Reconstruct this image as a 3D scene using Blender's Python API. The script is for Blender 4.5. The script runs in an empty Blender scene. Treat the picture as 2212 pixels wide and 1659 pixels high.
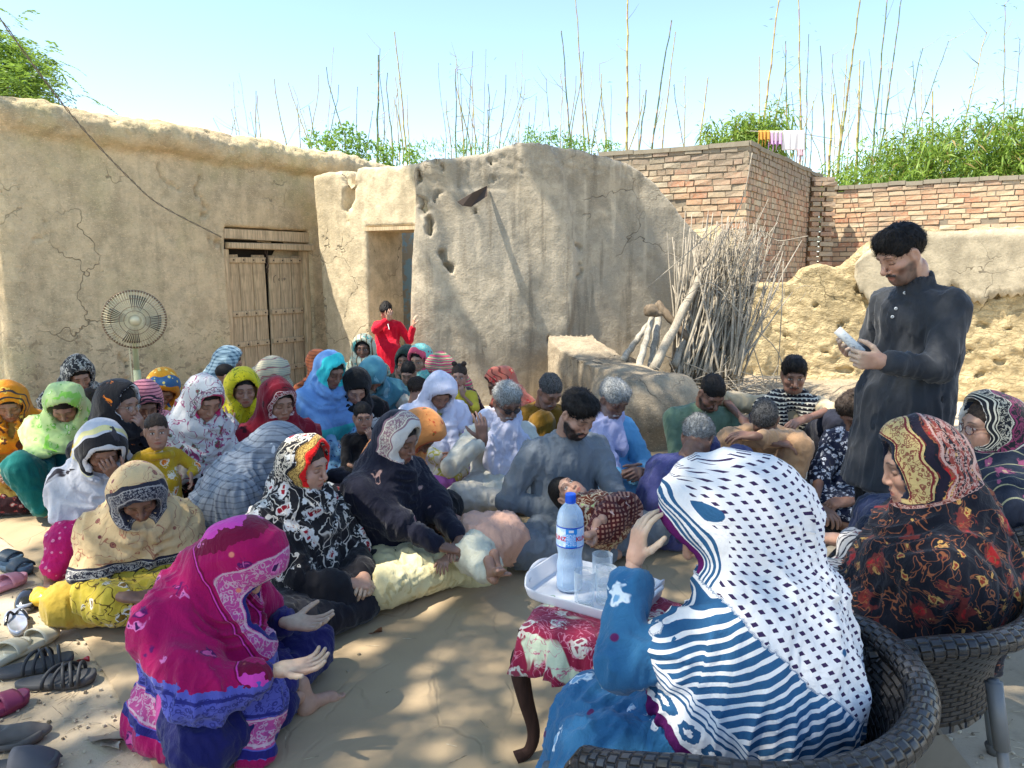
import bpy, math, random
import numpy as np
from mathutils import Vector, Matrix
R = math.radians
random.seed(7); np.random.seed(7)
S = bpy.context.scene
COL = S.collection
# ---------------------------------------------------------------- camera, world, sun, exposure
CAM_H, PITCH, FPX = 1.5, 8.9, 1590.0
cam = bpy.data.objects.new('camera', bpy.data.cameras.new('camera'))
COL.objects.link(cam); S.camera = cam
cam.location = (0, 0, CAM_H); cam.rotation_euler = (R(90 - PITCH), 0, 0)
cam.data.sensor_width = 36; cam.data.lens = FPX / 2212 * 36
cam.data.clip_start = .05; cam.data.clip_end = 800
SUN_AZ, SUN_EL = (-.93, -.36), 60
W = bpy.data.worlds.new('World'); S.world = W; W.use_nodes = True
wn = W.node_tree; bg = wn.nodes['Background']
sky = wn.nodes.new('ShaderNodeTexSky'); sky.sky_type = 'NISHITA'; sky.sun_disc = False
sky.sun_elevation = R(SUN_EL); sky.sun_rotation = math.atan2(SUN_AZ[0], SUN_AZ[1])
sky.air_density = 1.0; sky.dust_density = .5; sky.ozone_density = 1.3; sky.altitude = 400
wn.links.new(sky.outputs[0], bg.inputs[0]); bg.inputs[1].default_value = .093
sl = bpy.data.lights.new('sun', 'SUN'); sl.energy = 2.7; sl.angle = R(.55); sl.color = (1, .93, .81)
sun = bpy.data.objects.new('sun', sl); COL.objects.link(sun)
_a = math.hypot(*SUN_AZ); _c = math.cos(R(SUN_EL))
SUNV = Vector((SUN_AZ[0] / _a * _c, SUN_AZ[1] / _a * _c, math.sin(R(SUN_EL))))
sun.rotation_euler = SUNV.to_track_quat('Z', 'Y').to_euler(); sun.location = (-8, -3, 14)
S.view_settings.view_transform = 'Standard'; S.view_settings.look = 'None'
S.view_settings.exposure = 1.97; S.view_settings.gamma = 1; S.view_settings.use_curve_mapping = False
S.render.engine = 'CYCLES'; S.cycles.max_bounces = 10; S.cycles.transmission_bounces = 10; S.cycles.diffuse_bounces = 4
S.cycles.transparent_max_bounces = 8; S.cycles.use_denoising = True

# ---------------------------------------------------------------- picture helpers (2212 x 1659 photo pixels -> place)
CP, SP = math.cos(R(PITCH)), math.sin(R(PITCH))
def slope(py):
    dy = py - 829.5
    return (FPX * SP + dy * CP) / (FPX * CP - dy * SP)
def P(px, py, Y):
    z = CAM_H - slope(py) * Y
    dep = Y * CP + (CAM_H - z) * SP
    return np.array([(px - 1106) / FPX * dep, Y, z])
def PZ(px, py, z):
    return P(px, py, (CAM_H - z) / slope(py))

# ---------------------------------------------------------------- noise
def _h(ix, iy, iz, sd):
    n = (ix * 374761393 + iy * 668265263 + iz * 2147483647 + sd * 974634777) & 0xffffffff
    n = ((n ^ (n >> 13)) * 1274126177) & 0xffffffff
    return ((n ^ (n >> 16)) & 0xffff) / 65535.0
def vn(p, sd=0):
    p = np.asarray(p, dtype=np.float64); i = np.floor(p).astype(np.int64); f = p - i
    f = f * f * (3 - 2 * f); x, y, z = i[:, 0], i[:, 1], i[:, 2]; r = 0
    for dx in (0, 1):
        for dy in (0, 1):
            for dz in (0, 1):
                w = (f[:, 0] if dx else 1 - f[:, 0]) * (f[:, 1] if dy else 1 - f[:, 1]) * (f[:, 2] if dz else 1 - f[:, 2])
                r = r + w * _h(x + dx, y + dy, z + dz, sd)
    return r
def fbm(p, o=4, sd=0):
    r = 0; a = .5; p = np.asarray(p)
    for k in range(o):
        r = r + a * (vn(p, sd + k) - .5) * 2; p = p * 2.03 + 7.1; a *= .5
    return r
def sstep(a, b, x):
    t = np.clip((x - a) / (b - a), 0, 1); return t * t * (3 - 2 * t)

# ---------------------------------------------------------------- distance fields, meshed with surface nets
A3 = lambda v: np.array(v, dtype=np.float32)
def cone(a, b, ra, rb=None):
    a, b = A3(a), A3(b); rb = ra if rb is None else rb; r = max(ra, rb)
    lo, hi = np.minimum(a, b) - r, np.maximum(a, b) + r; ab = b - a; L = float(ab @ ab) + 1e-9
    def f(X, Y, Z):
        px, py, pz = X - a[0], Y - a[1], Z - a[2]
        t = np.clip((px * ab[0] + py * ab[1] + pz * ab[2]) / L, 0, 1)
        return np.sqrt((px - t * ab[0]) ** 2 + (py - t * ab[1]) ** 2 + (pz - t * ab[2]) ** 2) - (ra + t * (rb - ra))
    return f, lo, hi
def ell(c, r, M=None):
    c, r = A3(c), A3(r); m = float(r.max())
    Mi = None if M is None else np.asarray(M, dtype=np.float32).T
    def f(X, Y, Z):
        px, py, pz = X - c[0], Y - c[1], Z - c[2]
        if Mi is not None:
            px, py, pz = (Mi[0, 0] * px + Mi[0, 1] * py + Mi[0, 2] * pz, Mi[1, 0] * px + Mi[1, 1] * py + Mi[1, 2] * pz, Mi[2, 0] * px + Mi[2, 1] * py + Mi[2, 2] * pz)
        qx, qy, qz = px / r[0], py / r[1], pz / r[2]
        k0 = np.sqrt(qx * qx + qy * qy + qz * qz); k1 = np.sqrt((qx / r[0]) ** 2 + (qy / r[1]) ** 2 + (qz / r[2]) ** 2)
        return k0 * (k0 - 1) / (k1 + 1e-6)
    return f, c - m, c + m
def box(c, h, rd=0, ang=0):
    c, h = A3(c), A3(h); ca, sa = math.cos(ang), math.sin(ang); m = math.hypot(h[0], h[1])
    def f(X, Y, Z):
        x, y = X - c[0], Y - c[1]; px, py, pz = ca * x + sa * y, -sa * x + ca * y, Z - c[2]
        qx, qy, qz = abs(px) - h[0] + rd, abs(py) - h[1] + rd, abs(pz) - h[2] + rd
        return np.sqrt(np.maximum(qx, 0) ** 2 + np.maximum(qy, 0) ** 2 + np.maximum(qz, 0) ** 2) + np.minimum(np.maximum(qx, np.maximum(qy, qz)), 0) - rd
    return f, c - A3((m, m, h[2])), c + A3((m, m, h[2]))
def plane(pt, n):          # keeps the side the normal points away from
    pt, n = A3(pt), A3(n); n = n / np.linalg.norm(n)
    return (lambda X, Y, Z: (X - pt[0]) * n[0] + (Y - pt[1]) * n[1] + (Z - pt[2]) * n[2]), None, None
def pdist(prim, v):
    return prim[0](v[:, 0], v[:, 1], v[:, 2])

class Field:
    """ops: ('+', prim, k) union, ('-', prim, k) carve, ('&', prim, k) intersect"""
    def __init__(s): s.ops = []
    def add(s, pr, k=.02): s.ops.append(('+', pr, k)); return s
    def cut(s, pr, k=.01): s.ops.append(('-', pr, k)); return s
    def keep(s, pr, k=.01): s.ops.append(('&', pr, k)); return s
    def mesh(s, vx):
        adds = [o for o in s.ops if o[0] == '+']
        lo = np.min([o[1][1] for o in adds], 0) - 3 * vx - .01; hi = np.max([o[1][2] for o in adds], 0) + 3 * vx + .01
        n = np.ceil((hi - lo) / vx).astype(int) + 1
        ax = [(lo[i] + vx * np.arange(n[i])).astype(np.float32) for i in range(3)]
        F = np.full(n, .3, np.float32)
        for op, pr, k in s.ops:
            f, l, h = pr
            if l is None: sl_ = [slice(0, n[i]) for i in range(3)]
            else:
                m = max(k, 0) + 3 * vx
                sl_ = [slice(max(0, int((l[i] - m - lo[i]) / vx)), min(int(n[i]), int((h[i] + m - lo[i]) / vx) + 2)) for i in range(3)]
            if any(q.stop <= q.start for q in sl_): continue
            X, Y, Z = np.meshgrid(ax[0][sl_[0]], ax[1][sl_[1]], ax[2][sl_[2]], indexing='ij', sparse=True)
            d = f(X, Y, Z); a = F[sl_[0], sl_[1], sl_[2]]
            if op == '+':
                if k > 0: hh = np.maximum(k - abs(a - d), 0) / k; r = np.minimum(a, d) - hh * hh * k * .25
                else: r = np.minimum(a, d)
            else:
                if op == '-': d = -d
                if k > 0: hh = np.maximum(k - abs(a - d), 0) / k; r = np.maximum(a, d) + hh * hh * k * .25
                else: r = np.maximum(a, d)
            F[sl_[0], sl_[1], sl_[2]] = r
        return nets(F, lo, vx)

def nets(F, lo, vx):
    nx, ny, nz = F.shape; In = F < 0
    c = np.zeros((nx - 1, ny - 1, nz - 1), np.uint8); corners = []
    for dx in (0, 1):
        for dy in (0, 1):
            for dz in (0, 1):
                c += In[dx:nx - 1 + dx, dy:ny - 1 + dy, dz:nz - 1 + dz]
    act = (c > 0) & (c < 8); I = np.argwhere(act)
    if not len(I): return np.zeros((0, 3)), np.zeros((0, 4), int)
    idx = np.full(act.shape, -1, np.int64); idx[act] = np.arange(len(I))
    ps = np.zeros((len(I), 3)); cnt = np.zeros(len(I))
    cv = [F[I[:, 0] + (q & 1), I[:, 1] + (q >> 1 & 1), I[:, 2] + (q >> 2 & 1)] for q in range(8)]
    for q in range(8):
        for b in (1, 2, 4):
            if q & b: continue
            a_, b_ = cv[q], cv[q | b]; m = (a_ < 0) != (b_ < 0)
            if not m.any(): continue
            t = np.where(m, a_ / (a_ - b_ + 1e-12), 0)
            base = np.array([q & 1, q >> 1 & 1, q >> 2 & 1], float); dr = np.array([b == 1, b == 2, b == 4], float)
            ps += (base + t[:, None] * dr) * m[:, None]; cnt += m
    V = lo + (I + ps / cnt[:, None]) * vx
    Q = []
    for a in range(3):
        b, d = (a + 1) % 3, (a + 2) % 3
        s0 = [slice(1, -1)] * 3; s0[a] = slice(0, -1); s1 = [slice(1, -1)] * 3; s1[a] = slice(1, None)
        i0, i1 = In[tuple(s0)], In[tuple(s1)]
        E = np.argwhere(i0 != i1)
        if not len(E): continue
        flip = i0[tuple(E.T)]; E = E.copy(); off = np.array([1, 1, 1]); off[a] = 0; E = E + off
        def g(ob, od):
            q = E.copy(); q[:, b] += ob; q[:, d] += od; return idx[q[:, 0], q[:, 1], q[:, 2]]
        f4 = np.stack([g(-1, -1), g(0, -1), g(0, 0), g(-1, 0)], 1)
        f4[~flip] = f4[~flip][:, ::-1]
        Q.append(f4)
    Q = np.concatenate(Q); return V, Q[(Q >= 0).all(1)]

def vnormals(V, Q):
    n = np.cross(V[Q[:, 2]] - V[Q[:, 0]], V[Q[:, 3]] - V[Q[:, 1]]); N = np.zeros_like(V)
    for k in range(4):
        for j in range(3): N[:, j] += np.bincount(Q[:, k], n[:, j], len(V))
    return N / (np.linalg.norm(N, axis=1)[:, None] + 1e-12)

# ---------------------------------------------------------------- objects
def tag(o, label=None, cat=None, group=None, kind=None):
    for k, v in (('label', label), ('category', cat), ('group', group), ('kind', kind)):
        if v: o[k] = v
    return o
def link(o, parent=None):
    COL.objects.link(o)
    if parent is not None: o.parent = parent
    return o
def empty(name, loc=(0, 0, 0), rz=0):
    o = bpy.data.objects.new(name, None); o.location = Vector([float(q) for q in loc]); o.rotation_euler = (0, 0, rz)
    o.empty_display_size = .1; return link(o)
def mesh_data(name, V, Q, mat=None, smooth=True, attrs=None, mats=None, mi=None):
    me = bpy.data.meshes.new(name); V = np.asarray(V, dtype=np.float32)
    if isinstance(Q, np.ndarray) and Q.ndim == 2 and len(Q):
        nf, k = Q.shape
        me.vertices.add(len(V)); me.vertices.foreach_set('co', V.ravel())
        me.loops.add(nf * k); me.loops.foreach_set('vertex_index', Q.astype(np.int32).ravel())
        me.polygons.add(nf); me.polygons.foreach_set('loop_start', np.arange(0, nf * k, k, dtype=np.int32))
        me.update(calc_edges=True)
    else:
        me.from_pydata([tuple(map(float, v)) for v in V], [], [tuple(map(int, q)) for q in Q])
    if smooth: me.polygons.foreach_set('use_smooth', np.ones(len(me.polygons), bool))
    for m in (mats or [mat]):
        if m is not None: me.materials.append(m)
    if mi is not None: me.polygons.foreach_set('material_index', np.asarray(mi, dtype=np.int32))
    for an, av in (attrs or {}).items():
        av = np.asarray(av, dtype=np.float32)
        if an == 'Col':
            at = me.attributes.new(an, 'FLOAT_COLOR', 'POINT')
            if av.shape[1] == 3: av = np.concatenate([av, np.ones((len(av), 1), np.float32)], 1)
            at.data.foreach_set('color', av.ravel())
        elif av.ndim == 1: me.attributes.new(an, 'FLOAT', 'POINT').data.foreach_set('value', av)
        else: me.attributes.new(an, 'FLOAT_VECTOR', 'POINT').data.foreach_set('vector', av.ravel())
    return me
def add(name, V, Q, mat=None, parent=None, smooth=True, attrs=None, mats=None, mi=None, loc=None):
    o = bpy.data.objects.new(name, mesh_data(name, V, Q, mat, smooth, attrs, mats, mi))
    if loc is not None: o.location = Vector([float(q) for q in loc])
    return link(o, parent)
class MB:
    """collects simple shapes into one mesh"""
    def __init__(s): s.v = []; s.f = []
    def put(s, V, Q):
        b = len(s.v); s.v += [tuple(v) for v in V]; s.f += [tuple(int(i) + b for i in q) for q in Q]; return s
    def box(s, c, h, M=None, tp=1.0):
        V = [((x * (tp if z > 0 else 1)) * h[0], y * (tp if z > 0 else 1) * h[1], z * h[2]) for x in (-1, 1) for y in (-1, 1) for z in (-1, 1)]
        V = np.array(V, float)
        if M is not None: V = V @ np.asarray(M).T
        return s.put(V + np.asarray(c, float), [(0, 1, 3, 2), (4, 6, 7, 5), (0, 4, 5, 1), (2, 3, 7, 6), (0, 2, 6, 4), (1, 5, 7, 3)])
    def tube(s, pts, r, n=8, cap=True, closed=False, sc=None):
        pts = np.asarray(pts, float); m = len(pts); r = np.broadcast_to(np.asarray(r, float), (m,))
        T = np.gradient(pts, axis=0) if not closed else np.roll(pts, -1, 0) - np.roll(pts, 1, 0)
        T /= np.linalg.norm(T, axis=1)[:, None] + 1e-9
        u = np.cross(T[0], (0, 0, 1.)); u = u if np.linalg.norm(u) > .1 else np.cross(T[0], (0, 1., 0)); u /= np.linalg.norm(u)
        V = []
        for i in range(m):
            u = u - T[i] * (u @ T[i]); u /= np.linalg.norm(u) + 1e-9; w = np.cross(T[i], u)
            for k in range(n):
                a = 2 * math.pi * k / n; V.append(pts[i] + r[i] * (math.cos(a) * u + math.sin(a) * w * (sc or 1)))
        F = [(i * n + k, i * n + (k + 1) % n, ((i + 1) % m) * n + (k + 1) % n, ((i + 1) % m) * n + k) for i in range(m if closed else m - 1) for k in range(n)]
        if cap and not closed: F += [tuple(range(n))[::-1], tuple((m - 1) * n + k for k in range(n))]
        return s.put(V, F)
    def lathe(s, prof, c=(0, 0, 0), n=24, M=None):
        V = [(r * math.cos(2 * math.pi * k / n), r * math.sin(2 * math.pi * k / n), z) for r, z in prof for k in range(n)]
        V = np.array(V, float)
        if M is not None: V = V @ np.asarray(M).T
        F = [(i * n + k, i * n + (k + 1) % n, (i + 1) * n + (k + 1) % n, (i + 1) * n + k) for i in range(len(prof) - 1) for k in range(n)]
        return s.put(V + np.asarray(c, float), F)
    def out(s, name, mat, parent=None, smooth=False, **k):
        return add(name, np.array(s.v), s.f, mat, parent, smooth, **k)
def catmull(pts, n=6):
    p = np.asarray(pts, float); p = np.vstack([2 * p[0] - p[1], p, 2 * p[-1] - p[-2]]); o = []
    for i in range(1, len(p) - 2):
        for k in range(n):
            t = k / n
            o.append(.5 * ((2 * p[i]) + (-p[i - 1] + p[i + 1]) * t + (2 * p[i - 1] - 5 * p[i] + 4 * p[i + 1] - p[i + 2]) * t * t + (-p[i - 1] + 3 * p[i] - 3 * p[i + 1] + p[i + 2]) * t ** 3))
    o.append(p[-2]); return np.array(o)

# ---------------------------------------------------------------- material helpers
class NT:
    def __init__(s, name, rough=.85, spec=.3):
        s.m = bpy.data.materials.new(name); s.m.use_nodes = True; s.t = s.m.node_tree
        s.b = s.t.nodes['Principled BSDF']; s.b.inputs['Roughness'].default_value = rough; s.b.inputs['Specular IOR Level'].default_value = spec
    def n(s, ty, **k):
        q = s.t.nodes.new(ty)
        for a, v in k.items(): setattr(q, a, v)
        return q
    def put(s, sock, v):
        if isinstance(v, bpy.types.NodeSocket): s.t.links.new(v, sock)
        elif v is not None:
            if sock.type == 'RGBA' and len(v) == 3: v = (*v, 1)
            sock.default_value = v
    def math(s, op, a, b=None, c=None, clamp=False):
        q = s.n('ShaderNodeMath', operation=op, use_clamp=clamp)
        for i, v in enumerate((a, b, c)):
            if v is not None: s.put(q.inputs[i], v)
        return q.outputs[0]
    def vmath(s, op, a, b=None):
        q = s.n('ShaderNodeVectorMath', operation=op); s.put(q.inputs[0], a)
        if b is not None: s.put(q.inputs[1], b)
        return q.outputs[0]
    def mix(s, f, a, b, bt='MIX'):
        q = s.n('ShaderNodeMix', data_type='RGBA', blend_type=bt); s.put(q.inputs[0], f); s.put(q.inputs[6], a); s.put(q.inputs[7], b); return q.outputs[2]
    def ramp(s, f, lo, hi, a=0, b=1):
        q = s.n('ShaderNodeMapRange', interpolation_type='SMOOTHSTEP'); s.put(q.inputs[0], f)
        for i, v in enumerate((lo, hi, a, b)): q.inputs[i + 1].default_value = v
        return q.outputs[0]
    def noise(s, v, sc, det=4, ro=.55, dist=0, out=0):
        q = s.n('ShaderNodeTexNoise'); s.put(q.inputs['Vector'], v); q.inputs['Scale'].default_value = sc; q.inputs['Detail'].default_value = det
        q.inputs['Roughness'].default_value = ro; q.inputs['Distortion'].default_value = dist; return q.outputs[out]
    def voro(s, v, sc, feat='F1', out='Distance', rnd=1):
        q = s.n('ShaderNodeTexVoronoi', feature=feat); s.put(q.inputs['Vector'], v); q.inputs['Scale'].default_value = sc
        q.inputs['Randomness'].default_value = rnd; return q.outputs[out]
    def attr(s, name, out='Vector'): return s.n('ShaderNodeAttribute', attribute_name=name).outputs[out]
    def obj(s): return s.n('ShaderNodeTexCoord').outputs['Object']
    def rnd(s): return s.n('ShaderNodeObjectInfo').outputs['Random']
    def pos(s): return s.n('ShaderNodeNewGeometry').outputs['Position']
    def map(s, v, sc=(1, 1, 1), loc=(0, 0, 0), rot=(0, 0, 0)):
        q = s.n('ShaderNodeMapping'); s.put(q.inputs[0], v); q.inputs[3].default_value = sc; q.inputs[1].default_value = loc; q.inputs[2].default_value = rot; return q.outputs[0]
    def sep(s, v):
        q = s.n('ShaderNodeSeparateXYZ'); s.put(q.inputs[0], v); return q.outputs
    def bump(s, h, st=.5, d=.01, nrm=None):
        q = s.n('ShaderNodeBump'); q.inputs['Strength'].default_value = st; q.inputs['Distance'].default_value = d; s.put(q.inputs['Height'], h)
        if nrm is not None: s.put(q.inputs['Normal'], nrm)
        s.t.links.new(q.outputs[0], s.b.inputs['Normal']); return q.outputs[0]
    def col(s, v): s.put(s.b.inputs['Base Color'], v); return s
MC = {}
def plain(name, c, rough=.6, spec=.4, metal=0, var=.12, nsc=30, bump=0, bsc=80):
    if name in MC: return MC[name]
    t = NT(name, rough, spec); t.b.inputs['Metallic'].default_value = metal
    o = t.obj(); f = t.noise(o, nsc, 4)
    t.col(t.mix(f, tuple(x * (1 - var) for x in c), tuple(min(1, x * (1 + var)) for x in c)))
    if bump: t.bump(t.noise(o, bsc, 3), bump, .004)
    MC[name] = t.m; return t.m

def nrm(v): v = np.asarray(v, float); return v / (np.linalg.norm(v) + 1e-9)
def rotm(yaw, pitch, roll):
    """columns right, forward, up; yaw turns left(ccw), pitch looks down, degrees"""
    return np.array(Matrix.Rotation(R(yaw), 3, 'Z') @ Matrix.Rotation(R(-pitch), 3, 'X') @ Matrix.Rotation(R(roll), 3, 'Y'))
# ================================================================ materials of the setting
def mud_mat(name, c, dark=.55, chips=0, stain=None, straw=.5, rough_amt=.6, grey=None, pits=0.0, streak=0.0):
    t = NT(name, .95, .1); p = t.obj()
    a = t.noise(p, 1.1, 5, .6); b = t.noise(p, 7, 5, .65); d = t.noise(p, 38, 4, .7)
    f = t.math('MULTIPLY_ADD', b, .5, t.math('MULTIPLY', a, .5))
    col = t.mix(t.ramp(f, .38, .62), tuple(x * .72 for x in c), tuple(x * 1.18 for x in c))
    if grey: col = t.mix(t.ramp(t.noise(p, .9, 4, .6, .4), .42, .6), col, grey)
    if stain: col = t.mix(t.math('MULTIPLY', t.ramp(t.noise(p, .8, 5, .6), .48, .68), .55), col, stain)
    if streak:
        s = t.noise(t.map(p, (5, 5, .45)), 1.6, 4, .6)
        col = t.mix(t.math('MULTIPLY', t.ramp(s, .5, .68), streak), col, tuple(x * .52 for x in c))
        s2 = t.noise(t.map(p, (6, 6, .5), (3, 8, 1)), 1.3, 3, .6)
        col = t.mix(t.math('MULTIPLY', t.ramp(s2, .55, .7), streak * .8), col, tuple(min(1, x * 1.3) for x in c))
    col = t.mix(t.math('MULTIPLY', t.ramp(d, .52, .7), .45), col, tuple(x * dark for x in c))
    sv = t.noise(t.map(p, (14, 14, 60)), 3, 2, .6, 1.5)
    col = t.mix(t.math('MULTIPLY', t.ramp(sv, .60, .66), straw), col, tuple(min(1, x * 1.55) for x in c))
    if chips:
        zz = t.sep(t.pos())[2]; cm = t.math('MULTIPLY', t.ramp(t.noise(t.map(p, (1, 1, 1.5)), 11, 4, .65, .6), .56, .60), t.ramp(zz, 1.5, .5, .05, 1)); col = t.mix(t.math('MULTIPLY', cm, chips), col, tuple(x * .58 for x in c)); col = t.mix(t.math('MULTIPLY', t.ramp(t.noise(p, 2.3, 5, .7, .5), .45, .65), .35), col, tuple(min(1, x * 1.22) for x in c))
    # fine crack net
    cr = t.voro(t.vmath('ADD', p, t.vmath('SCALE', t.noise(p, 3, 3, .6, 0, 1), None)), 1.5, 'DISTANCE_TO_EDGE')
    cr.node.inputs['Vector'].links[0].from_node.inputs[1].links[0].from_node.inputs['Scale'].default_value = .5
    mask = t.ramp(t.noise(p, .7, 2), .5, .6)
    cl = t.math('MULTIPLY', t.ramp(cr, .002, .010, 1, 0), mask)
    col = t.mix(t.math('MULTIPLY', cl, .75), col, tuple(x * .25 for x in c))
    t.col(col)
    h = t.math('ADD', t.math('MULTIPLY', b, .6), t.math('MULTIPLY', d, .35)); h = t.math('SUBTRACT', h, t.math('MULTIPLY', cl, .5))
    if pits:
        pv = t.ramp(t.noise(t.map(p, (1, 1, 1.7)), 9, 5, .7, .8), .35, .6, 0, 1); h = t.math('MULTIPLY_ADD', pv, pits, h)
    t.bump(h, rough_amt, .035); return t.m
M_MUD1 = mud_mat('mud_plaster_house', (.61, .48, .30), stain=(.42, .39, .19), rough_amt=.75, pits=.15, chips=1.0, streak=.32, straw=.8)
M_MUD2 = mud_mat('mud_plaster_gate', (.58, .48, .32), rough_amt=.5, streak=.35)
M_MUD3 = mud_mat('mud_plaster_grey', (.42, .355, .26), grey=(.33, .29, .225), rough_amt=.6, streak=.8, pits=.0)
M_RUIN = mud_mat('mud_raw_yellow', (.60, .47, .26), dark=.7, rough_amt=.9, pits=.6, straw=.2)
M_PLAST = mud_mat('mud_plaster_pale', (.46, .39, .27), rough_amt=.4)
M_BENCH = mud_mat('mud_bench', (.34, .275, .19), rough_amt=.8, straw=.9)
M_DARK = plain('painted_door_shade', (.03, .025, .02), .95, .1)  # near-black colour standing in for shade behind the door planks
M_BLUEW = None
t = NT('peeling_blue_wash', .9, .15); p = t.obj()
t.col(t.mix(t.ramp(t.noise(p, 5, 5, .65), .46, .54), (.36, .52, .56), (.50, .42, .30))); t.bump(t.noise(p, 18, 4), .5, .01); M_BLUEW = t.m
def wood_mat(name, c, sc=(30, 30, 2.2), worn=.5):
    t = NT(name, .8, .2); p = t.obj(); g = t.noise(t.map(p, sc), 1.5, 5, .65, .6); b = t.noise(p, 6, 4)
    col = t.mix(t.ramp(g, .3, .7), tuple(x * .62 for x in c), tuple(min(1, x * 1.15) for x in c))
    col = t.mix(t.math('MULTIPLY', t.ramp(b, .5, .68), worn), col, tuple(x * .4 for x in c)); t.col(col); t.bump(g, .5, .004); return t.m
M_DOOR = wood_mat('weathered_door_wood', (.62, .47, .29), worn=.35)
M_POLE = wood_mat('grey_pole_wood', (.40, .36, .29), (40, 40, 6))
M_DARKWOOD = wood_mat('dark_stool_wood', (.045, .022, .016), worn=.3)
M_IRON = plain('rusty_iron', (.09, .065, .05), .7, .4, .5)
# ground
t = NT('packed_earth', .95, .12); p = t.pos()
a = t.noise(p, .6, 5, .6); b = t.noise(p, 5, 5, .65); d = t.noise(p, 60, 3, .7)
col = t.mix(t.ramp(a, .35, .65), (.45, .36, .245), (.56, .465, .33)); col = t.mix(t.math('MULTIPLY', t.ramp(b, .5, .66), .5), col, (.29, .235, .16))
col = t.mix(t.math('MULTIPLY', t.ramp(d, .6, .72), .5), col, (.22, .17, .11))
cr = t.voro(t.vmath('ADD', p, t.vmath('SCALE', t.noise(p, 2, 3, .6, 0, 1), None)), 1.0, 'DISTANCE_TO_EDGE')
cr.node.inputs['Vector'].links[0].from_node.inputs[1].links[0].from_node.inputs['Scale'].default_value = .6
cl = t.math('MULTIPLY', t.ramp(cr, .0, .008, 1, 0), t.ramp(t.noise(p, .9, 2), .45, .58)); col = t.mix(t.math('MULTIPLY', cl, .6), col, (.14, .11, .08))
t.col(col); t.bump(t.math('SUBTRACT', t.math('ADD', t.math('MULTIPLY', b, .7), t.math('MULTIPLY', d, .2)), t.math('MULTIPLY', cl, .3)), .55, .02); M_EARTH = t.m
t = NT('brown_canvas', .9, .12); p = t.pos()
a = t.noise(p, .8, 4, .6); w = t.noise(t.map(p, (1, 1, 1), rot=(0, 0, .5)), 2.2, 4, .5, 1.2); f = t.noise(p, 300, 2)
cn = t.voro(t.vmath('ADD', t.map(p, (1, .45, 1)), t.vmath('SCALE', t.noise(p, 2.5, 3, .6, 0, 1), None)), 4.5, 'DISTANCE_TO_EDGE')
cn.node.inputs['Vector'].links[0].from_node.inputs[1].links[0].from_node.inputs['Scale'].default_value = .16
crease = t.math('MULTIPLY', t.ramp(cn, 0, .035, 1, 0), t.ramp(t.noise(p, 1.6, 2), .45, .6))
col = t.mix(t.ramp(a, .35, .65), (.41, .30, .18), (.47, .355, .22)); col = t.mix(t.math('MULTIPLY', t.ramp(w, .55, .7), .35), col, (.42, .345, .235))
col = t.mix(t.math('MULTIPLY', crease, .12), col, (.15, .11, .07))
t.col(t.mix(.18, col, t.mix(f, (.22, .17, .11), (.42, .34, .23))))
t.bump(t.math('ADD', t.math('MULTIPLY', w, 1.0), t.math('MULTIPLY', crease, -.25)), .45, .03); M_CANVAS = t.m

# ================================================================ ground, mat
def grid_sheet(name, x0, x1, y0, y1, st, zf, mat, inside=None, parent=None, kind=None):
    xs = np.arange(x0, x1 + st * .5, st); ys = np.arange(y0, y1 + st * .5, st); X, Y = np.meshgrid(xs, ys, indexing='ij')
    V = np.stack([X.ravel(), Y.ravel(), zf(X.ravel(), Y.ravel())], 1); n = len(ys)
    i, j = np.meshgrid(np.arange(len(xs) - 1), np.arange(n - 1), indexing='ij'); a = (i * n + j).ravel()
    Q = np.stack([a, a + n, a + n + 1, a + 1], 1)
    if inside is not None:
        c = V[Q].mean(1); Q = Q[inside(c[:, 0], c[:, 1])]; u, inv = np.unique(Q, return_inverse=True); V = V[u]; Q = inv.reshape(Q.shape)
    return add(name, V, Q, mat, parent)
tag(add('ground', [(-300, -60, -.012), (300, -60, -.012), (300, 600, -.012), (-300, 600, -.012)], [(0, 1, 2, 3)], M_EARTH), kind='structure')
def gz(x, y): return fbm(np.stack([x * 1.3, y * 1.3, x * 0], 1), 3, 5) * .010
tag(grid_sheet('courtyard', -5, 6, .3, 11, .08, lambda x, y: gz(x, y) - .004, M_EARTH), kind='structure')
def inpoly(poly):
    poly = np.array(poly)
    def f(x, y):
        r = np.zeros(len(x), bool); j = len(poly) - 1
        for i in range(len(poly)):
            xi, yi = poly[i]; xj, yj = poly[j]
            c = ((yi > y) != (yj > y)) & (x < (xj - xi) * (y - yi) / (yj - yi + 1e-12) + xi); r ^= c; j = i
        return r
    return f
edge = [PZ(*q, 0)[:2] for q in ((-260, 1060), (0, 1165), (120, 1290), (190, 1400), (262, 1530), (345, 1700), (470, 2100))]
poly = [(-3.9, 6.6)] + [tuple(e) for e in edge] + [(1.25, .6), (1.4, 2.2), (1.15, 4.6), (1.9, 5.9), (.9, 6.9), (-1.5, 7.4)]
def matz(x, y):
    q = np.stack([x, y, x * 0], 1); r = 1 - abs(fbm(q * 1.6 + 3, 3, 9)) * 2
    return .006 + .010 * np.clip(r - .55, 0, 1) + .004 * fbm(q * 5, 2, 4) + np.maximum(gz(x, y), 0)
def grown(poly, g):
    f = inpoly(poly)
    return lambda x, y: f(x, y) | f(x + g, y) | f(x - g, y) | f(x, y + g) | f(x, y - g)
mat_o = grid_sheet('floor_mat', -4.5, 2.2, .5, 7.5, .025, matz, M_CANVAS, grown(poly, .02))
_v = np.zeros(len(mat_o.data.vertices) * 3, np.float32); mat_o.data.vertices.foreach_get('co', _v); _v = _v.reshape(-1, 3); _out = ~inpoly(poly)(_v[:, 0], _v[:, 1])
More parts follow.
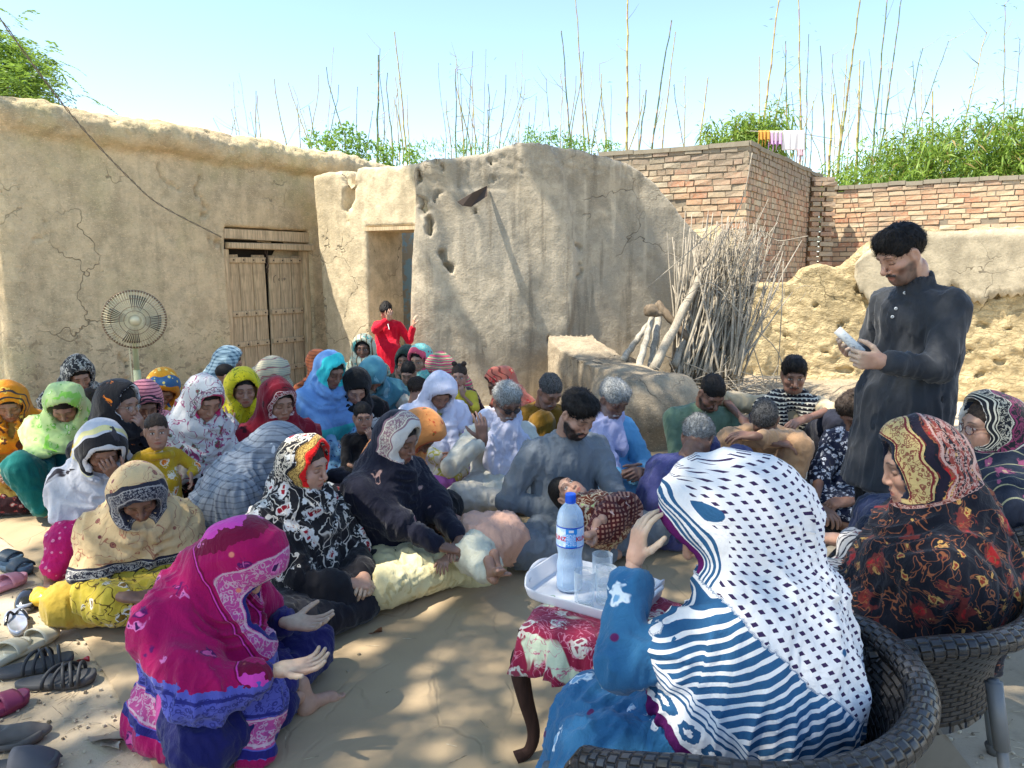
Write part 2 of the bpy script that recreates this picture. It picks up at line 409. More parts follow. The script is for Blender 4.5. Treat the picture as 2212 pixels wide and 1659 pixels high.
_pp = np.array(poly); _a = _pp; _b = np.roll(_pp, -1, 0); _q = _v[_out][:, None, :2]; _ab = _b - _a; _t = np.clip(((_q - _a) * _ab).sum(2) / (_ab ** 2).sum(1), 0, 1); _c = _a + _t[..., None] * _ab
_k = np.linalg.norm(_c - _q, axis=2).argmin(1); _w = _v[_out]; _w[:, :2] = _c[np.arange(len(_k)), _k]; _v[_out] = _w; _v[:, :2] += np.stack([fbm(_v * 2.2, 2, 61), fbm(_v * 2.2, 2, 62)], 1) * .035
mat_o.data.vertices.foreach_set('co', _v.ravel())
tag(mat_o, 'large brown canvas ground sheet the crowd sits on', 'ground sheet')

# ================================================================ mud walls
def prof(c, ang, th, ul, ur, zt, zb=-.1):
    """upright slab: along-axis u, profiles ul(z), ur(z), top zt(u)"""
    ca, sa = math.cos(ang), math.sin(ang); c = A3(c)
    f1 = lambda a: (lambda q: np.interp(q, [k[0] for k in a], [k[1] for k in a]).astype(np.float32))
    UL, UR, ZT = f1(ul), f1(ur), f1(zt)
    us = [k[1] for k in ul] + [k[1] for k in ur]; zm = max(k[1] for k in zt)
    def f(X, Y, Z):
        u = ca * (X - c[0]) + sa * (Y - c[1]); w = -sa * (X - c[0]) + ca * (Y - c[1])
        return np.maximum(np.maximum(np.maximum(-w, w - th), np.maximum((Z - ZT(u)) * .9, zb - Z)), np.maximum(UL(Z) - u, u - UR(Z)) * .85)
    cs = [c[:2] + np.array([ca * u - sa * w, sa * u + ca * w]) for u in (min(us), max(us)) for w in (0, th)]
    lo = np.min(cs, 0); hi = np.max(cs, 0)
    return f, A3((*lo, zb)), A3((*hi, zm))
def wallpos(c, ang, u, w, z):
    ca, sa = math.cos(ang), math.sin(ang); return np.array([c[0] + ca * u - sa * w, c[1] + sa * u + ca * w, z])
def mud(name, fld, mat, vx, amp=(.03, .012), seed=0, rough_top=None, cracks=(), parent=None, strips=0, k2=1):
    V, Q = fld.mesh(vx); N = vnormals(V, Q)
    d = fbm(V * 1.3, 3, seed) * amp[0] + fbm(V * 7, 4, seed + 3) * amp[1]
    if rough_top:
        m = sstep(rough_top[0], rough_top[1], V[:, 2] + fbm(V * 3, 2, 8) * .12)
        d = d + m * ((1 - 2 * abs(fbm(V * 9, 3, seed + 5))) * rough_top[2] * .6 - rough_top[2] * .3 + (1 - 2 * abs(fbm(V * 19, 3, seed + 6))) * rough_top[2] * .5)
    for pts, wd, dp in cracks:
        pts = np.array(pts, float); best = np.full(len(V), 9.)
        Vj = V + np.stack([fbm(V * 9, 2, 21), fbm(V * 9, 2, 22), fbm(V * 9, 2, 23)], 1) * .11
        for a, b in zip(pts[:-1], pts[1:]):
            ab = b - a; tt = np.clip(((Vj - a) @ ab) / (ab @ ab), 0, 1); best = np.minimum(best, np.linalg.norm(Vj - a - tt[:, None] * ab, axis=1))
        d = d - dp * sstep(wd, wd * .3, best)
    V = V + N * d[:, None]
    return add(name, V, Q, mat, parent)
# -- the left house
HA = P(14, 600, 6.5); HA[2] = 0; HANG = math.atan2(3.1, 2.0)
def hp(u, w, z): return wallpos(HA, HANG, u, w, z)
fh = Field().add(prof(HA, HANG, 2.2, [(0, -.03), (2, .0), (3, .05)], [(0, 5.2), (3, 5.2)], [(-.2, 2.86), (.3, 2.93), (1, 2.95), (2.2, 2.97), (3.4, 2.92), (5, 2.85)]), 0)
pts = [hp(u, -.02 + .03 * math.sin(u * 3), 2.80 + .02 * math.sin(u * 5)) for u in np.arange(.1, 5.1, .35)]
for a, b in zip(pts[:-1], pts[1:]): fh.add(cone(a, b, .12), .09)
fh.add(cone(hp(.06, .05, 0), hp(.1, .08, 2.8), .1), .1)
DU0, DU1 = 2.24, 3.47
c = hp((DU0 + DU1) / 2, 0, .95); fh.cut(box((c[0], c[1], .93), ((DU1 - DU0) / 2, .16, 1.04), .02, HANG), .02)
house = empty('mud_house', HA); tag(house, 'long mud plastered house with a weathered double door and thick rounded roof edge', 'house')
def rel(parent, *os):
    for o in os: o.parent = parent; o.location = o.location - parent.location
cr1 = [([hp(1.95, 0, 2.45), hp(1.9, 0, 2.3), hp(2.0, 0, 2.1), hp(1.93, 0, 1.95), hp(2.1, 0, 1.8), hp(2.2, 0, 1.7)], .035, .05),
       ([hp(.95, 0, 1.2), hp(.85, 0, .95), hp(1.0, 0, .75), hp(.95, 0, .5), hp(1.0, 0, .3)], .035, .05),
       ([hp(.05, 0, 1.85), hp(.25, 0, 1.8), hp(.35, 0, 1.95)], .03, .03), ([hp(1.5, 0, 2.5), hp(1.6, 0, 2.35), hp(1.75, 0, 2.3)], .03, .04)]
w = mud('wall', fh, M_MUD1, .026, (.03, .010), 1, (2.62, 2.85, .035), cr1); w.parent = house; w.location = -house.location
# door
dz = HANG
def slab(name, u0, u1, w0, w1, z0, z1, mat, parent, j=0, sd=0, tilt=0):
    """box on the house face, local to parent at HA"""
    c = hp((u0 + u1) / 2, (w0 + w1) / 2, (z0 + z1) / 2) - HA; m = MB(); ca, sa = math.cos(HANG), math.sin(HANG)
    M = np.array([[ca, -sa, 0], [sa, ca, 0], [0, 0, 1]]); rr = random.Random(sd)
    h = ((u1 - u0) / 2, (w1 - w0) / 2, (z1 - z0) / 2)
    m.box((0, 0, 0), h, None)
    V = np.array(m.v); V += np.array([[rr.uniform(-j, j), 0, rr.uniform(-j, j)] for _ in V]); V[:, 0] += V[:, 2] * tilt; m.v = [tuple(q) for q in V @ M.T]
    o = m.out(name, mat, parent); o.location = Vector(c); bv = o.modifiers.new('b', 'BEVEL'); bv.width = .006; bv.segments = 1; return o
slab('door_frame', DU0, DU1, .02, .14, 1.83, 1.95, M_DOOR, house, .01, 1)
slab('door_frame', DU0 + .02, DU1 + .03, -.03, .06, 1.72, 1.80, M_DOOR, house, .01, 2)
slab('door_frame', DU1 - .08, DU1 + .0, .03, .14, 0, 1.72, M_DOOR, house, .004, 3)
slab('door_frame', DU0, DU0 + .06, .03, .14, 0, 1.72, M_DOOR, house, .004, 4)
tag(slab('door_shade_panel', DU0 + .01, DU1 - .01, .155, .165, .02, 1.93, M_DARK, house), None)  # thin dark panel paints the shade seen between the planks
edges = [DU0 + .065, DU0 + .23, DU0 + .42, DU0 + .60]; e2 = [DU0 + .625, DU0 + .80, DU0 + .98, DU1 - .085]
for side, ed in enumerate((edges, e2)):
    leaf = bpy.data.objects.new('door', None); link(leaf, house)
    for i in range(3):
        slab('plank', ed[i] + .004, ed[i + 1] - .004, .085, .115, .05 + .02 * i * (1 - side), 1.66 - .03 * (i == 1), M_DOOR, leaf, .006, 10 + i + side * 5, .012 * (1 if side else -1))
    for z in (.28, .62, .98, 1.60):
        slab('rail', ed[0] - .0 + (.01 if side else 0), ed[3] - .015, .06, .086, z - .033, z + .033, M_DOOR, leaf, .005, 30 + int(z * 9) + side)
        for k in range(4):
            c = hp(ed[0] + .07 + k * .135, .055, z) - HA; m = MB(); m.box((0, 0, 0), (.007, .007, .007)); o = m.out('nail', M_IRON, leaf); o.location = Vector(c)
for k in range(5):   # hanging chain
    c = hp(DU0 + .585 + .012 * (k % 2), .045, 1.70 - .055 * k) - HA; m = MB(); a = np.linspace(0, 2 * math.pi, 9)[:-1]
    m.tube([(.004 * math.cos(q) if k % 2 else .014 * math.cos(q), .014 * math.cos(q) if k % 2 else 0, .032 * math.sin(q)) for q in a], .005, 5, closed=True); o = m.out('chain_link', M_IRON, house, True); o.location = Vector(c)
# chalk mark on the door: small strokes
m = MB()
for q in ([(0, 0), (-.03, -.015), (-.035, -.05), (-.03, -.09)], [(.035, -.05), (.045, -.035), (.06, -.05), (.045, -.065), (.035, -.05)], [(.09, -.03), (.09, -.07)], [(.12, -.035), (.135, -.03), (.14, -.05), (.125, -.06), (.12, -.035)]):
    m.tube([hp(DU0 + .74 + a, .0815, 1.42 + b) - HA for a, b in q], .0035, 4)
m.out('chalk_mark', plain('charcoal_mark', (.07, .05, .04)), house)
# -- doorway wall
DC = P(692, 700, 8.9); DC[2] = 0; DD = P(906, 700, 8.2); DANG = math.atan2(DD[1] - DC[1], DD[0] - DC[0]); DL = math.hypot(DD[1] - DC[1], DD[0] - DC[0])
fd = Field().add(prof(DC, DANG, .68, [(0, .1), (1, .06), (2.6, 0)], [(0, DL + .15), (3, DL + .15)], [(0, 2.56), (.45, 2.6), (.5, 2.45), (.58, 2.44), (.66, 2.62), (1.3, 2.60), (1.6, 2.62)]), 0)
c = wallpos(DC, DANG, (.511 + .975) / 2 * DL, .34, 0.97)
fd.cut(box((c[0], c[1], .93), (.232 * DL, .5, 1.04), .015, DANG), .02)
gatew = empty('gateway_wall', DC); tag(gatew, 'sunlit mud wall with a narrow open doorway where the boy stands', 'wall')
cr = [([wallpos(DC, DANG, .50, 0, 2.6), wallpos(DC, DANG, .54, 0, 2.35), wallpos(DC, DANG, .5, 0, 2.2)], .09, .13), ([wallpos(DC, DANG, .5, 0, 2.2), wallpos(DC, DANG, .48, 0, 2.0)], .03, .05)]
w = mud('wall', fd, M_MUD2, .028, (.035, .010), 4, (2.4, 2.6, .02), cr); w.parent = gatew; w.location = -gatew.location
for k in range(4):
    m = MB(); M = np.array([[math.cos(DANG), -math.sin(DANG), 0], [math.sin(DANG), math.cos(DANG), 0], [0, 0, 1]])
    m.box((0, 0, 0), (.26 * DL, .065, .02), M); c = wallpos(DC, DANG, .743 * DL, .06 + .16 * k, 1.945) - DC; o = m.out('lintel_board', M_DOOR, gatew); o.location = Vector(c)
bw = empty('blue_washed_wall', (-1.6, 11.2, 0)); m = MB(); m.box((.75, .1, 1.35), (1.5, .1, 1.35)); tag(m.out('wall', M_BLUEW, bw), None); tag(bw, 'mud wall with peeling blue wash seen through the narrow doorway', 'wall')
rp = empty('roof_poles', (-1.25, 10.2, 1.75)); tag(rp, 'dark rough roof poles jutting into view inside the doorway', 'poles')
for k in range(9):
    m = MB(); a = random.uniform(-.25, .25); m.tube([(-.1, 0, .0 + .035 * k), (.2, a * .3, .0 + .035 * k + a * .2), (.6, a, .02 + .03 * k + a * .3)], [.02, .018, .012], 6); o = m.out('pole', M_POLE if k % 3 else M_DARKWOOD, rp); o.location = (0, .06 * k, 0)
m = MB(); m.tube([(-.1, 0, -.4), (.3, .1, -.36), (.7, .1, -.3)], [.05, .045, .04], 8); m.out('pole', M_POLE, rp, True)
# -- the tall mud ruin in the middle
TC = P(900, 700, 8.08); TC[2] = 0; TANG = R(7)
def tu(px, Y=8.4): return (P(px, 600, Y)[0] - TC[0]) / math.cos(TANG)
def tz(px, py):
    u = tu(px); Y = TC[1] + u * math.sin(TANG); return P(px, py, Y)[2]
zt = [(tu(a), tz(a, b)) for a, b in ((895, 372), (930, 352), (1000, 346), (1060, 342), (1075, 335), (1110, 330), (1180, 327), (1250, 332), (1310, 344), (1360, 362), (1400, 385), (1440, 430), (1480, 478), (1520, 520))]
ur = sorted([(tz(a, b), tu(a)) for a, b in ((1560, 470), (1535, 520), (1515, 590), (1490, 650), (1475, 735), (1465, 790), (1460, 850))])
fm = Field().add(prof(TC, TANG, .62, [(0, 0), (3, .03)], ur, zt), 0)
c1 = wallpos(TC, TANG, tu(1035), .02, 1.1); fm.add(ell((c1[0], c1[1], .75), (.5, .14, 1.2)), .3)
c1 = wallpos(TC, TANG, tu(1120), .0, 1.1); fm.add(ell((c1[0] + .05, c1[1] + .02, 1.5), (.55, .08, 1.3)), .2)
c1 = wallpos(TC, TANG, tu(935), -.02, 1.1); fm.add(ell((c1[0], c1[1], 1.0), (.2, .12, 1.2)), .1)
T3 = lambda px, py: (lambda u: wallpos(TC, TANG, u, -.03, tz(px, py)))(tu(px))
cr = [([T3(915, 350), T3(905, 420), T3(935, 470), T3(965, 540), T3(985, 590)], .07, .16), ([T3(955, 350), T3(965, 400), T3(950, 440)], .04, .06),
      ([T3(1065, 345), T3(1060, 420), T3(1030, 450), T3(1025, 480)], .032, .09), ([T3(985, 590), T3(1040, 560), T3(1100, 580), T3(1150, 600)], .028, .08),
      ([T3(1240, 470), T3(1230, 520), T3(1270, 560), T3(1235, 600)], .02, .05), ([T3(1040, 640), T3(1050, 700), T3(1035, 760)], .02, .04), ([T3(1185, 735), T3(1183, 780)], .05, .08)]
ruin = empty('mud_tower', TC); tag(ruin, 'tall grey cracked mud wall stump with broken top beside the doorway', 'wall')
w = mud('wall', fm, M_MUD3, .023, (.045, .009), 9, (2.35, 2.6, .03), cr); w.parent = ruin; w.location = -ruin.location
m = MB(); a = P(1052, 405, 8.0); b = P(995, 440, 7.75)
V = np.array([a + (0, .1, .03), a + (0, 0, -.09), b + (.02, 0, -.02), b + (-.03, 0, .02), a * .45 + b * .55 + (0, -.05, .03), a * .4 + b * .6 + (0, -.02, -.1)]); m.put(V - TC, [(0, 4, 5, 1), (4, 3, 2, 5)])
sp = m.out('rain_spout', M_IRON, ruin); so = sp.modifiers.new('s', 'SOLIDIFY'); so.thickness = .012
# -- low broken wall / bench
BC = P(1180, 800, 7.7); BC[2] = 0; BE = P(1372, 950, 6.0); BANG = math.atan2(BE[1] - BC[1], BE[0] - BC[0]); BL = math.hypot(BE[1] - BC[1], BE[0] - BC[0])
fb = Field().add(prof(BC, BANG, .55, [(0, 0), (1, 0)], [(0, BL + .12), (.4, BL), (.6, BL - .05)], [(0, .82), (.3, .70), (1, .62), (1.6, .58), (BL, .55)]), 0)
for u, w_, z, r_ in ((BL - .1, .15, .3, .3), (BL - .15, .4, .28, .32), (BL - .5, .2, .3, .34), (.3, .3, .5, .3)):
    q = wallpos(BC, BANG, u, w_, z); fb.add(ell(q, (r_, r_, r_ * .95)), .12)
low = empty('low_mud_wall', BC); tag(low, 'low rounded broken mud wall behind the seated men', 'wall')
w = mud('wall', fb, M_BENCH, .022, (.05, .018), 14); w.parent = low; w.location = -low.location
# -- yellow ruin on the right
RC = P(1560, 700, 9.0); RC[2] = 0; RE = P(2330, 700, 8.0); RANG = math.atan2(RE[1] - RC[1], RE[0] - RC[0]); RL = math.hypot(RE[1] - RC[1], RE[0] - RC[0])
def ru(px):
    k = (px - 1106) / FPX; d = np.array([math.cos(RANG), math.sin(RANG)]); return (k * RC[1] - RC[0]) / (d[0] - k * d[1])
def rz(px, py):
    u = ru(px); Y = RC[1] + u * math.sin(RANG); return P(px, py, Y)[2]
top = [(1500, 600), (1600, 618), (1690, 612), (1705, 612), (1735, 580), (1765, 570), (1800, 578), (1825, 570), (1850, 545), (1880, 522), (1915, 505), (1960, 498), (2060, 497), (2140, 490), (2212, 496), (2330, 500)]
fr = Field().add(prof(RC, RANG, .7, [(0, -.2), (1, -.1)], [(0, RL), (3, RL)], [(ru(a), rz(a, b)) for a, b in top]), 0)
RP = lambda px, py, w_=0.: wallpos(RC, RANG, ru(px), w_, rz(px, py))
rnd = random.Random(5)
for px, py, sx, sz in ((1850, 625, .12, .035), (1905, 632, .09, .03), (1700, 728, .035, .05), (1820, 705, .05, .025), (1790, 760, .05, .03), (1830, 800, .13, .07), (2120, 700, .07, .05), (2150, 640, .06, .03), (2170, 780, .07, .035), (2130, 810, .05, .03), (2190, 850, .06, .03), (1760, 660, .06, .02), (1740, 800, .05, .02), (2100, 760, .04, .03), (1870, 850, .08, .03), (2180, 710, .05, .03)):
    for _ in range(4): fr.cut(ell(RP(px + rnd.uniform(-9, 9), py + rnd.uniform(-5, 5), .0), (sx * rnd.uniform(.25, .6), .07, sz * rnd.uniform(.4, .9)), rotm(0, 0, rnd.uniform(-40, 40))), .008)
yr = empty('mud_ruin', RC); tag(yr, 'sunlit yellow pitted mud wall behind the standing man', 'wall')
V, Q = fr.mesh(.027); N = vnormals(V, Q)
lump = fbm(V * (2.2, 2.2, 2.8), 3, 31) * .055 + fbm(V * (9, 9, 15), 3, 33) * .026 + fbm(V * 21, 2, 35) * .016
V = V + N * lump[:, None]; w = add('wall', V - RC, Q, M_RUIN, yr)
# plaster skin with a broken lower edge
bot = [(1835, 600), (1850, 625), (1880, 655), (1915, 668), (1945, 640), (1975, 625), (2010, 635), (2050, 615), (2075, 645), (2110, 655), (2140, 632), (2180, 640), (2212, 635), (2330, 640)]
tp = [(1835, 570), (1850, 550), (1880, 526), (1915, 508), (1960, 501), (2060, 500), (2140, 494), (2212, 499), (2330, 503)]
g = np.linspace(1836, 2330, 70); m = MB(); Vg = []
for px in g:
    tyy = np.interp(px, *zip(*tp)); byy = np.interp(px, *zip(*bot)) + 5 * math.sin(px * .31) + 4 * math.sin(px * .83)
    for k in range(9):
        v = RP(px, tyy + (byy - tyy) * k / 8, -.10 + .03 * (1 - (1 - k / 8) ** 2)); Vg.append(v)
Vg = np.array(Vg); Vg[:, 1] += fbm(Vg * 2.5, 3, 3) * .03; F = [(i * 9 + k, (i + 1) * 9 + k, (i + 1) * 9 + k + 1, i * 9 + k + 1) for i in range(69) for k in range(8)]
o = add('plaster_skin', Vg - RC, np.array(F), M_PLAST, yr); so = o.modifiers.new('s', 'SOLIDIFY'); so.thickness = .03; so.offset = 0
# lit rubble hump behind the sticks
XC = P(1430, 700, 9.15); XC[2] = 0
fx = Field().add(ell((XC[0] + .55, XC[1], .7), (.55, .4, 1.35)), 0).add(ell((XC[0] + .25, XC[1], 1.5), (.4, .3, .45)), .2).add(ell((XC[0] + .9, XC[1] - .1, .2), (.7, .4, .9)), .2)
hump = mud('mud_stump', fx, M_RUIN, .035, (.12, .05), 44); tag(hump, 'rough sunlit stump of mud wall behind the stick bundle', 'wall')
# rubble earth bank under the sticks
bk = PZ(1560, 860, .1)
fk = Field().add(ell((bk[0], bk[1] + .5, -.1), (1.3, .9, .38)), 0).add(ell((bk[0] + 1.4, bk[1] + .6, -.1), (1.3, .7, .30)), .2).add(ell((bk[0] - .5, bk[1] + .1, 0), (.4, .3, .2)), .1).keep(plane((0, 0, -.05), (0, 0, -1)), 0)
bank = mud('earth_bank', fk, M_BENCH, .035, (.07, .04), 50); tag(bank, kind='structure')

# ================================================================ brickwork
t = NT('brick_clay', .92, .12); p = t.pos(); r = t.rnd()
def brick_nodes(t, r, p):
    q = t.n('ShaderNodeValToRGB'); t.put(q.inputs[0], r); cr_ = q.color_ramp; cr_.interpolation = 'LINEAR'
    for i, (x, c) in enumerate(((0, (.46, .22, .13)), (.25, (.52, .32, .19)), (.5, (.56, .44, .28)), (.72, (.48, .28, .17)), (1, (.56, .47, .32)))):
        e = cr_.elements[i] if i < 2 else cr_.elements.new(x); e.position = x; e.color = (*c, 1)
    n1 = t.noise(p, 26, 4); n2 = t.noise(p, 1.7, 4)
    col = t.mix(t.math('MULTIPLY', t.ramp(n1, .42, .68), .6), q.outputs[0], (.47, .38, .26))
    z = t.sep(p)[2]; soot = t.math('MULTIPLY', t.ramp(z, 2.55, 2.95), .75)
    col = t.mix(t.math('MULTIPLY', t.ramp(n2, .48, .62), .45), col, (.27, .225, .17)); col = t.mix(soot, col, (.25, .215, .165))
    t.col(col); t.bump(n1, .7, .012)
brick_nodes(t, r, p); M_BRICK = t.m
t = NT('brick_clay_far', .92, .12); brick_nodes(t, t.attr('rnd', 'Fac'), t.pos()); M_BRICKJ = t.m
M_MORT = plain('mud_mortar', (.24, .20, .145), .95, .1, 0, .25, 12, .6, 40)
BM = {}
def brickdata(L, H, D, k):
    key = (round(L, 3), k)
    if key not in BM:
        rr = random.Random(k * 7 + int(L * 999)); m = MB(); m.box((0, 0, 0), (L / 2, D / 2, H / 2)); V = np.array(m.v)
        V += np.array([[rr.uniform(-.005, .005), rr.uniform(-.006, .006), rr.uniform(-.004, .004)] for _ in V])
        q = V.mean(0); cx = V[:, 1] < 0; V[cx] = V[cx] * (.985, 1, .95); BM[key] = mesh_data('brick', V, m.f, M_BRICK, False)
    return BM[key]
def brick_wall(parent, a, b, z0, z1, L, cap=300, th=.24, seed=0, ztop=None, holes=0, prio=None):
    """a->b along the face (outward = right-hand side of a->b)"""
    a = np.array(a[:2]); b = np.array(b[:2]); d = b - a; ln = np.linalg.norm(d); d /= ln; ang = math.atan2(d[1], d[0]); rr = random.Random(seed)
    nrm = np.array([d[1], -d[0]]); H = .066; pitch = .079; base = np.array(parent.location)
    m = MB(); M = np.array([[math.cos(ang), -math.sin(ang), 0], [math.sin(ang), math.cos(ang), 0], [0, 0, 1]])
    cc = a + d * ln / 2 - nrm * (th / 2 + .012); m.box(np.array([cc[0], cc[1], (z0 + z1) / 2 - .02]) - base, (ln / 2, th / 2, (z1 - z0) / 2 - .02), M); m.out('mortar_core', M_MORT, parent)
    items = []; row = 0; z = z1 - H / 2
    while z > z0:
        u = -rr.uniform(0, L) if row % 2 else -L / 2 * (row % 4) / 2
        while u < ln - .03:
            l = L * rr.choice((1, 1, 1, .94, .5, 1.05)) if L > .15 else L * rr.uniform(.85, 1.15)
            u0 = max(u, 0); u1 = min(u + l - .012, ln)
            if u1 - u0 > .04 and rr.random() > holes:
                pr = rr.uniform(-.008, .010); c = a + d * (u0 + u1) / 2 + nrm * (pr - .055)
                items.append((c[0], c[1], z + rr.uniform(-.004, .004), round((u1 - u0) / .02) * .02, rr.uniform(-.02, .02), rr.random()))
            u += l
        z -= pitch; row += 1
    dist = lambda q: math.hypot(q[0], q[1]) - (q[2]) * .6
    items.sort(key=prio or dist)
    for q in items[:cap]:
        o = bpy.data.objects.new('brick', brickdata(q[3], H, .11, int(q[5] * 5))); o.location = (q[0] - base[0], q[1] - base[1], q[2] - base[2]); o.rotation_euler = (q[4] * .6, q[4] * .4, ang + q[4]); link(o, parent)
    rest = items[cap:]
    if rest:
        m = MB(); rv = []
        for q in rest:
            m.box(np.array(q[:3]) - base, (q[3] / 2, .055, H / 2), M); rv += [q[5]] * 8
        tag(m.out('brickwork', M_BRICKJ, parent, attrs={'rnd': np.array(rv)}), kind='stuff')
    return ang
BK = P(1610, 500, 9.5); BL0 = P(1290, 500, 10.4); BR = P(1768, 500, 12.9)
bh = empty('brick_house', (BK[0], BK[1], 0)); tag(bh, 'roofless brick building corner with red shaded side behind the stick bundle', 'building')
brick_wall(bh, BL0, BK, .9, 3.02, .225, 150, seed=1, holes=.012)
brick_wall(bh, BK, BR, .9, 3.02, .118, 150, seed=2, holes=.006)
m = MB()
for a, b in ((BL0, BK), (BK, BR)):
    d = (b - a)[:2]; ln = np.linalg.norm(d); d /= ln; M = np.array([[d[0], -d[1], 0], [d[1], d[0], 0], [0, 0, 1]]); n = int(ln / .4)
    for k in range(n):
        c = a[:2] + d * (k + .5) * ln / n - np.array([d[1], -d[0]]) * .13; z = 3.04 + random.uniform(-.012, .012)
        m.box((c[0] - BK[0], c[1] - BK[1], z), (ln / n / 2 - .004, .15, .028), M)
m.out('coping', plain('dirty_coping', (.27, .235, .175), .95, .1, 0, .3, 9, .6, 30), bh)
w1 = P(1772, 500, 12.7); w2 = P(2420, 500, 10.4)
rw = empty('boundary_wall', (w1[0], w1[1], 0)); tag(rw, 'old red and buff brick boundary wall below the bamboo thicket on the right', 'wall')
brick_wall(rw, w1, w2, .9, 2.80, .225, 290, seed=3, holes=.02, prio=lambda q: -q[2])
m = MB(); d = (w2 - w1)[:2]; ln = np.linalg.norm(d); d /= ln; M = np.array([[d[0], -d[1], 0], [d[1], d[0], 0], [0, 0, 1]])
for k in range(16):
    c = d * (k + .5) * ln / 16 - np.array([d[1], -d[0]]) * .13; m.box((c[0], c[1], 2.83 + random.uniform(-.01, .02)), (ln / 32 - .004, .15, .032), M)
m.out('coping', MC['dirty_coping'], rw)
# stepped brick pier in the corner
pr = P(1775, 560, 12.2)
pier = empty('brick_pier', (pr[0], pr[1], 0)); tag(pier, 'narrow dark brick pier with stepped edge in the corner of the brick walls', 'pier')
for k in range(26):
    for j in range(2):
        o = bpy.data.objects.new('brick', brickdata(.22 if (k + j) % 2 else .12, .066, .11, k % 5)); o.location = (-.16 + j * .2 + .03 * (k % 2), .05 * (k % 2), .95 + k * .079); link(o, pier)
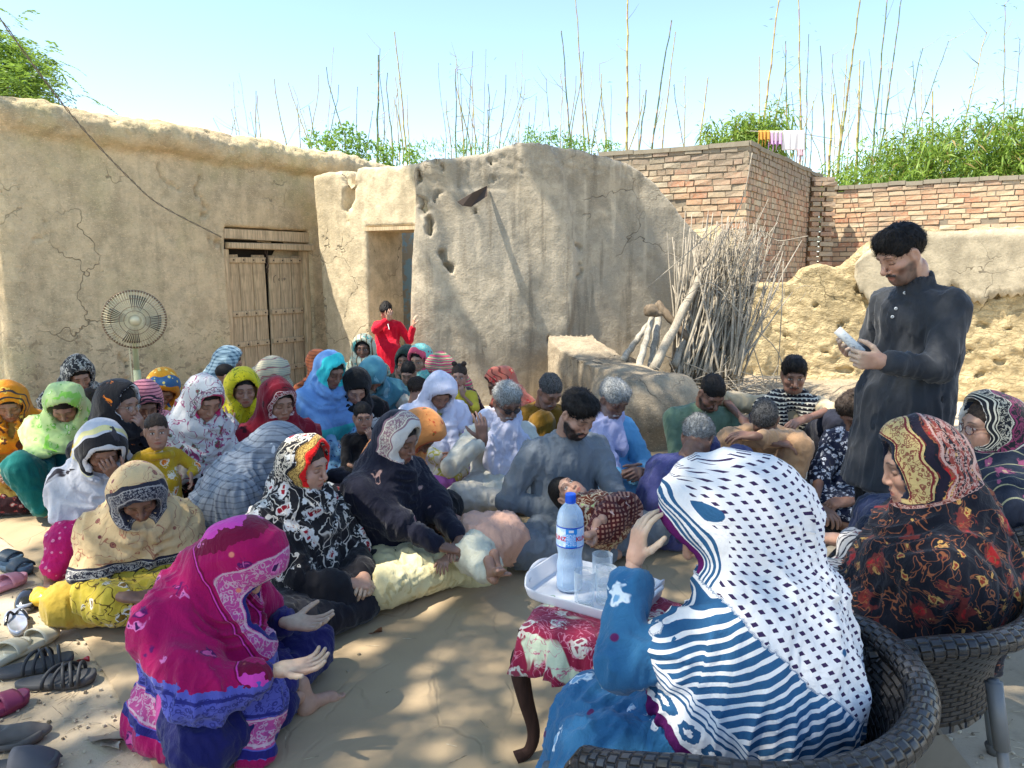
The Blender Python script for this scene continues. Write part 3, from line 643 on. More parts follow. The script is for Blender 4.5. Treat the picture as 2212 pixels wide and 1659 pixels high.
# ================================================================ cloth, skin, hair materials
CM = {}
def cloth(key, c, pats=(), rough=.85, weave=260, wr=.5, sheen=.15, c2=None):
    """pats: ('dots',col,cell,rad[,ring]) ('flor',col,col2,cell,rad) ('blob',col,scale,thr) ('vein',col,scale,w) ('band',col,lo,hi[,tooth])
    ('hem',col,lo,hi) ('stripe',col,axis,period,duty) ('grid',col,period,duty) ('lace',col,lo,hi,cell) ; bands use the cloth-edge distance"""
    if key in CM: return CM[key]
    t = NT(key, rough, .15); v = t.attr('cuv'); e = t.attr('edg', 'Fac'); h = t.attr('hem', 'Fac'); sp = t.sep(v)
    n0 = t.noise(v, 3.5, 3); col = t.mix(t.ramp(n0, .3, .7), tuple(x * .88 for x in c), tuple(min(1, x * 1.08) for x in c))
    if c2: col = t.mix(t.ramp(t.noise(v, 4, 3, .5, .5), .45, .58), col, c2)
    wv = t.vmath('ADD', v, t.vmath('SCALE', t.noise(v, 14, 2, .5, 0, 1)))
    wv.node.inputs[1].links[0].from_node.inputs['Scale'].default_value = .035
    for q in pats:
        k, pc = q[0], q[1]; pc = tuple(pc)
        if k == 'dots':
            d = t.voro(v, 1 / q[2], rnd=.75); m = t.ramp(d, q[3], q[3] + .04, 1, 0); col = t.mix(m, col, pc)
            if len(q) > 4: col = t.mix(t.math('MULTIPLY', t.ramp(d, q[3] * .55, q[3] * .62), t.ramp(d, q[3] * .72, q[3] * .8, 1, 0)), col, q[4])
        elif k == 'flor':
            d = t.voro(wv, 1 / q[3], rnd=.9); pn = t.noise(wv, 2.6 / q[3], 2)
            dd = t.math('ADD', d, t.math('MULTIPLY', t.math('SUBTRACT', pn, .5), .9)); col = t.mix(t.ramp(dd, q[4], q[4] + .05, 1, 0), col, pc)
            col = t.mix(t.ramp(dd, q[4] * .5, q[4] * .5 + .04, 1, 0), col, q[2])
            lf = t.math('ABSOLUTE', t.math('SUBTRACT', t.noise(wv, 1.3 / q[3], 3, .5, 1), .5))
            col = t.mix(t.math('MULTIPLY', t.ramp(lf, .008, .016, 1, 0), t.math('MULTIPLY', t.ramp(d, q[4] * 1.45, q[4] * 1.7, 1, 0), .8)), col, pc)
        elif k == 'blob': col = t.mix(t.ramp(t.noise(v, q[2], 3, .55, .8), q[3], q[3] + .03), col, pc)
        elif k == 'vein': col = t.mix(t.ramp(t.math('ABSOLUTE', t.math('SUBTRACT', t.noise(wv, q[2], 2, .5, 1.2), .5)), q[3], q[3] + .012, 1, 0), col, pc)
        elif k == 'stripe':
            ax = sp[q[2]] if isinstance(q[2], int) else (e if q[2] == 'edg' else h)
            m = t.math('LESS_THAN', t.math('FRACT', t.math('DIVIDE', ax, q[3])), q[4])
            if len(q) > 5: m = t.math('MULTIPLY', m, t.math('GREATER_THAN', ax if len(q) < 8 else (e if q[7] == 'edg' else h), q[5]))
            if len(q) > 6: m = t.math('MULTIPLY', m, t.math('LESS_THAN', ax if len(q) < 8 else (e if q[7] == 'edg' else h), q[6]))
            col = t.mix(m, col, pc)
        elif k == 'grid':
            m = None
            for i in (0, 1, 2):
                if i == q[4] if len(q) > 4 else i == 1: continue
                l = t.math('LESS_THAN', t.math('FRACT', t.math('DIVIDE', sp[i], q[2])), q[3]); m = l if m is None else t.math('MULTIPLY', m, l)
            col = t.mix(m, col, pc)
        elif k == 'check':
            a = t.math('LESS_THAN', t.math('FRACT', t.math('DIVIDE', sp[0], q[2])), q[3]); b = t.math('LESS_THAN', t.math('FRACT', t.math('DIVIDE', sp[2], q[2])), q[3])
            col = t.mix(t.math('MULTIPLY', t.math('ADD', a, b), .5), col, pc)
        elif k in ('band', 'hem'):
            a = e if k == 'band' else h; j = 0
            if len(q) > 4: a = t.math('ADD', a, t.math('MULTIPLY', t.math('SUBTRACT', t.noise(v, 45, 1), .5), q[4]))
            col = t.mix(t.math('MULTIPLY', t.math('GREATER_THAN', a, q[2]), t.math('LESS_THAN', a, q[3])), col, pc)
        elif k in ('lace', 'hlace'):
            a = e if k == 'lace' else h; d = t.voro(wv, 1.5 / q[4], rnd=1); sq = t.math('ABSOLUTE', t.math('SUBTRACT', t.noise(wv, 1.1 / q[4], 2, .5, .6), .5))
            mm = t.math('MAXIMUM', t.ramp(t.math('ABSOLUTE', t.math('SUBTRACT', d, .30)), .06, .12, .8, 0), t.ramp(sq, .015, .03, .9, 0)); w3 = (q[3] - q[2])
            rail = t.math('LESS_THAN', t.math('ABSOLUTE', t.math('SUBTRACT', t.math('ABSOLUTE', t.math('SUBTRACT', a, q[2] + w3 / 2)), w3 * .43)), w3 * .035); mm = t.math('MAXIMUM', mm, rail)
            m = t.math('MULTIPLY', t.math('MULTIPLY', t.math('GREATER_THAN', a, q[2]), t.math('LESS_THAN', a, q[3])), mm); col = t.mix(m, col, pc)
    f = t.noise(v, weave, 2); col = t.mix(.16, col, t.mix(f, (.0, .0, .0), col, 'MIX'))
    t.col(col); t.b.inputs['Sheen Weight'].default_value = sheen; t.b.inputs['Sheen Roughness'].default_value = .5
    w = t.noise(t.map(v, (1, 1, .35)), 15, 4, .55, .9); w2 = t.noise(v, 42, 3, .6, .5)
    t.bump(t.math('ADD', t.math('MULTIPLY', w, 1.0), t.math('ADD', t.math('MULTIPLY', w2, .28), t.math('MULTIPLY', f, .03))), wr, .022)
    CM[key] = t.m; return t.m
t = NT('skin', .48, .42); c_ = t.attr('Col', 'Color'); p = t.obj(); n = t.noise(p, 60, 4); n2 = t.noise(p, 14, 3)
c_ = t.mix(t.math('MULTIPLY', t.ramp(n, .4, .7), .14), c_, (.10, .05, .03)); c_ = t.mix(t.math('MULTIPLY', t.ramp(n2, .5, .7), .12), c_, (.5, .22, .15))
t.col(c_); t.b.inputs['Subsurface Weight'].default_value = .12; t.b.inputs['Subsurface Radius'].default_value = (.012, .005, .003); t.b.inputs['Subsurface Scale'].default_value = .6
t.bump(t.noise(p, 190, 3), .25, .0015); M_SKIN = t.m
def hair_mat(name, c, c2):
    t = NT(name, .6, .22); p = t.obj(); g = t.noise(t.map(p, (1.4, .7, 1)), 120, 3, .6, .5); t.col(t.mix(t.ramp(g, .35, .65), c, c2)); t.bump(g, .6, .004); return t.m
HAIR = {'k': hair_mat('hair_black', (.005, .0045, .0045), (.017, .014, .012)), 'b': hair_mat('hair_dark_brown', (.018, .012, .009), (.05, .033, .022)),
        'g': hair_mat('hair_grey', (.16, .16, .15), (.42, .42, .40)), 'm': hair_mat('hair_greying', (.016, .015, .014), (.11, .105, .10))}
SKIN = {'d': (.20, .105, .070), 'm': (.33, .185, .125), 'l': (.43, .25, .172), 'r': (.28, .15, .10), 'f': (.42, .25, .175)}

# ---------------------------------------------------------------- head
def head(vx=.004, sex='w', eyes='closed', skin=(.2, .1, .06), beard=None, age=0, child=False, seed=0, brow=1, fat=0, hairc=(.02, .017, .015), lip=0):
    rr = random.Random(seed); nw = rr.uniform(.9, 1.15) * (1.12 if sex == 'm' else 1); F = Field()
    if child: nw *= .75
    jw = .0 if sex == 'w' else .005
    F.add(ell((0, -.016, .034), (.074, .094, .083)), .02)
    F.add(ell((0, .022, -.032), (.060 + fat, .064, .082)), .03)
    F.add(cone((-.030, .050, -.094), (.030, .050, -.094), .020 + jw), .03); F.add(cone((0, .066, -.098), (0, .062, -.088), .019 + jw * .6), .02)
    for s in (-1, 1):
        F.add(cone((s * (.052 + jw + fat), -.005, -.045), (s * .025, .052, -.092), .020, .018), .03)
        F.add(ell((s * .040, .055, -.030), (.024 + fat, .024, .022)), .02)
    if child or fat:
        for s in (-1, 1): F.add(ell((s * .036, .050, -.055), (.028, .030, .026)), .02)
    F.add(cone((-.034, .070, .024), (.034, .070, .024), .015 + (.002 if sex == 'm' else 0)), .018); F.add(cone((0, .078, .03), (0, .086, .008), .010), .015)
    for s in (-1, 1): F.cut(ell((s * .031, .096, .001), (.021, .018, .015)), .014)
    for s in (-1, 1): F.add(ell((s * .031, .0685, .000), (.0165, .0135, .0125)), .003)
    F.add(cone((0, .083, .008), (0, .104 * (.5 + .5 * nw), -.030), .0075, .0105 * nw), .012); F.add(ell((0, .102 * (.5 + .5 * nw), -.036), (.0105 * nw, .011, .0095)), .006)
    for s in (-1, 1): F.add(ell((s * .0125 * nw, .091, -.039), (.0085, .0105, .0075)), .005)
    F.add(ell((0, .074, -.067), (.030, .018, .022)), .014)
    F.add(cone((-.018, .084, -.0655), (.018, .084, -.0655), .0052), .004); F.add(cone((-.008, .0875, -.0640), (.008, .0875, -.0640), .0058), .005)
    F.add(cone((-.014, .0845, -.0770), (.014, .0845, -.0770), .0068), .005); F.cut(cone((-.022, .094, -.0712), (.022, .094, -.0712), .0035), .004)
    F.add(ell((0, .072, -.100), (.017, .016, .014)), .012)
    for s in (-1, 1):
        M = rotm(s * 18, 0, 0); F.add(ell((s * .077, -.008, -.012), (.009, .021, .033), M), .008); F.cut(ell((s * .086, -.004, -.010), (.007, .011, .019), M), .006)
    F.add(cone((0, -.018, -.05), (0, -.026, -.130), .050 if sex == 'm' else .043, .052 if sex == 'm' else .045), .03)
    V, Q = F.mesh(vx)
    x, y, z = V.T; C = np.tile(np.array(skin), (len(V), 1)); ax = abs(x); fr = sstep(.02, .06, y)
    def mixc(m, c): C[:] = C * (1 - m[:, None]) + np.array(c) * m[:, None]
    sk = np.array(skin); mixc(.5 * sstep(.05, .02, np.hypot(ax - .04, z + .035)) * fr, sk * (1.18, .98, .9)); w = max(vx, .0032)
    mixc(.35 * sstep(.026, .014, np.hypot(ax - .031, (z - .002) * 1.25)) * fr, sk * .55)
    lipm = sstep(w * 1.1, 0, np.maximum(abs(z + .071) - .0095 + ax * .30, ax - .023)) * sstep(.07, .078, y)
    mixc(lipm * .8, sk * (.95, .55, .55) + np.array((.06, .0, .0)) * (1 if sex == 'w' else .3))
    mixc(sstep(.0030, .0008, abs(z + .0715)) * sstep(.024, .018, ax) * (y > .07) * .7, sk * .25)
    # brows
    bz = .0245 + .004 * np.sin(np.clip((ax - .012) / .036, 0, 1) * math.pi); mixc(sstep(.0028 + w * .5, .001, abs(z - bz)) * sstep(.009, .013, ax) * sstep(.052, .046, ax) * fr * .85 * brow, hairc)
    ez = np.hypot(ax - .031, 0)
    if eyes == 'closed':
        lz = -.0055 - .003 * (1 - (np.clip(abs(ax - .031) / .017, 0, 1)) ** 2); mixc(sstep(.0012 + w * .45, .0004, abs(z - lz)) * sstep(.019, .015, abs(ax - .031)) * (y > .045) * .9, (.012, .008, .007))
    else:
        em = sstep(1.1, .85, np.hypot((ax - .031) / .0145, z / .0072)) * (y > .045); mixc(em, (.55, .52, .48))
        gx = rr.uniform(-.003, .003); mixc(sstep(1.15, .8, np.hypot((x - np.sign(x) * .031 - gx) / .0066, z / .0068)) * (y > .045), (.018, .010, .007))
        lz = .0062 * np.sqrt(np.clip(1 - ((ax - .031) / .016) ** 2, 0, 1)); mixc(sstep(.0012 + w * .45, .0004, abs(z - lz - .001)) * sstep(.018, .015, abs(ax - .031)) * (y > .045) * .9, (.01, .007, .006))
    if beard:
        nz = fbm(V * 90, 2, 5) * .25; bc, st, mo = beard
        jaw = sstep(-.050, -.068, z + nz * .02 - .026 * sstep(.034, .060, ax)) * sstep(-.002, .010, y) * sstep(-.03, .0, y) * (z > -.125); lipx = sstep(.015, .022, np.hypot(ax * .8, (z + .071) * 1.2))
        ch = sstep(.008, .016, y) * sstep(.040, .028, y) * sstep(.045, .053, ax) * sstep(.03, .01, z) * sstep(-.10, -.06, z)
        mixc(np.clip((jaw * lipx + ch * .12) * st * (1 + nz), 0, 1), bc)
        mixc(sstep(.0062 + w * .3, .003, abs(z + .0545 + ax * .25)) * (ax < .030) * (y > .06) * mo, bc)
        if st > .8:
            N = vnormals(V, Q); V = V + N * (np.clip(jaw * lipx, 0, 1) * (.006 + .003 * fbm(V * 120, 2, 6)))[:, None]
        if mo > .8:
            N = vnormals(V, Q); V = V + N * (sstep(.008, .003, abs(z + .0555 + ax * .25)) * (ax < .028) * (y > .06) * .005)[:, None]
    if age:
        V = V + vnormals(V, Q) * ((1 - abs(fbm(V * (60, 60, 130), 2, 8)) * 3).clip(0, 1) * -.0016 * age * fr)[:, None]; mixc(.35 * sstep(.35, .8, 1 - abs(fbm(V * (55, 55, 150), 2, 9)) * 3) * age * fr, sk * .5)
    return V, Q, C
# ---------------------------------------------------------------- hair
def nrm2(a): return a / (np.linalg.norm(a, axis=1)[:, None] + 1e-9)
def blades(V, N, n, ln, wd, flow, seed=0, lift=.35):
    rr = np.random.RandomState(seed); i = rr.randint(0, len(V), n); p = V[i]; d = flow(p); d = d - N[i] * (d * N[i]).sum(1)[:, None]; d = nrm2(d) + N[i] * lift + rr.randn(n, 3) * .18; d /= np.linalg.norm(d, axis=1)[:, None]
    s = np.cross(d, N[i]); s /= np.linalg.norm(s, axis=1)[:, None] + 1e-9; L = (ln * rr.uniform(.6, 1.3, n))[:, None]; q = p - N[i] * .003; w = wd * .5
    v = np.stack([q - s * w, q + s * w, q + d * L * .55 + s * w * .8, q + d * L * .55 - s * w * .8, q + d * L + s * w * .1 - N[i] * L * .15, q + d * L - s * w * .1 - N[i] * L * .15], 1).reshape(-1, 3)
    b = np.arange(n)[:, None] * 6; return v, np.concatenate([b + [0, 1, 2, 3], b + [3, 2, 4, 5]])
def hair(style='short', vx=.005, seed=0, n=900, thin=0):
    F = Field()
    if style in ('short', 'curly', 'full', 'fringe', 'shaved'):
        e = {'short': .004, 'curly': .010, 'full': .008, 'fringe': .008, 'shaved': .001}[style]
        F.add(ell((0, -.017, .040), (.0755 + e * .7, .096 + e * .8, .082 + e)), 0)
        if style in ('full', 'curly'): F.add(ell((0, .030, .095), (.060, .060, .038)), .03); F.add(ell((0, -.06, .02), (.062, .05, .06)), .03)
        if style == 'fringe': F.add(ell((0, .055, .070), (.062, .040, .035)), .02)
        lowf = .052 if style != 'fringe' else .034
        F.cut(ell((0, .105, -.035), (.068, .085, lowf + .045)), .012); F.cut(plane((0, -.02, -.075), (0, -.25, 1)), .01) if False else None
        F.keep(plane((0, -.06, -.062), (0, .55, -1)), .01)
        F.cut(box((0, .06, -.085), (.2, .055, .085)), .02); F.cut(ell((.09, -.005, -.03), (.03, .03, .045)), .01); F.cut(ell((-.09, -.005, -.03), (.03, .03, .045)), .01)
    else:   # women: smooth drawn-back hair
        F.add(ell((0, -.022, .034), (.081, .100, .091)), 0); F.add(ell((0, -.09, -.02), (.05, .05, .06)), .05)
        F.cut(ell((0, .115, -.030), (.064, .082, .094)), .008); F.cut(box((0, .06, -.10), (.2, .072, .11)), .02)
        F.cut(cone((0, .0, .137), (0, .1, .115), .008), .006)
        if style == 'buns':
            for s in (-1, 1): F.add(ell((s * .05, -.02, .125), (.028, .028, .026)), .01)
        if style == 'long': F.add(ell((0, -.06, -.06), (.10, .07, .11)), .05)
    V, Q = F.mesh(vx); N = vnormals(V, Q)
    if style in ('short', 'full', 'fringe'): V = V + N * (fbm(V * (75, 26, 40), 3, seed) * (.012 if style != 'short' else .008))[:, None]
    if style == 'curly': V = V + N * (fbm(V * 55, 3, seed) * .018)[:, None]
    if style not in ('shaved',):
        fl = {'short': lambda p: np.stack([p[:, 0] * 4, p[:, 1] * 0 - .35, -.6 - p[:, 2] * 2], 1), 'full': lambda p: np.stack([p[:, 0] * 6, p[:, 1] * 6 + .2, .1 - p[:, 2] * 3], 1),
              'curly': lambda p: np.stack([p[:, 0] * 8, p[:, 1] * 8, .2 - p[:, 2] * 3], 1), 'fringe': lambda p: np.stack([p[:, 0] * 3, p[:, 1] * 8, -.8 + p[:, 2] * 0], 1)}.get(style, lambda p: np.stack([p[:, 0] * 2, -.9 + p[:, 1] * 0, -.5 + p[:, 2] * 0], 1))
        ln = {'short': .022, 'full': .034, 'curly': .024, 'fringe': .034}.get(style, .03)
        bv, bq = blades(V, N, n, ln, .0022, fl, seed, {'short': .28, 'full': .32, 'curly': .5}.get(style, .08)); bq = bq + len(V); V = np.concatenate([V, bv]); Q = np.concatenate([Q, bq])
    return V, Q
# ---------------------------------------------------------------- hands and feet
HC = {}
def hand(curl=.4, spread=.1, vx=.0042, thumb=.5, fcurl=None):
    key = (curl, spread, vx, thumb, fcurl)
    if key in HC: return HC[key]
    F = Field(); xs = (-.030, -.010, .010, .028); ys = (.086, .090, .086, .078); ls = (.94, 1.05, .98, .78)
    for x, y in zip(xs, ys): F.add(cone((x * .55, .0, 0), (x, y, 0), .0165, .0115), .012)
    F.add(cone((0, -.03, 0), (0, .01, 0), .022, .022), .02); F.add(ell((-.024, .030, -.008), (.015, .030, .015)), .012)
    for k, (x, y, l) in enumerate(zip(xs, ys, ls)):
        p = np.array((x, y, 0.)); a = 0; fan = (x / .03) * spread; c = (fcurl[k] if fcurl else curl) * (1 + .12 * k)
        for sl_, (sg, r0, r1) in enumerate(((.043, .0105, .0092), (.027, .0092, .0083), (.022, .0083, .0068))):
            a += c * (.95, 1.15, .75)[sl_]; d = np.array((math.sin(fan) * math.cos(a), math.cos(a) * math.cos(fan), -math.sin(a))); q = p + d * sg * l; F.add(cone(p, q, r0, r1), .0025 if sl_ == 0 else .001); p = q
    p = np.array((-.026, .018, -.006)); d = nrm((-.75, .62, -.25)); d2 = nrm((-.75 + .75 * thumb, .75, -.25 - .5 * thumb)); d3 = nrm((-.6 + .95 * thumb, .8, -.25 - .6 * thumb))
    for dd, l, r0, r1 in ((d, .040, .014, .0115), (d2, .032, .0115, .0100), (d3, .026, .0100, .0078)):
        q = p + dd * l; F.add(cone(p, q, r0, r1), .005); p = q
    V, Q = F.mesh(vx); HC[key] = (V, Q); return HC[key]
def foot(vx=.005):
    if 'foot' + str(vx) in HC: return HC['foot' + str(vx)]
    F = Field(); F.add(ell((0, -.015, .035), (.032, .036, .036)), 0); F.add(cone((0, .0, .045), (0, .10, .028), .032, .026), .02); F.add(cone((-.012, .12, .018), (.02, .11, .018), .022, .02), .02)
    F.add(cone((0, -.005, .05), (0, -.01, .13), .032, .036), .02)
    for k, (x, y, r) in enumerate(((-.030, .170, .014), (-.010, .168, .0105), (.006, .162, .010), (.021, .153, .0095), (.034, .140, .009))): F.add(cone((x * .8, .125, .014), (x, y, .012), r * .9, r), .004)
    V, Q = F.mesh(vx); HC['foot' + str(vx)] = (V, Q); return V, Q
def place(VQ, o, y, up, mirror=False, s=1.0):
    V, Q = VQ; V = V * s
    if mirror: V = V * (-1, 1, 1); Q = Q[:, ::-1]
    y = nrm(y); z = nrm(np.asarray(up, float) - y * (np.asarray(up, float) @ y)); x = np.cross(y, z)
    return V @ np.array([x, y, z]) + np.asarray(o, float), Q
def ik(S, T, l1, l2, hint):
    S, T = np.asarray(S, float), np.asarray(T, float); d = T - S; L = np.linalg.norm(d); Lc = min(L, (l1 + l2) * .995); d = d / (L + 1e-9); T = S + d * Lc
    a = (l1 * l1 - l2 * l2 + Lc * Lc) / (2 * Lc); h = math.sqrt(max(l1 * l1 - a * a, 0)); n_ = np.asarray(hint, float) - d * (np.asarray(hint, float) @ d); return S + d * a + nrm(n_) * h, T
# ---------------------------------------------------------------- folds
def folds(V, N, amp=.010, sc=1.0, sd=0, ax=(0, 0), vert=1.6, hf=.0):
    th = np.arctan2(V[:, 0] - ax[0], V[:, 1] - ax[1]); r = np.hypot(V[:, 0] - ax[0], V[:, 1] - ax[1])
    q = np.stack([V[:, 0] * 11 * sc, V[:, 1] * 11 * sc, V[:, 2] * vert * 3 * sc + th * .8], 1); q = q + np.stack([fbm(V * 4, 2, sd + 40), fbm(V * 4, 2, sd + 41), fbm(V * 4, 2, sd + 42)], 1) * 1.2
    n1 = vn(q, sd); f = (1 - abs(2 * n1 - 1)) ** 1.5 - .45; n2 = vn(q * 2.1 + 9, sd + 1); f2 = (1 - abs(2 * n2 - 1)) ** 2 - .33
    return V + N * (1.7 * amp * (f + .5 * f2))[:, None]
def swag(V, c, k, sd):
    d = V - c; r = np.linalg.norm(d * (1, 1, 1.25), axis=1); th = np.arctan2(d[:, 0], d[:, 1]); q = np.stack([r * k, th * 1.1, d[:, 2] * 2], 1) + fbm(V * 5, 2, sd)[:, None] * .8
    return (1 - abs(2 * vn(q, sd) - 1)) ** 1.5 - .45
PEOPLE = []
def person(label, px, py, hz=.66, yaw=0, hyaw=None, pitch=30, roll=0, lean=(0, .12), s=1.0, sex='w', skin='m', pose='cross', group=None,
           eyes='closed', beard=None, age=0, child=False, fat=0, hr='k', hstyle=None, scarf=None, top=None, legs=None, arms=('lap', 'lap'), sleeve=.92, feet=False,
           capez=.30, hood=(1, 1, 0), width=1.0, cloth_extra=None, scarf_extra=None, vx=None, seed=None, Y=None, kneew=1.0, skirt=1, amp=1.0, cape=1, knees=None, base_z=0.0, ankles=None, pelz=None, torso_r=1.0, hs=1.0, nohair=False, hairn=None, vcut=0, armc=.95, bell=0, edgeax=None, head_lift=0):
    if sex == 'w' and not child and s == 1.0: s = .93
    seed = seed if seed is not None else len(PEOPLE) * 13 + 5
    hw = PZ(px, py, hz) if Y is None else P(px, py, Y)
    hyaw = yaw if hyaw is None else hyaw; f = np.array([math.sin(R(yaw)), -math.cos(R(yaw))]); rt = np.array([f[1], -f[0]])
    og = hw[:2] - f * lean[1] * s - rt * lean[0] * s; E = empty('person', (og[0], og[1], base_z), R(yaw + 180)); E.scale = (s, s, s)
    tag(E, label, 'person', group); dist = float(hw[1]); PEOPLE.append(E)
    if vx is None: vx = .0075 if dist < 2.9 else (.0095 if dist < 4.2 else .012)
    vx = vx / s; hvx = .0031 if dist < 3.2 else (.0038 if dist < 4.5 else .0048)
    Hc = np.array([lean[0], lean[1], (hw[2] - base_z) / s]); Rh = rotm(hyaw - yaw, pitch, roll); HL = lambda *v: Hc + Rh @ np.array(v, float) * hs
    skc = np.array(SKIN[skin]) * random.Random(seed).uniform(.9, 1.12)
    # skeleton
    if pose == 'stand': pel = np.array([0, 0, .92])
    elif pose == 'chair': pel = np.array([0, 0, .50])
    elif pose == 'squat': pel = np.array([0, -.05, .24])
    else: pel = np.array([0, 0, .13])
    if pelz is not None: pel[2] = pelz
    att = HL(0, -.032, -.095); tow = nrm(nrm(pel - att) * .42 + np.array([0, -.10 - .42 * math.sin(R(pitch)), -.6])); NB = att + tow * .085; SM = NB + tow * .07
    sw = (.165 if sex == 'w' else .178) * width; bright = np.array([1., 0, 0])
    SR, SL = SM + bright * sw - (0, 0, .02), SM - bright * sw - (0, 0, .02); up = nrm(SM - pel)
    mid = pel * .5 + SM * .5 + np.array([0, -.05, 0]); ch = pel * .2 + SM * .8 + np.array([0, -.015, 0])
    # legs
    if pose == 'cross': K = [(kneew * .34, .24, .13), (-kneew * .34, .24, .13)]; A = [(-.10, .34, .07), (.10, .27, .07)]
    elif pose == 'kneesup': K = [(.15, .34, .47), (-.15, .34, .47)]; A = [(.13, .40, .08), (-.13, .40, .08)]
    elif pose == 'squat': K = [(.24, .32, .50), (-.20, .34, .50)]; A = [(.17, .18, .09), (-.15, .20, .09)]
    elif pose == 'stand': K = [(.10, .03, .50), (-.10, .02, .50)]; A = [(.10, 0, .09), (-.10, 0, .09)]
    elif pose == 'chair': K = [(.15, .44, .50), (-.15, .44, .50)]; A = [(.14, .46, .09), (-.14, .46, .09)]
    elif pose == 'oneup': K = [(.20, .30, .46), (-.34, .22, .13)]; A = [(.14, .36, .08), (.05, .30, .07)]
    if knees: K = knees
    if ankles: A = ankles
    K = [np.array(k, float) for k in K]; A = [np.array(a, float) for a in A]
    if pose != 'lie':
        pw = lambda q, ar: q
    cy, sy = math.cos(R(yaw + 180)), math.sin(R(yaw + 180))
    def loc(q):
        w_ = P(*q); dx, dy = (w_[0] - og[0]) / s, (w_[1] - og[1]) / s; return np.array([cy * dx + sy * dy, -sy * dx + cy * dy, (w_[2] - base_z) / s])
    def ldir(q): return np.array([cy * q[0] + sy * q[1], -sy * q[0] + cy * q[1], q[2]])
    # arms
    EW = []
    for side, (ar, Sh) in enumerate(zip(arms, (SR, SL))):
        sg = 1 if side == 0 else -1; d = None
        if isinstance(ar, str):
            if ar == 'lap': T, d, n_, cu = (sg * .055, .30, .215), (-sg * .75, .65, -.15), (-sg * .2, -.3, -1), .75
            elif ar == 'clasp': T, d, n_, cu = (sg * .06, .33, .27), (-sg * .75, .6, .1), (-sg * .9, 0, -.3), .8
            elif ar == 'face': T, d, n_, cu = HL(sg * .05, .125, -.17), Rh @ np.array((-sg * .25, -.1, 1)), Rh @ np.array((-sg * .3, -1, 0)), .55
            elif ar == 'brow': T, d, n_, cu = HL(sg * .055, .14, -.10), Rh @ np.array((-sg * .55, -.25, 1)), Rh @ np.array((0, -1, -.2)), .35
            elif ar == 'knee': T, d, n_, cu = K[side] + np.array((0, .0, .10)), (0, 1, -.4), (0, -.2, -1), .5
            elif ar == 'floor': T, d, n_, cu = (sg * .36, .05, .10), (sg * .3, .9, -.1), (0, 0, -1), .2
            elif ar == 'pray': T, d, n_, cu = (sg * .09, .38, .36), (sg * .05, .9, .25), (-sg * .35, -.2, 1), .25
            hint = (sg * .8, -.3, -.7)
        elif ar[0] == 'px': T, d, n_, cu = loc(ar[1]), ldir(ar[2]), ldir(ar[3]), ar[4]; hint = ldir(ar[5]) if len(ar) > 5 and ar[5] is not None else (sg * .8, -.3, -.7); ar = (T, d, n_, cu, hint, ar[6] if len(ar) > 6 else 1)
        else: T, d, n_, cu = ar[:4]; hint = ar[4] if len(ar) > 4 else (sg * .8, -.3, -.7)
        l1, l2 = (.285, .25) if sex == 'm' else (.265, .235)
        e_, w_ = ik(Sh, T, l1, l2, hint); EW.append((e_, w_, nrm(d if d is not None else w_ - e_), n_, cu, ar[5] if not isinstance(ar, str) and len(ar) > 5 else 1))
    # ---- body: one skin mesh
    parts = []; hV, hQ, hCc = head(hvx, sex, eyes, skc, beard, age, child, seed, fat=fat); parts.append((hV * hs @ Rh.T + Hc, hQ, hCc))
    B = Field(); B.add(cone(att, NB, .045 if sex == 'w' else .053, .055), 0); B.add(cone(NB, SM, .05, .07), .03); B.add(cone(SR * .9 + SL * .1, SL * .9 + SR * .1, .045), .04)
    B.add(cone(ch, mid, .10, .095), .05); B.add(cone(mid, pel, .095, .11), .05)
    for (e_, w_, d, n_, cu, on), Sh in zip(EW, (SR, SL)): B.add(cone(Sh, e_, .040, .033), .03); B.add(cone(e_, w_, .033 if sex == 'm' else .030, .021), .015)
    for k_, a_ in zip(K, A): B.add(cone(pel + (np.sign(k_[0]) * .07, 0, -.02), k_, .062, .045), .03); B.add(cone(k_, a_, .044, .028), .02)
    bV, bQ = B.mesh(max(.011, vx)); parts.append((bV, bQ, np.tile(skc, (len(bV), 1)) * (1 + .08 * fbm(bV * 9, 2, 3))[:, None]))
    hm = .0036 if dist < 3.4 else .0048
    for side, (e_, w_, d, n_, cu, on) in enumerate(EW):
        if not on: continue
        sc_ = on * (1.0 if sex == 'm' else .92) * (.95 if child else 1); V, Q = hand(cu, .12, hm, .45 if cu > .3 else .15)
        V, Q = place((V, Q), w_ + d * .012, d, -np.asarray(n_, float), side == 1, sc_); c = np.tile(skc, (len(V), 1)); pal = sstep(0, .02, (V - w_) @ nrm(n_))[:, None]; c = c * (1 - pal * .55) + np.minimum(skc * 1.7 + .05, .6) * pal * .55; parts.append((V, Q, c))
    if feet:
        for side, (k_, a_) in enumerate(zip(K, A)):
            fd = feet[side] if not isinstance(feet, bool) else None
            if fd is None: fd = ((0, 1, -.05), (0, 0, 1)) if pose in ('stand', 'chair', 'kneesup', 'squat') else ((-np.sign(k_[0]) * .9, .35, 0), (0, -.4, .9))
            V, Q = foot(.005 if dist < 3.6 else .0065); V, Q = place((V, Q), a_ - nrm(fd[1]) * .085, fd[0], fd[1], side == 1, 1.0 if sex == 'm' else .92); parts.append((V, Q, np.tile(skc * .95, (len(V), 1))))
    off = 0; VV, QQ, CC = [], [], []
    for v, q, c in parts: VV.append(v); QQ.append(q + off); CC.append(c); off += len(v)
    add('body', np.concatenate(VV), np.concatenate(QQ), M_SKIN, E, attrs={'Col': np.clip(np.concatenate(CC), .004, 1)})
    # ---- hair
    if hstyle is None: hstyle = 'w' if sex == 'w' else 'short'
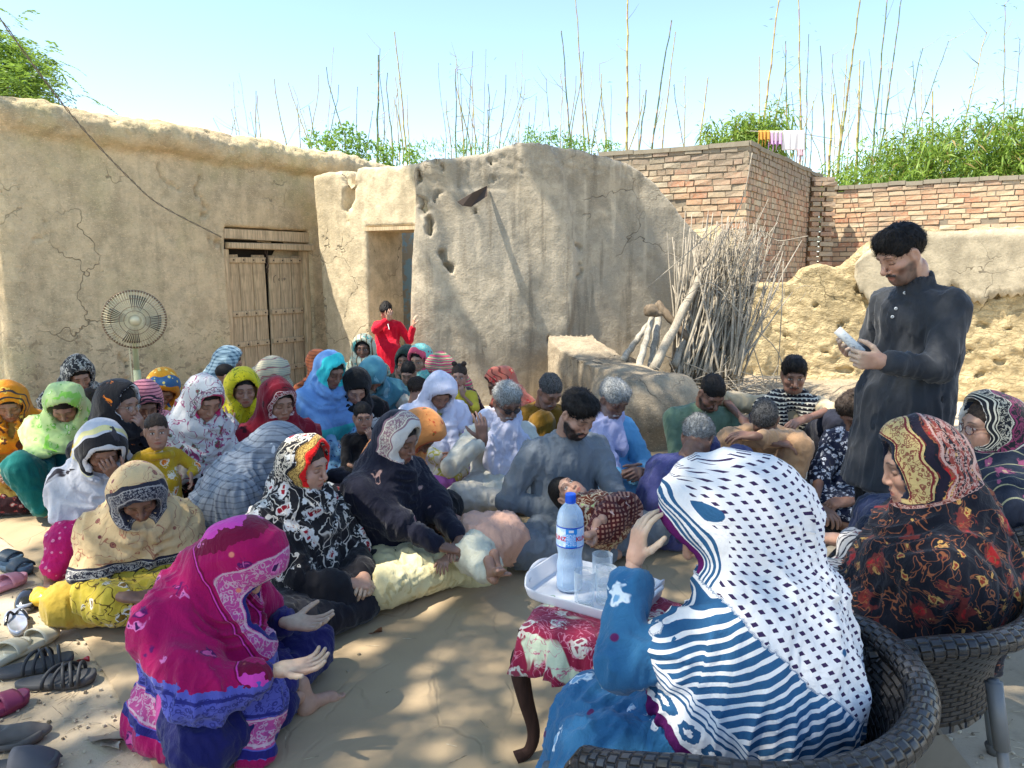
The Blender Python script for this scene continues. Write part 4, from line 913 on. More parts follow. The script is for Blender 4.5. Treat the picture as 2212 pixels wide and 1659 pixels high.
    if not nohair:
        V, Q = hair(hstyle, .0055 if dist > 4 else .0042, seed, hairn or (500 if sex == 'w' else 2600)); add('hair', V * hs @ Rh.T + Hc, Q, HAIR[hr], E)
    # ---- trousers
    mcu = max(vx, .009)
    if legs is not None:
        L = Field(); fat_ = 1.0 if sex == 'w' else .92
        for k_, a_ in zip(K, A):
            hp_ = pel + np.array([np.sign(k_[0]) * .085, 0, 0]); kr = .095 if pose in ('cross', 'oneup') else .085; L.add(cone(hp_, k_, .125 * fat_, kr * fat_), .05); ae = k_ + (a_ - k_) * (.86 if not feet else .74); L.add(cone(k_, ae, kr * fat_, .062), .03)
        L.add(ell(pel, (.17, .15, .12)), .05)
        if pose in ('cross', 'oneup', 'kneesup'): L.keep(plane((0, 0, .006), (0, 0, -1)), .02)
        V, Q = L.mesh(mcu); N = vnormals(V, Q); C0 = V.copy(); V = folds(V, N, .0085 * amp, 1.9, seed + 2, (0, .1), 2.2)
        add('trousers', V, Q, legs, E, attrs={'cuv': C0, 'edg': np.full(len(V), 1.), 'hem': np.full(len(V), 1.)})
    # ---- shirt / kameez
    if top is not None:
        T = Field(); tr = torso_r * (1 if sex == 'w' else 1.04)
        T.add(cone(SR * .88 + SL * .12, SL * .88 + SR * .12, .068 * tr), 0); T.add(ell(ch, (.165 * tr * width, .115 * tr, .15), None), .06)
        T.add(cone(ch + (.05 * width, 0, 0), mid + (.05, 0, 0), .115 * tr, .115 * tr), .05); T.add(cone(ch - (.05 * width, 0, 0), mid - (.05, 0, 0), .115 * tr, .115 * tr), .05); T.add(cone(mid + (.05, 0, 0), pel + (.05, 0, 0), .115 * tr, .14 * tr), .05); T.add(cone(mid - (.05, 0, 0), pel - (.05, 0, 0), .115 * tr, .14 * tr), .05)
        T.add(cone(NB, SM, .062, .085), .03)
        for (e_, w_, d, n_, cu, on), Sh in zip(EW, (SR, SL)):
            q = e_ + (w_ - e_) * max(0, (sleeve - .5) * 2); T.add(cone(Sh, e_, .066 * tr, .056), .04)
            if sleeve > .5: T.add(cone(e_, q, .056, .042 if sex == 'm' else .046), .02)
        if skirt:
            if pose in ('cross', 'oneup', 'lap'): T.add(ell((0, .13, .135), (.27 * kneew, .22, .10)), .08)
            elif pose in ('kneesup', 'squat'): T.add(ell(pel + (0, .06, .05), (.19, .20, .16)), .08)
            elif pose == 'chair': T.add(ell((0, .20, .53), (.22, .30, .12)), .08); T.add(cone((.1, .42, .50), (.12, .46, .25), .10, .11), .05); T.add(cone((-.1, .42, .50), (-.12, .46, .25), .10, .11), .05)
            elif pose == 'stand': T.add(cone(pel + (.04, 0, 0), (.06, .02, .50), .15, .18), .06); T.add(cone(pel - (.04, 0, 0), (-.06, .02, .50), .15, .18), .06); T.keep(plane((0, 0, .50), (0, 0, -1)), .01)
        if cloth_extra: cloth_extra(T, dict(Hc=Hc, HL=HL, SR=SR, SL=SL, pel=pel, mid=mid, ch=ch, NB=NB, K=K, EW=EW))
        if pose not in ('stand',): T.keep(plane((0, 0, .01), (0, 0, -1)), .02)
        T.cut(cone(att, NB + (att - NB) * .1, .048 if sex == 'w' else .056), .006)
        V, Q = T.mesh(mcu); N = vnormals(V, Q); C0 = V.copy(); V = folds(V, N, .0095 * amp, 1.8, seed, (0, .05), 1.0)
        add('kameez', V, Q, top, E, attrs={'cuv': C0, 'edg': np.full(len(V), 1.), 'hem': np.full(len(V), 1.)})
    # ---- head scarf
    if scarf is not None:
        D = Field(); ow, oh, bk = hood; hx = .010 * math.sin(seed * 1.7)
        if cape:
            D.add(cone(SR, SL, .088), 0)
            cz = capez
            for (e_, w_, d, n_, cu, on), Sh in zip(EW, (SR, SL)): D.add(cone(Sh, Sh + (e_ - Sh) * armc, .085, .082), .06)
            D.add(ell(ch + (0, .01, -.02), (.20 * width * cape, .155 * cape, .19)), .06); D.add(cone(ch, mid, .15 * cape, .16 * cape), .08)
            if bell: D.add(cone(mid, pel + (0, 0, -.02), .16 * cape, .2 * cape * bell), .08)
            hp_ = plane((0, 0, cz), (.12 * math.sin(seed), .10 * math.cos(seed * 2), -1)); D.keep(hp_, .012)
        D.add(cone(HL(0, -.035, -.02), NB + (0, -.03, -.03), .104 * ow, .138), .06); D.add(ell(NB + (0, .03, -.02), (.135, .125, .075)), .05)
        D.add(ell(HL(hx * .6, .015, .052), (.070, .085, .086), Rh), .05); D.add(ell(HL(hx, -.018, .016), (.104 * ow, .131, .130), Rh), .04); D.add(ell(HL(0, .045, -.145), (.085, .075, .06), Rh), .05)
        if scarf_extra: scarf_extra(D, dict(Hc=Hc, HL=HL, Rh=Rh, SR=SR, SL=SL, pel=pel, mid=mid, ch=ch, NB=NB, K=K, EW=EW))
        D.cut(ell(HL(0, .01, .0), (.083 * ow, .106, .104), Rh), .01); op = ell(HL(0, .135 - bk, -.006 + bk * .35), (.082 * ow, .122, .103 * oh), Rh); _f = op[0]; op = ((lambda X, Y, Z: _f(X, Y, Z) + .0065 * np.sin(X * 47 + seed) * np.cos(Z * 36 + Y * 22 + seed) + .004 * np.sin(Z * 75 + X * 30)), op[1], op[2]); D.cut(op, .008)
        if vcut: D.cut(cone(HL(0, .10, -.13), HL(0, .13, -.25), .040 * vcut, .045 * vcut), .03)
        D.keep(plane((0, 0, .012), (0, 0, -1)), .02)
        V, Q = D.mesh(vx); N = vnormals(V, Q); C0 = V.copy(); ed = pdist(op, V); ed = ed + np.maximum(0, -.075 - ((V - Hc) @ Rh)[:, 2] / hs) * 6; he = (-pdist(hp_, V)) if cape else np.full(len(V), 1.)
        lc = (V - Hc) @ Rh; hoodm = sstep(-.11, -.02, lc[:, 2]); V1 = folds(V, N, .014 * amp, 1.5, seed + 4, (NB[0], NB[1]), .9); sg_ = HL(0, .06, -.08); wf = sstep(.36, .20, np.linalg.norm(V - sg_, axis=1)) * sstep(-.08, .04, V[:, 1] - NB[1]); V1 = V1 * (1 - wf[:, None]) + (V + N * (swag(V, sg_, 24, seed) * .034 * amp)[:, None]) * wf[:, None]
        q = np.stack([ed * 26, lc[:, 0] * 2.2, lc[:, 2] * 2.5 + lc[:, 1] * 2], 1) + fbm(V * 5, 2, seed)[:, None] * .7; rg = ((1 - abs(2 * vn(q, seed) - 1)) ** 1.5 - .35) * .011 * amp * sstep(.0, .04, ed)
        V2 = V + N * rg[:, None]; V = V1 * (1 - hoodm[:, None]) + V2 * hoodm[:, None]; V = V + np.stack([fbm(V * 5.5, 2, seed + 60), fbm(V * 5.5, 2, seed + 61), fbm(V * 5.5, 2, seed + 62)], 1) * .022 * sstep(.0, .05, ed)[:, None]
        add('headscarf', V, Q, scarf, E, attrs={'cuv': C0, 'edg': ed, 'hem': he})
    return dict(E=E, Hc=Hc, HL=HL, Rh=Rh, EW=EW, K=K, A=A, pel=pel, SM=SM, NB=NB, SR=SR, SL=SL, ch=ch, mid=mid)
def lin(r, g, b, k=.95):
    f = lambda c: (c / 255 / 12.92 if c < 10 else ((c / 255 + .055) / 1.055) ** 2.4) * k
    return (f(r), f(g), f(b))
WH = (.62, .62, .62); BLK = (.012, .012, .015); RED = (.42, .012, .02)
G1 = None
# ================================================================ women and children on the left
person('woman in orange and yellow patterned shawl cut by the left edge of the photo', 20, 868, .68, 28, pitch=38, lean=(0, .10), skin='r', eyes='closed', age=.7, arms=('clasp', 'clasp'), capez=.42, vcut=1,
       scarf=cloth('c1', lin(225, 140, 30), [('blob', lin(90, 50, 30), 9, .6), ('flor', lin(235, 190, 80), lin(120, 40, 30), .08, .2), ('stripe', lin(70, 60, 60), 'edg', .03, .3, .03, .09, 'edg')]),
       top=cloth('c1t', lin(205, 165, 80), [('flor', lin(150, 100, 40), lin(90, 60, 40), .05, .2)]), legs=cloth('c1l', lin(50, 25, 30), [('flor', lin(150, 60, 60), lin(180, 160, 150), .05, .22)]))
person('young woman in pale green shawl with uncovered black hair and teal clothes', 138, 872, .69, 22, pitch=52, lean=(0, .08), pose='oneup', knees=[(.24, .26, .38), (-.28, .26, .30)], ankles=[(.12, .30, .08), (-.12, .30, .08)], capez=.42, hood=(1.08, 1.05, .045), width=1.12,
       arms=('lap', ((-.12, .36, .30), (.8, .3, -.3), (0, -.2, -1), .4)), scarf=cloth('c2', lin(200, 225, 150), [('flor', lin(120, 190, 70), lin(225, 235, 190), .06, .22), ('blob', lin(150, 215, 90), 7, .6)]),
       top=cloth('c2t', lin(20, 85, 90), wr=.35), legs=cloth('c2l', lin(15, 100, 95), wr=.35), sleeve=.7, torso_r=1.05)
person('woman in black and white leaf scarf near the fan', 170, 808, .75, 45, pitch=35, roll=8, skin='f', capez=.5, hood=(1, 1.05, .02),
       scarf=cloth('c3', lin(35, 38, 42), [('flor', lin(190, 190, 180), lin(120, 120, 115), .06, .27), ('vein', lin(170, 170, 165), 22, .03)]), top=cloth('c3t', lin(40, 40, 45)), legs=cloth('c3l', lin(40, 40, 45)))
person('small child with dark hair behind the pale green shawl', 194, 868, Y=4.8, yaw=60, pitch=25, s=.62, hs=1.15, skin='m', eyes='closed', child=True, base_z=.15, lean=(0, .02), hstyle='short', hr='b', top=cloth('k1', lin(60, 50, 50)), legs=cloth('k1l', lin(60, 50, 50)))
GLc = person('young woman with wire glasses and black and yellow scarf holding her mouth', 262, 872, Y=4.05, yaw=62, hyaw=76, pitch=12, skin='m', eyes='open', fat=.006, lean=(0, .05), capez=.42, hood=(1.1, 1.1, .055), arms=('lap', 'face'),
       scarf=cloth('c5', BLK, [('blob', lin(240, 190, 20), 4.5, .62), ('blob', lin(220, 120, 30), 16, .69), ('band', WH, 0, .006)]), top=cloth('c5t', lin(30, 32, 45)), legs=cloth('c5l', lin(30, 32, 45)))
person('woman in pink striped scarf half hidden behind the woman with glasses', 312, 868, .70, 42, pitch=40, skin='m', capez=.5, arms=('lap', 'face'), scarf=cloth('c6', lin(235, 150, 160), [('stripe', lin(120, 60, 80), 2, .018, .3), ('stripe', lin(60, 50, 60), 'edg', .02, .5, 0, .05, 'edg')]), top=cloth('c6t', lin(235, 160, 165)), legs=cloth('c6l', lin(90, 60, 70)))
person('woman in orange scarf with blue and yellow triangle border leaning on her hand', 353, 838, .70, 22, pitch=48, roll=-6, skin='m', capez=.45, arms=('face', 'lap'), hood=(1.08, 1, 0),
       scarf=cloth('c7', lin(235, 160, 35), [('band', lin(70, 110, 150), .05, .10), ('dots', lin(240, 215, 120), .035, .3), ('band', lin(225, 140, 20), 0, .05), ('stripe', lin(215, 130, 20), 'edg', .016, .3, 0, .05, 'edg')]), top=cloth('c7t', lin(220, 150, 50)), legs=cloth('c7l', lin(160, 100, 30)))
person('woman in white scarf with crimson leaf print and pink toothed border', 442, 862, Y=3.95, yaw=52, pitch=34, skin='m', capez=.22, hood=(1, 1.12, 0), lean=(0, .08), cape=1.08, arms=('lap', ((-.16, .40, .16), (.3, .9, -.3), (0, -.1, -1), .35)),
       scarf=cloth('c8', lin(215, 212, 208), [('vein', lin(160, 70, 110), 11, .012), ('flor', lin(110, 115, 90), lin(150, 50, 80), .085, .17), ('band', lin(190, 50, 100), 0, .008), ('lace', lin(90, 60, 80), .02, .05, .02)], wr=.7),
       top=cloth('c8t', lin(28, 25, 28), [('flor', lin(140, 50, 50), lin(170, 150, 110), .05, .2)]), legs=cloth('c8l', lin(18, 18, 24)))
person('toddler in mustard frilled dress looking towards the camera', 338, 930, Y=3.62, yaw=32, hyaw=28, pitch=4, s=.46, hs=1.5, skin='m', eyes='open', child=True, pose='stand', lean=(0, .0), hr='b', hstyle='short', width=1.15, sleeve=.9, arms=(((.30, .12, 1.0), (0, .3, -1), (-1, 0, 0), .3), ((-.30, .12, 1.0), (0, .3, -1), (1, 0, 0), .3)),
       top=cloth('k2', lin(190, 150, 30), [('flor', lin(235, 225, 200), lin(215, 120, 40), .16, .25)], c2=lin(200, 165, 40)), legs=cloth('k2l', lin(190, 150, 30)),
       cloth_extra=lambda T, c: [T.add(cone(c['NB'] + (.17 * math.cos(a), .13 * math.sin(a), -.05), c['NB'] + (.17 * math.cos(a + .4), .13 * math.sin(a + .4), -.05), .035), .02) for a in np.arange(0, 6.2, .4)])
person('woman in grey and white scarf covering her face with one hand, pink trousers', 222, 968, .63, 38, pitch=40, skin='d', lean=(0, .10), pose='oneup', capez=.30, hood=(1.12, 1.1, 0), arms=('lap', 'brow'), knees=[(.20, .18, .24), (-.30, .22, .13)], ankles=[(.30, .26, .09), (.05, .28, .07)], feet=[((.2, 1, -.1), (0, .1, 1)), ((.9, .3, 0), (0, -.4, .9))],
       scarf=cloth('c10', lin(200, 200, 205), [('band', lin(205, 205, 208), 0, .02), ('band', BLK, .02, .075), ('band', lin(225, 215, 150), .085, .105), ('blob', lin(60, 55, 60), 5, .63), ('blob', lin(225, 180, 30), 4, .66)]), top=cloth('c10t', lin(190, 192, 198), wr=.7), legs=cloth('c10l', lin(205, 30, 110), [('dots', lin(235, 140, 170), .03, .25)]))
person('woman in beige scarf with maroon dots and dark patterned border, yellow clothes', 298, 1066, Y=2.98, yaw=32, pitch=44, roll=6, skin='d', lean=(0, .12), capez=.24, cape=1.05, width=1.0, hood=(1.05, .95, 0), arms=(((.10, .32, .22), (-.9, .4, -.1), (0, -.2, -1), .5), 'lap'), knees=[(.31, .05, .13), (-.28, .12, .12)], ankles=[(-.10, .22, .07), (.10, .16, .07)],
       scarf=cloth('c11', lin(222, 190, 140), [('dots', lin(125, 65, 65), .075, .16, lin(190, 130, 100)), ('vein', lin(175, 120, 90), 10, .006), ('band', lin(45, 45, 58), 0, .075), ('lace', lin(170, 165, 160), .012, .062, .018), ('hem', lin(45, 45, 58), 0, .055), ('hlace', lin(190, 185, 175), .01, .045, .02)], wr=.6),
       top=cloth('c11t', lin(200, 175, 60), [('flor', lin(220, 215, 200), lin(120, 90, 20), .08, .2), ('vein', lin(90, 70, 20), 9, .008)]), legs=cloth('c11l', lin(178, 150, 55), wr=.35), sleeve=.85)
person('dark haired girl in blue and white checked scarf turned away', 497, 785, Y=5.9, yaw=95, hyaw=105, pitch=20, skin='m', capez=.5, hood=(1.05, 1, .06), scarf=cloth('c13', lin(170, 195, 205), [('check', lin(70, 100, 120), .03, .4), ('blob', lin(60, 90, 110), 8, .62)]), top=cloth('c13t', lin(210, 210, 215)), legs=cloth('c13l', lin(90, 90, 100)))
person('small child with shaved head in white shirt', 490, 812, Y=5.5, yaw=110, pitch=5, s=.6, hs=1.25, base_z=.22, skin='m', child=True, hstyle='shaved', lean=(0, 0), top=cloth('k3', lin(225, 225, 225)), legs=cloth('k3l', lin(200, 200, 205)))
person('woman in bright yellow scarf with small red flowers, hands raised near her chest', 527, 838, .73, 14, hyaw=26, pitch=16, skin='m', capez=.50, hood=(1.12, 1.12, .0), vcut=1, arms=(((.22, .30, .30), (-.1, 1, 0), (0, 0, -1), .3), ((.10, .30, .52), (.2, .3, 1), (.3, -1, 0), .25)), width=1.1,
       scarf=cloth('c15', lin(215, 200, 35), [('dots', lin(205, 80, 30), .06, .13), ('vein', lin(110, 120, 30), 12, .008)]), top=cloth('c15t', lin(205, 200, 50), [('flor', lin(130, 70, 40), lin(70, 110, 50), .05, .16)]), legs=cloth('c15l', lin(180, 60, 110)), sleeve=.75)
person('woman with bowed head in beige scarf with thin maroon stripes', 590, 806, .72, 50, pitch=68, skin='m', lean=(0, .2), capez=.4, hood=(1.05, 1, 0), scarf=cloth('c16', lin(200, 190, 160), [('stripe', lin(150, 90, 90), 'edg', .045, .18, .02, .2, 'edg'), ('stripe', lin(150, 150, 140), 2, .014, .3)]), top=cloth('c16t', lin(190, 180, 150)), legs=cloth('c16l', lin(150, 140, 120)))
person('woman wrapped in deep red shawl with white edged border', 603, 868, Y=4.2, yaw=36, hyaw=42, pitch=16, skin='m', capez=.30, cape=1.18, width=1.2, hood=(1.0, 1.0, 0), lean=(0, .08), scarf=cloth('c17', lin(125, 18, 38), [('blob', lin(60, 12, 25), 13, .66), ('band', lin(205, 190, 185), 0, .006), ('lace', lin(220, 200, 195), .006, .024, .016), ('band', lin(90, 25, 35), .026, .032)]), top=cloth('c17t', lin(110, 20, 35)), legs=cloth('c17l', lin(60, 20, 30)))
person('woman in rust orange shawl sitting with her back turned near the door post', 688, 785, Y=6.5, yaw=-150, pitch=30, capez=.35, scarf=cloth('c18', lin(180, 100, 60), [('stripe', lin(130, 70, 45), 2, .03, .3)]), top=cloth('c18t', lin(225, 200, 195), [('flor', lin(70, 60, 80), lin(180, 60, 60), .05, .25)]), legs=cloth('c18l', lin(170, 95, 55)))
person('girl in blue shawl with bright turquoise hood edge', 716, 800, Y=5.0, yaw=48, hyaw=50, pitch=28, skin='d', capez=.33, cape=1.05, hood=(.95, 1.1, .01), lean=(0, .06), scarf=cloth('c19', lin(120, 165, 220), [('band', lin(60, 210, 215), 0, .075), ('hem', lin(70, 190, 190), 0, .12), ('band', lin(190, 230, 235), 0, .004)], wr=.7), top=cloth('c19t', lin(130, 180, 220), [('flor', lin(40, 60, 120), lin(200, 210, 230), .04, .24)]), legs=cloth('c19l', lin(140, 185, 225)))
person('old woman in teal and cream shawl looking at the camera by the doorway', 785, 752, Y=7.0, yaw=4, pitch=6, skin='d', eyes='open', age=1, capez=.3, hood=(1.1, 1.05, 0), cape=1.1, scarf=cloth('c20', lin(200, 205, 180), [('blob', lin(90, 165, 160), 9, .52), ('stripe', lin(120, 90, 60), 0, .05, .2)]), top=cloth('c20t', lin(190, 180, 160)), legs=cloth('c20l', lin(130, 120, 100)))
person('barefoot boy in bright red kurta standing in the doorway with a hand at his mouth', 834, 672, Y=7.75, yaw=8, hyaw=-6, pitch=34, s=.70, hs=1.12, pose='stand', sex='m', child=True, skin='l', eyes='closed', lean=(0, .03), hstyle='fringe', hr='k', feet=True, width=.9,
       arms=(('px', (838, 690, 7.62), (.35, -.5, .8), (-.1, 1, 0), .5, (-.6, -.6, -.6)), ('px', (893, 704, 7.75), (.1, 0, 1), (.8, .5, 0), .3, (.2, 0, -1))), top=cloth('k4', lin(205, 15, 45, 1), wr=.5), legs=cloth('k4l', lin(150, 10, 30)))
person('young woman in long black scarf with white black-flowered sleeves', 768, 836, .68, 26, pitch=42, skin='l', capez=.28, cape=.66, armc=.12, hood=(.98, 1.02, .005), lean=(0, .12), scarf=cloth('c22', (.012, .012, .013), wr=.7), top=cloth('c22t', lin(225, 222, 215), [('flor', lin(25, 25, 35), lin(60, 60, 70), .11, .2), ('vein', lin(25, 25, 35), 7, .008)]), legs=cloth('c22l', lin(50, 50, 60)), torso_r=1.1, width=1.15)
person('woman in teal scarf bent far forward in cream dress', 806, 812, .71, 18, pitch=66, skin='m', lean=(0, .22), capez=.46, armc=.2, hood=(1.02, .9, 0), vcut=1, scarf=cloth('c23', lin(85, 145, 160), [('blob', lin(140, 190, 200), 8, .62)]), top=cloth('c23t', lin(228, 220, 200), wr=.6), legs=cloth('c23l', lin(215, 205, 185)), width=1.15, torso_r=1.08, arms=(((.30, .25, .30), (0, 1, 0), (0, 0, -1), .3), ((-.36, .42, .36), (-.3, .9, -.2), (0, 0, -1), .4)))
person('woman in dark green scarf hiding her mouth with her hand', 876, 778, Y=6.7, yaw=-8, pitch=10, skin='d', eyes='open', capez=.45, arms=('face', 'lap'), scarf=cloth('c24', lin(45, 65, 58)), top=cloth('c24t', lin(50, 80, 65), [('dots', lin(200, 200, 180), .035, .25)]), legs=cloth('c24l', lin(40, 60, 50)))
person('woman in turquoise scarf with coral pink flowered border, frowning', 908, 776, Y=6.35, yaw=-28, pitch=18, skin='l', eyes='open', capez=.4, hood=(1, 1.05, .015), scarf=cloth('c25', lin(135, 205, 195), [('dots', lin(150, 60, 90), .055, .16), ('band', lin(225, 90, 115), 0, .045), ('dots', lin(240, 190, 150), .03, .12)]), top=cloth('c25t', lin(230, 235, 235)), legs=cloth('c25l', lin(200, 210, 210)))
person('small boy in light turquoise shirt looking down', 882, 806, Y=5.9, yaw=-4, pitch=26, s=.62, hs=1.22, base_z=.16, skin='l', child=True, sex='m', lean=(0, .03), hstyle='short', top=cloth('k5', lin(120, 205, 205)), legs=cloth('k5l', lin(90, 90, 100)))
person('small boy with cropped hair and red shirt seen from behind', 903, 842, Y=5.35, yaw=125, hyaw=135, pitch=12, s=.62, hs=1.28, base_z=.14, skin='m', child=True, sex='m', lean=(0, .03), hstyle='short', hr='b', top=cloth('k6', lin(205, 30, 40)), legs=cloth('k6l', lin(70, 60, 60)))
person('woman in thin white scarf and lilac trousers with bare feet', 950, 846, .67, 22, pitch=46, skin='r', age=.4, capez=.38, cape=.95, armc=.6, hood=(1.05, 1.05, 0), vcut=1, lean=(0, .10), arms=('clasp', 'clasp'), feet=True, scarf=cloth('c28', lin(222, 222, 238), wr=.6), top=cloth('c28t', lin(222, 215, 200), [('vein', lin(200, 190, 90), 12, .03), ('stripe', lin(170, 130, 200), 2, .4, .1)]), legs=cloth('c28l', lin(170, 105, 190), wr=.5), width=1.1,
       scarf_extra=lambda D, c: [D.add(cone(c['NB'] + (q, .12, -.02), (q * 1.6, .24, .26), .055, .05), .04) for q in (-.05, .03)])
person('hunched woman in pink striped turban scarf and dark purple dotted dress', 950, 798, Y=5.75, yaw=-70, hyaw=-110, pitch=35, skin='d', lean=(0, .22), capez=.6, cape=0, hood=(1, 1, 0), scarf=cloth('c29', lin(200, 80, 110), [('stripe', lin(120, 160, 110), 2, .022, .35), ('stripe', lin(225, 190, 150), 2, .035, .15)]), top=cloth('c29t', lin(50, 20, 42), [('dots', lin(215, 160, 150), .042, .18)]), legs=cloth('c29l', lin(45, 20, 40)), torso_r=1.25, width=1.1)
person('little girl with two hair buns sucking her fingers', 992, 812, Y=5.35, yaw=4, hyaw=-4, pitch=10, s=.55, hs=1.3, base_z=.24, skin='m', child=True, eyes='open', lean=(0, .02), hstyle='buns', hr='b', arms=('lap', 'face'), sleeve=.4, top=cloth('k7', lin(225, 205, 70)), legs=cloth('k7l', lin(110, 50, 70)))
person('woman in red and orange flowered shawl facing left against the grey wall', 1080, 830, Y=5.45, yaw=-78, pitch=26, skin='d', capez=.25, cape=1.1, hood=(1, 1, .02), scarf=cloth('c32', lin(195, 110, 90), [('flor', lin(215, 60, 60), lin(230, 170, 130), .08, .27), ('stripe', lin(120, 60, 50), 'edg', .03, .25, 0, .1, 'edg')]), top=cloth('c32t', lin(200, 110, 95)), legs=cloth('c32l', lin(170, 90, 80)))
person('small frowning boy in black t-shirt with fingers in his mouth', 784, 900, Y=4.65, yaw=12, hyaw=18, pitch=8, s=.56, hs=1.35, base_z=.13, skin='m', child=True, sex='m', eyes='open', lean=(0, .02), hstyle='short', hr='k', arms=('lap', 'face'), sleeve=.45, top=cloth('k8', (.012, .012, .014), [('hem', (.1, .1, .1), 0, .001)]), legs=cloth('k8l', lin(40, 40, 50)))
person('woman in grey checked shawl with white flowers, back turned and bent down', 600, 972, Y=3.55, yaw=102, hyaw=118, pitch=62, lean=(0, .26), capez=.10, cape=1.15, bell=1.1, width=1.05, hood=(1.05, .9, 0), scarf=cloth('c34', lin(150, 158, 168), [('check', lin(85, 92, 105), .028, .22), ('blob', lin(225, 228, 232), 9, .70), ('hem', lin(70, 75, 85), .0, .035), ('hlace', lin(190, 190, 190), .004, .03, .02)], wr=.6), top=cloth('c34t', lin(150, 160, 170)), legs=cloth('c34l', lin(130, 150, 180)))
person('woman in black shawl with red and white roses and gold and red border', 662, 1004, .665, 60, hyaw=72, pitch=12, skin='l', fat=.004, hr='b', lean=(0, .02), capez=.16, cape=1.15, width=1.15, bell=.9, hood=(1.0, 1.1, .04), hairn=900,
       scarf=cloth('c35', (.014, .013, .016), [('flor', lin(225, 222, 215), lin(150, 20, 40), .085, .33), ('vein', lin(215, 205, 190), 8, .008), ('lace', lin(200, 190, 170), .055, .095, .035), ('band', lin(200, 165, 90), .022, .048), ('lace', lin(90, 60, 30), .022, .048, .012), ('band', lin(230, 30, 30), 0, .022), ('hem', lin(215, 30, 35), 0, .012)], wr=.7),
       top=cloth('c35t', (.012, .012, .016), wr=.4), legs=cloth('c35l', (.010, .011, .018), wr=.4), arms=('lap', 'lap'), kneew=1.12)
NV = person('young woman in navy paisley shawl with white chevron border and cream trousers', 862, 948, .70, 56, hyaw=62, pitch=20, skin='d', lean=(0, .04), capez=.18, cape=1.12, width=1.1, bell=.9, hood=(.98, 1.08, .01), arms=(((.05, .46, .22), (-.6, .8, -.2), (0, -.3, -1), .7), ((-.05, .46, .22), (.6, .8, -.2), (0, -.3, -1), .7)),
       scarf=cloth('c36', lin(24, 26, 42), [('flor', lin(175, 140, 130), lin(120, 60, 70), .17, .15), ('band', lin(205, 200, 192), 0, .05), ('band', lin(150, 115, 120), .05, .10), ('lace', lin(225, 215, 190), .055, .095, .02)], wr=.6),
       top=cloth('c36t', lin(24, 26, 42)), skirt=0, legs=cloth('c36l', lin(226, 214, 165), [('blob', lin(205, 188, 135), 12, .6)], wr=.5), amp=.8)
person('woman in orange embroidered scarf bent forward behind the navy shawl', 908, 935, .63, 74, hyaw=76, pitch=58, lean=(0, .22), skin='d', capez=.33, hood=(1.02, .95, 0), arms=(((.16, .46, .10), (.2, .9, -.3), (0, 0, -1), .3), 'lap'), scarf=cloth('c37', lin(228, 150, 85), [('flor', lin(190, 70, 40), lin(90, 120, 50), .07, .17), ('band', lin(200, 90, 50), 0, .02)]), top=cloth('c37t', lin(190, 90, 115), [('stripe', lin(110, 150, 100), 2, .03, .3), ('stripe', lin(225, 190, 180), 2, .047, .15)]), legs=cloth('c37l', lin(32, 34, 38)))
# ================================================================ the woman in magenta in front
MAG = cloth('c12', lin(175, 12, 90), [('flor', lin(90, 15, 90), lin(225, 90, 160), .13, .12), ('band', lin(120, 8, 55), .155, .19, .03), ('band', lin(225, 70, 175), .19, .215, .03), ('band', lin(125, 8, 60), .215, .24, .03),
      ('band', lin(190, 70, 140), .018, .10), ('lace', lin(205, 170, 180), .018, .10, .028), ('dots', lin(225, 130, 110), .11, .06), ('flor', lin(225, 120, 180), lin(60, 20, 80), .10, .13), ('band', lin(40, 35, 110), .0, .018),
      ('hem', lin(92, 95, 180), .0, .27, .05), ('hlace', lin(45, 45, 120), .10, .25, .03), ('hem', lin(195, 80, 140), .025, .10), ('hlace', lin(215, 180, 190), .028, .10, .03), ('hem', lin(40, 35, 110), 0, .022)], wr=.6)
person('woman in magenta and violet shawl holding out two open palms', 530, 1210, Y=2.24, yaw=74, hyaw=88, pitch=58, skin='l', lean=(.02, .22), capez=.06, cape=.95, width=1.0, bell=1.1, hood=(1.1, 1.1, -.035), kneew=.92,
       arms=(('px', (602, 1447, 2.06), (1, .1, .12), (-.1, -.25, 1), .28, (-.3, -.9, -.7)), ('px', (622, 1345, 2.38), (1, -.05, -.02), (0, -.35, 1), .25, (-.2, .9, -.7))), sleeve=.86,
       scarf=MAG, top=cloth('c12t', lin(38, 36, 105), [('band', lin(190, 60, 130), 2, 3)]), legs=cloth('c12l', lin(30, 30, 90), [('stripe', lin(190, 70, 140), 1, .5, .1)]), feet=True, seed=77,
       scarf_extra=lambda D, c: [D.add(cone(c['SR'], c['EW'][0][0], .10, .085), .06), D.add(cone(c['EW'][0][0], c['EW'][0][0] * .35 + c['EW'][0][1] * .65, .085, .06), .04), D.add(cone(c['NB'] + (0, .10, -.04), (.10, .30, .16), .10, .09), .06), D.add(cone((.12, .20, .10), (.20, .36, .04), .10, .06), .08), D.add(ell((-.06, -.04, .05), (.25, .22, .12)), .1), D.add(ell((.14, .05, .06), (.16, .22, .10)), .1)])
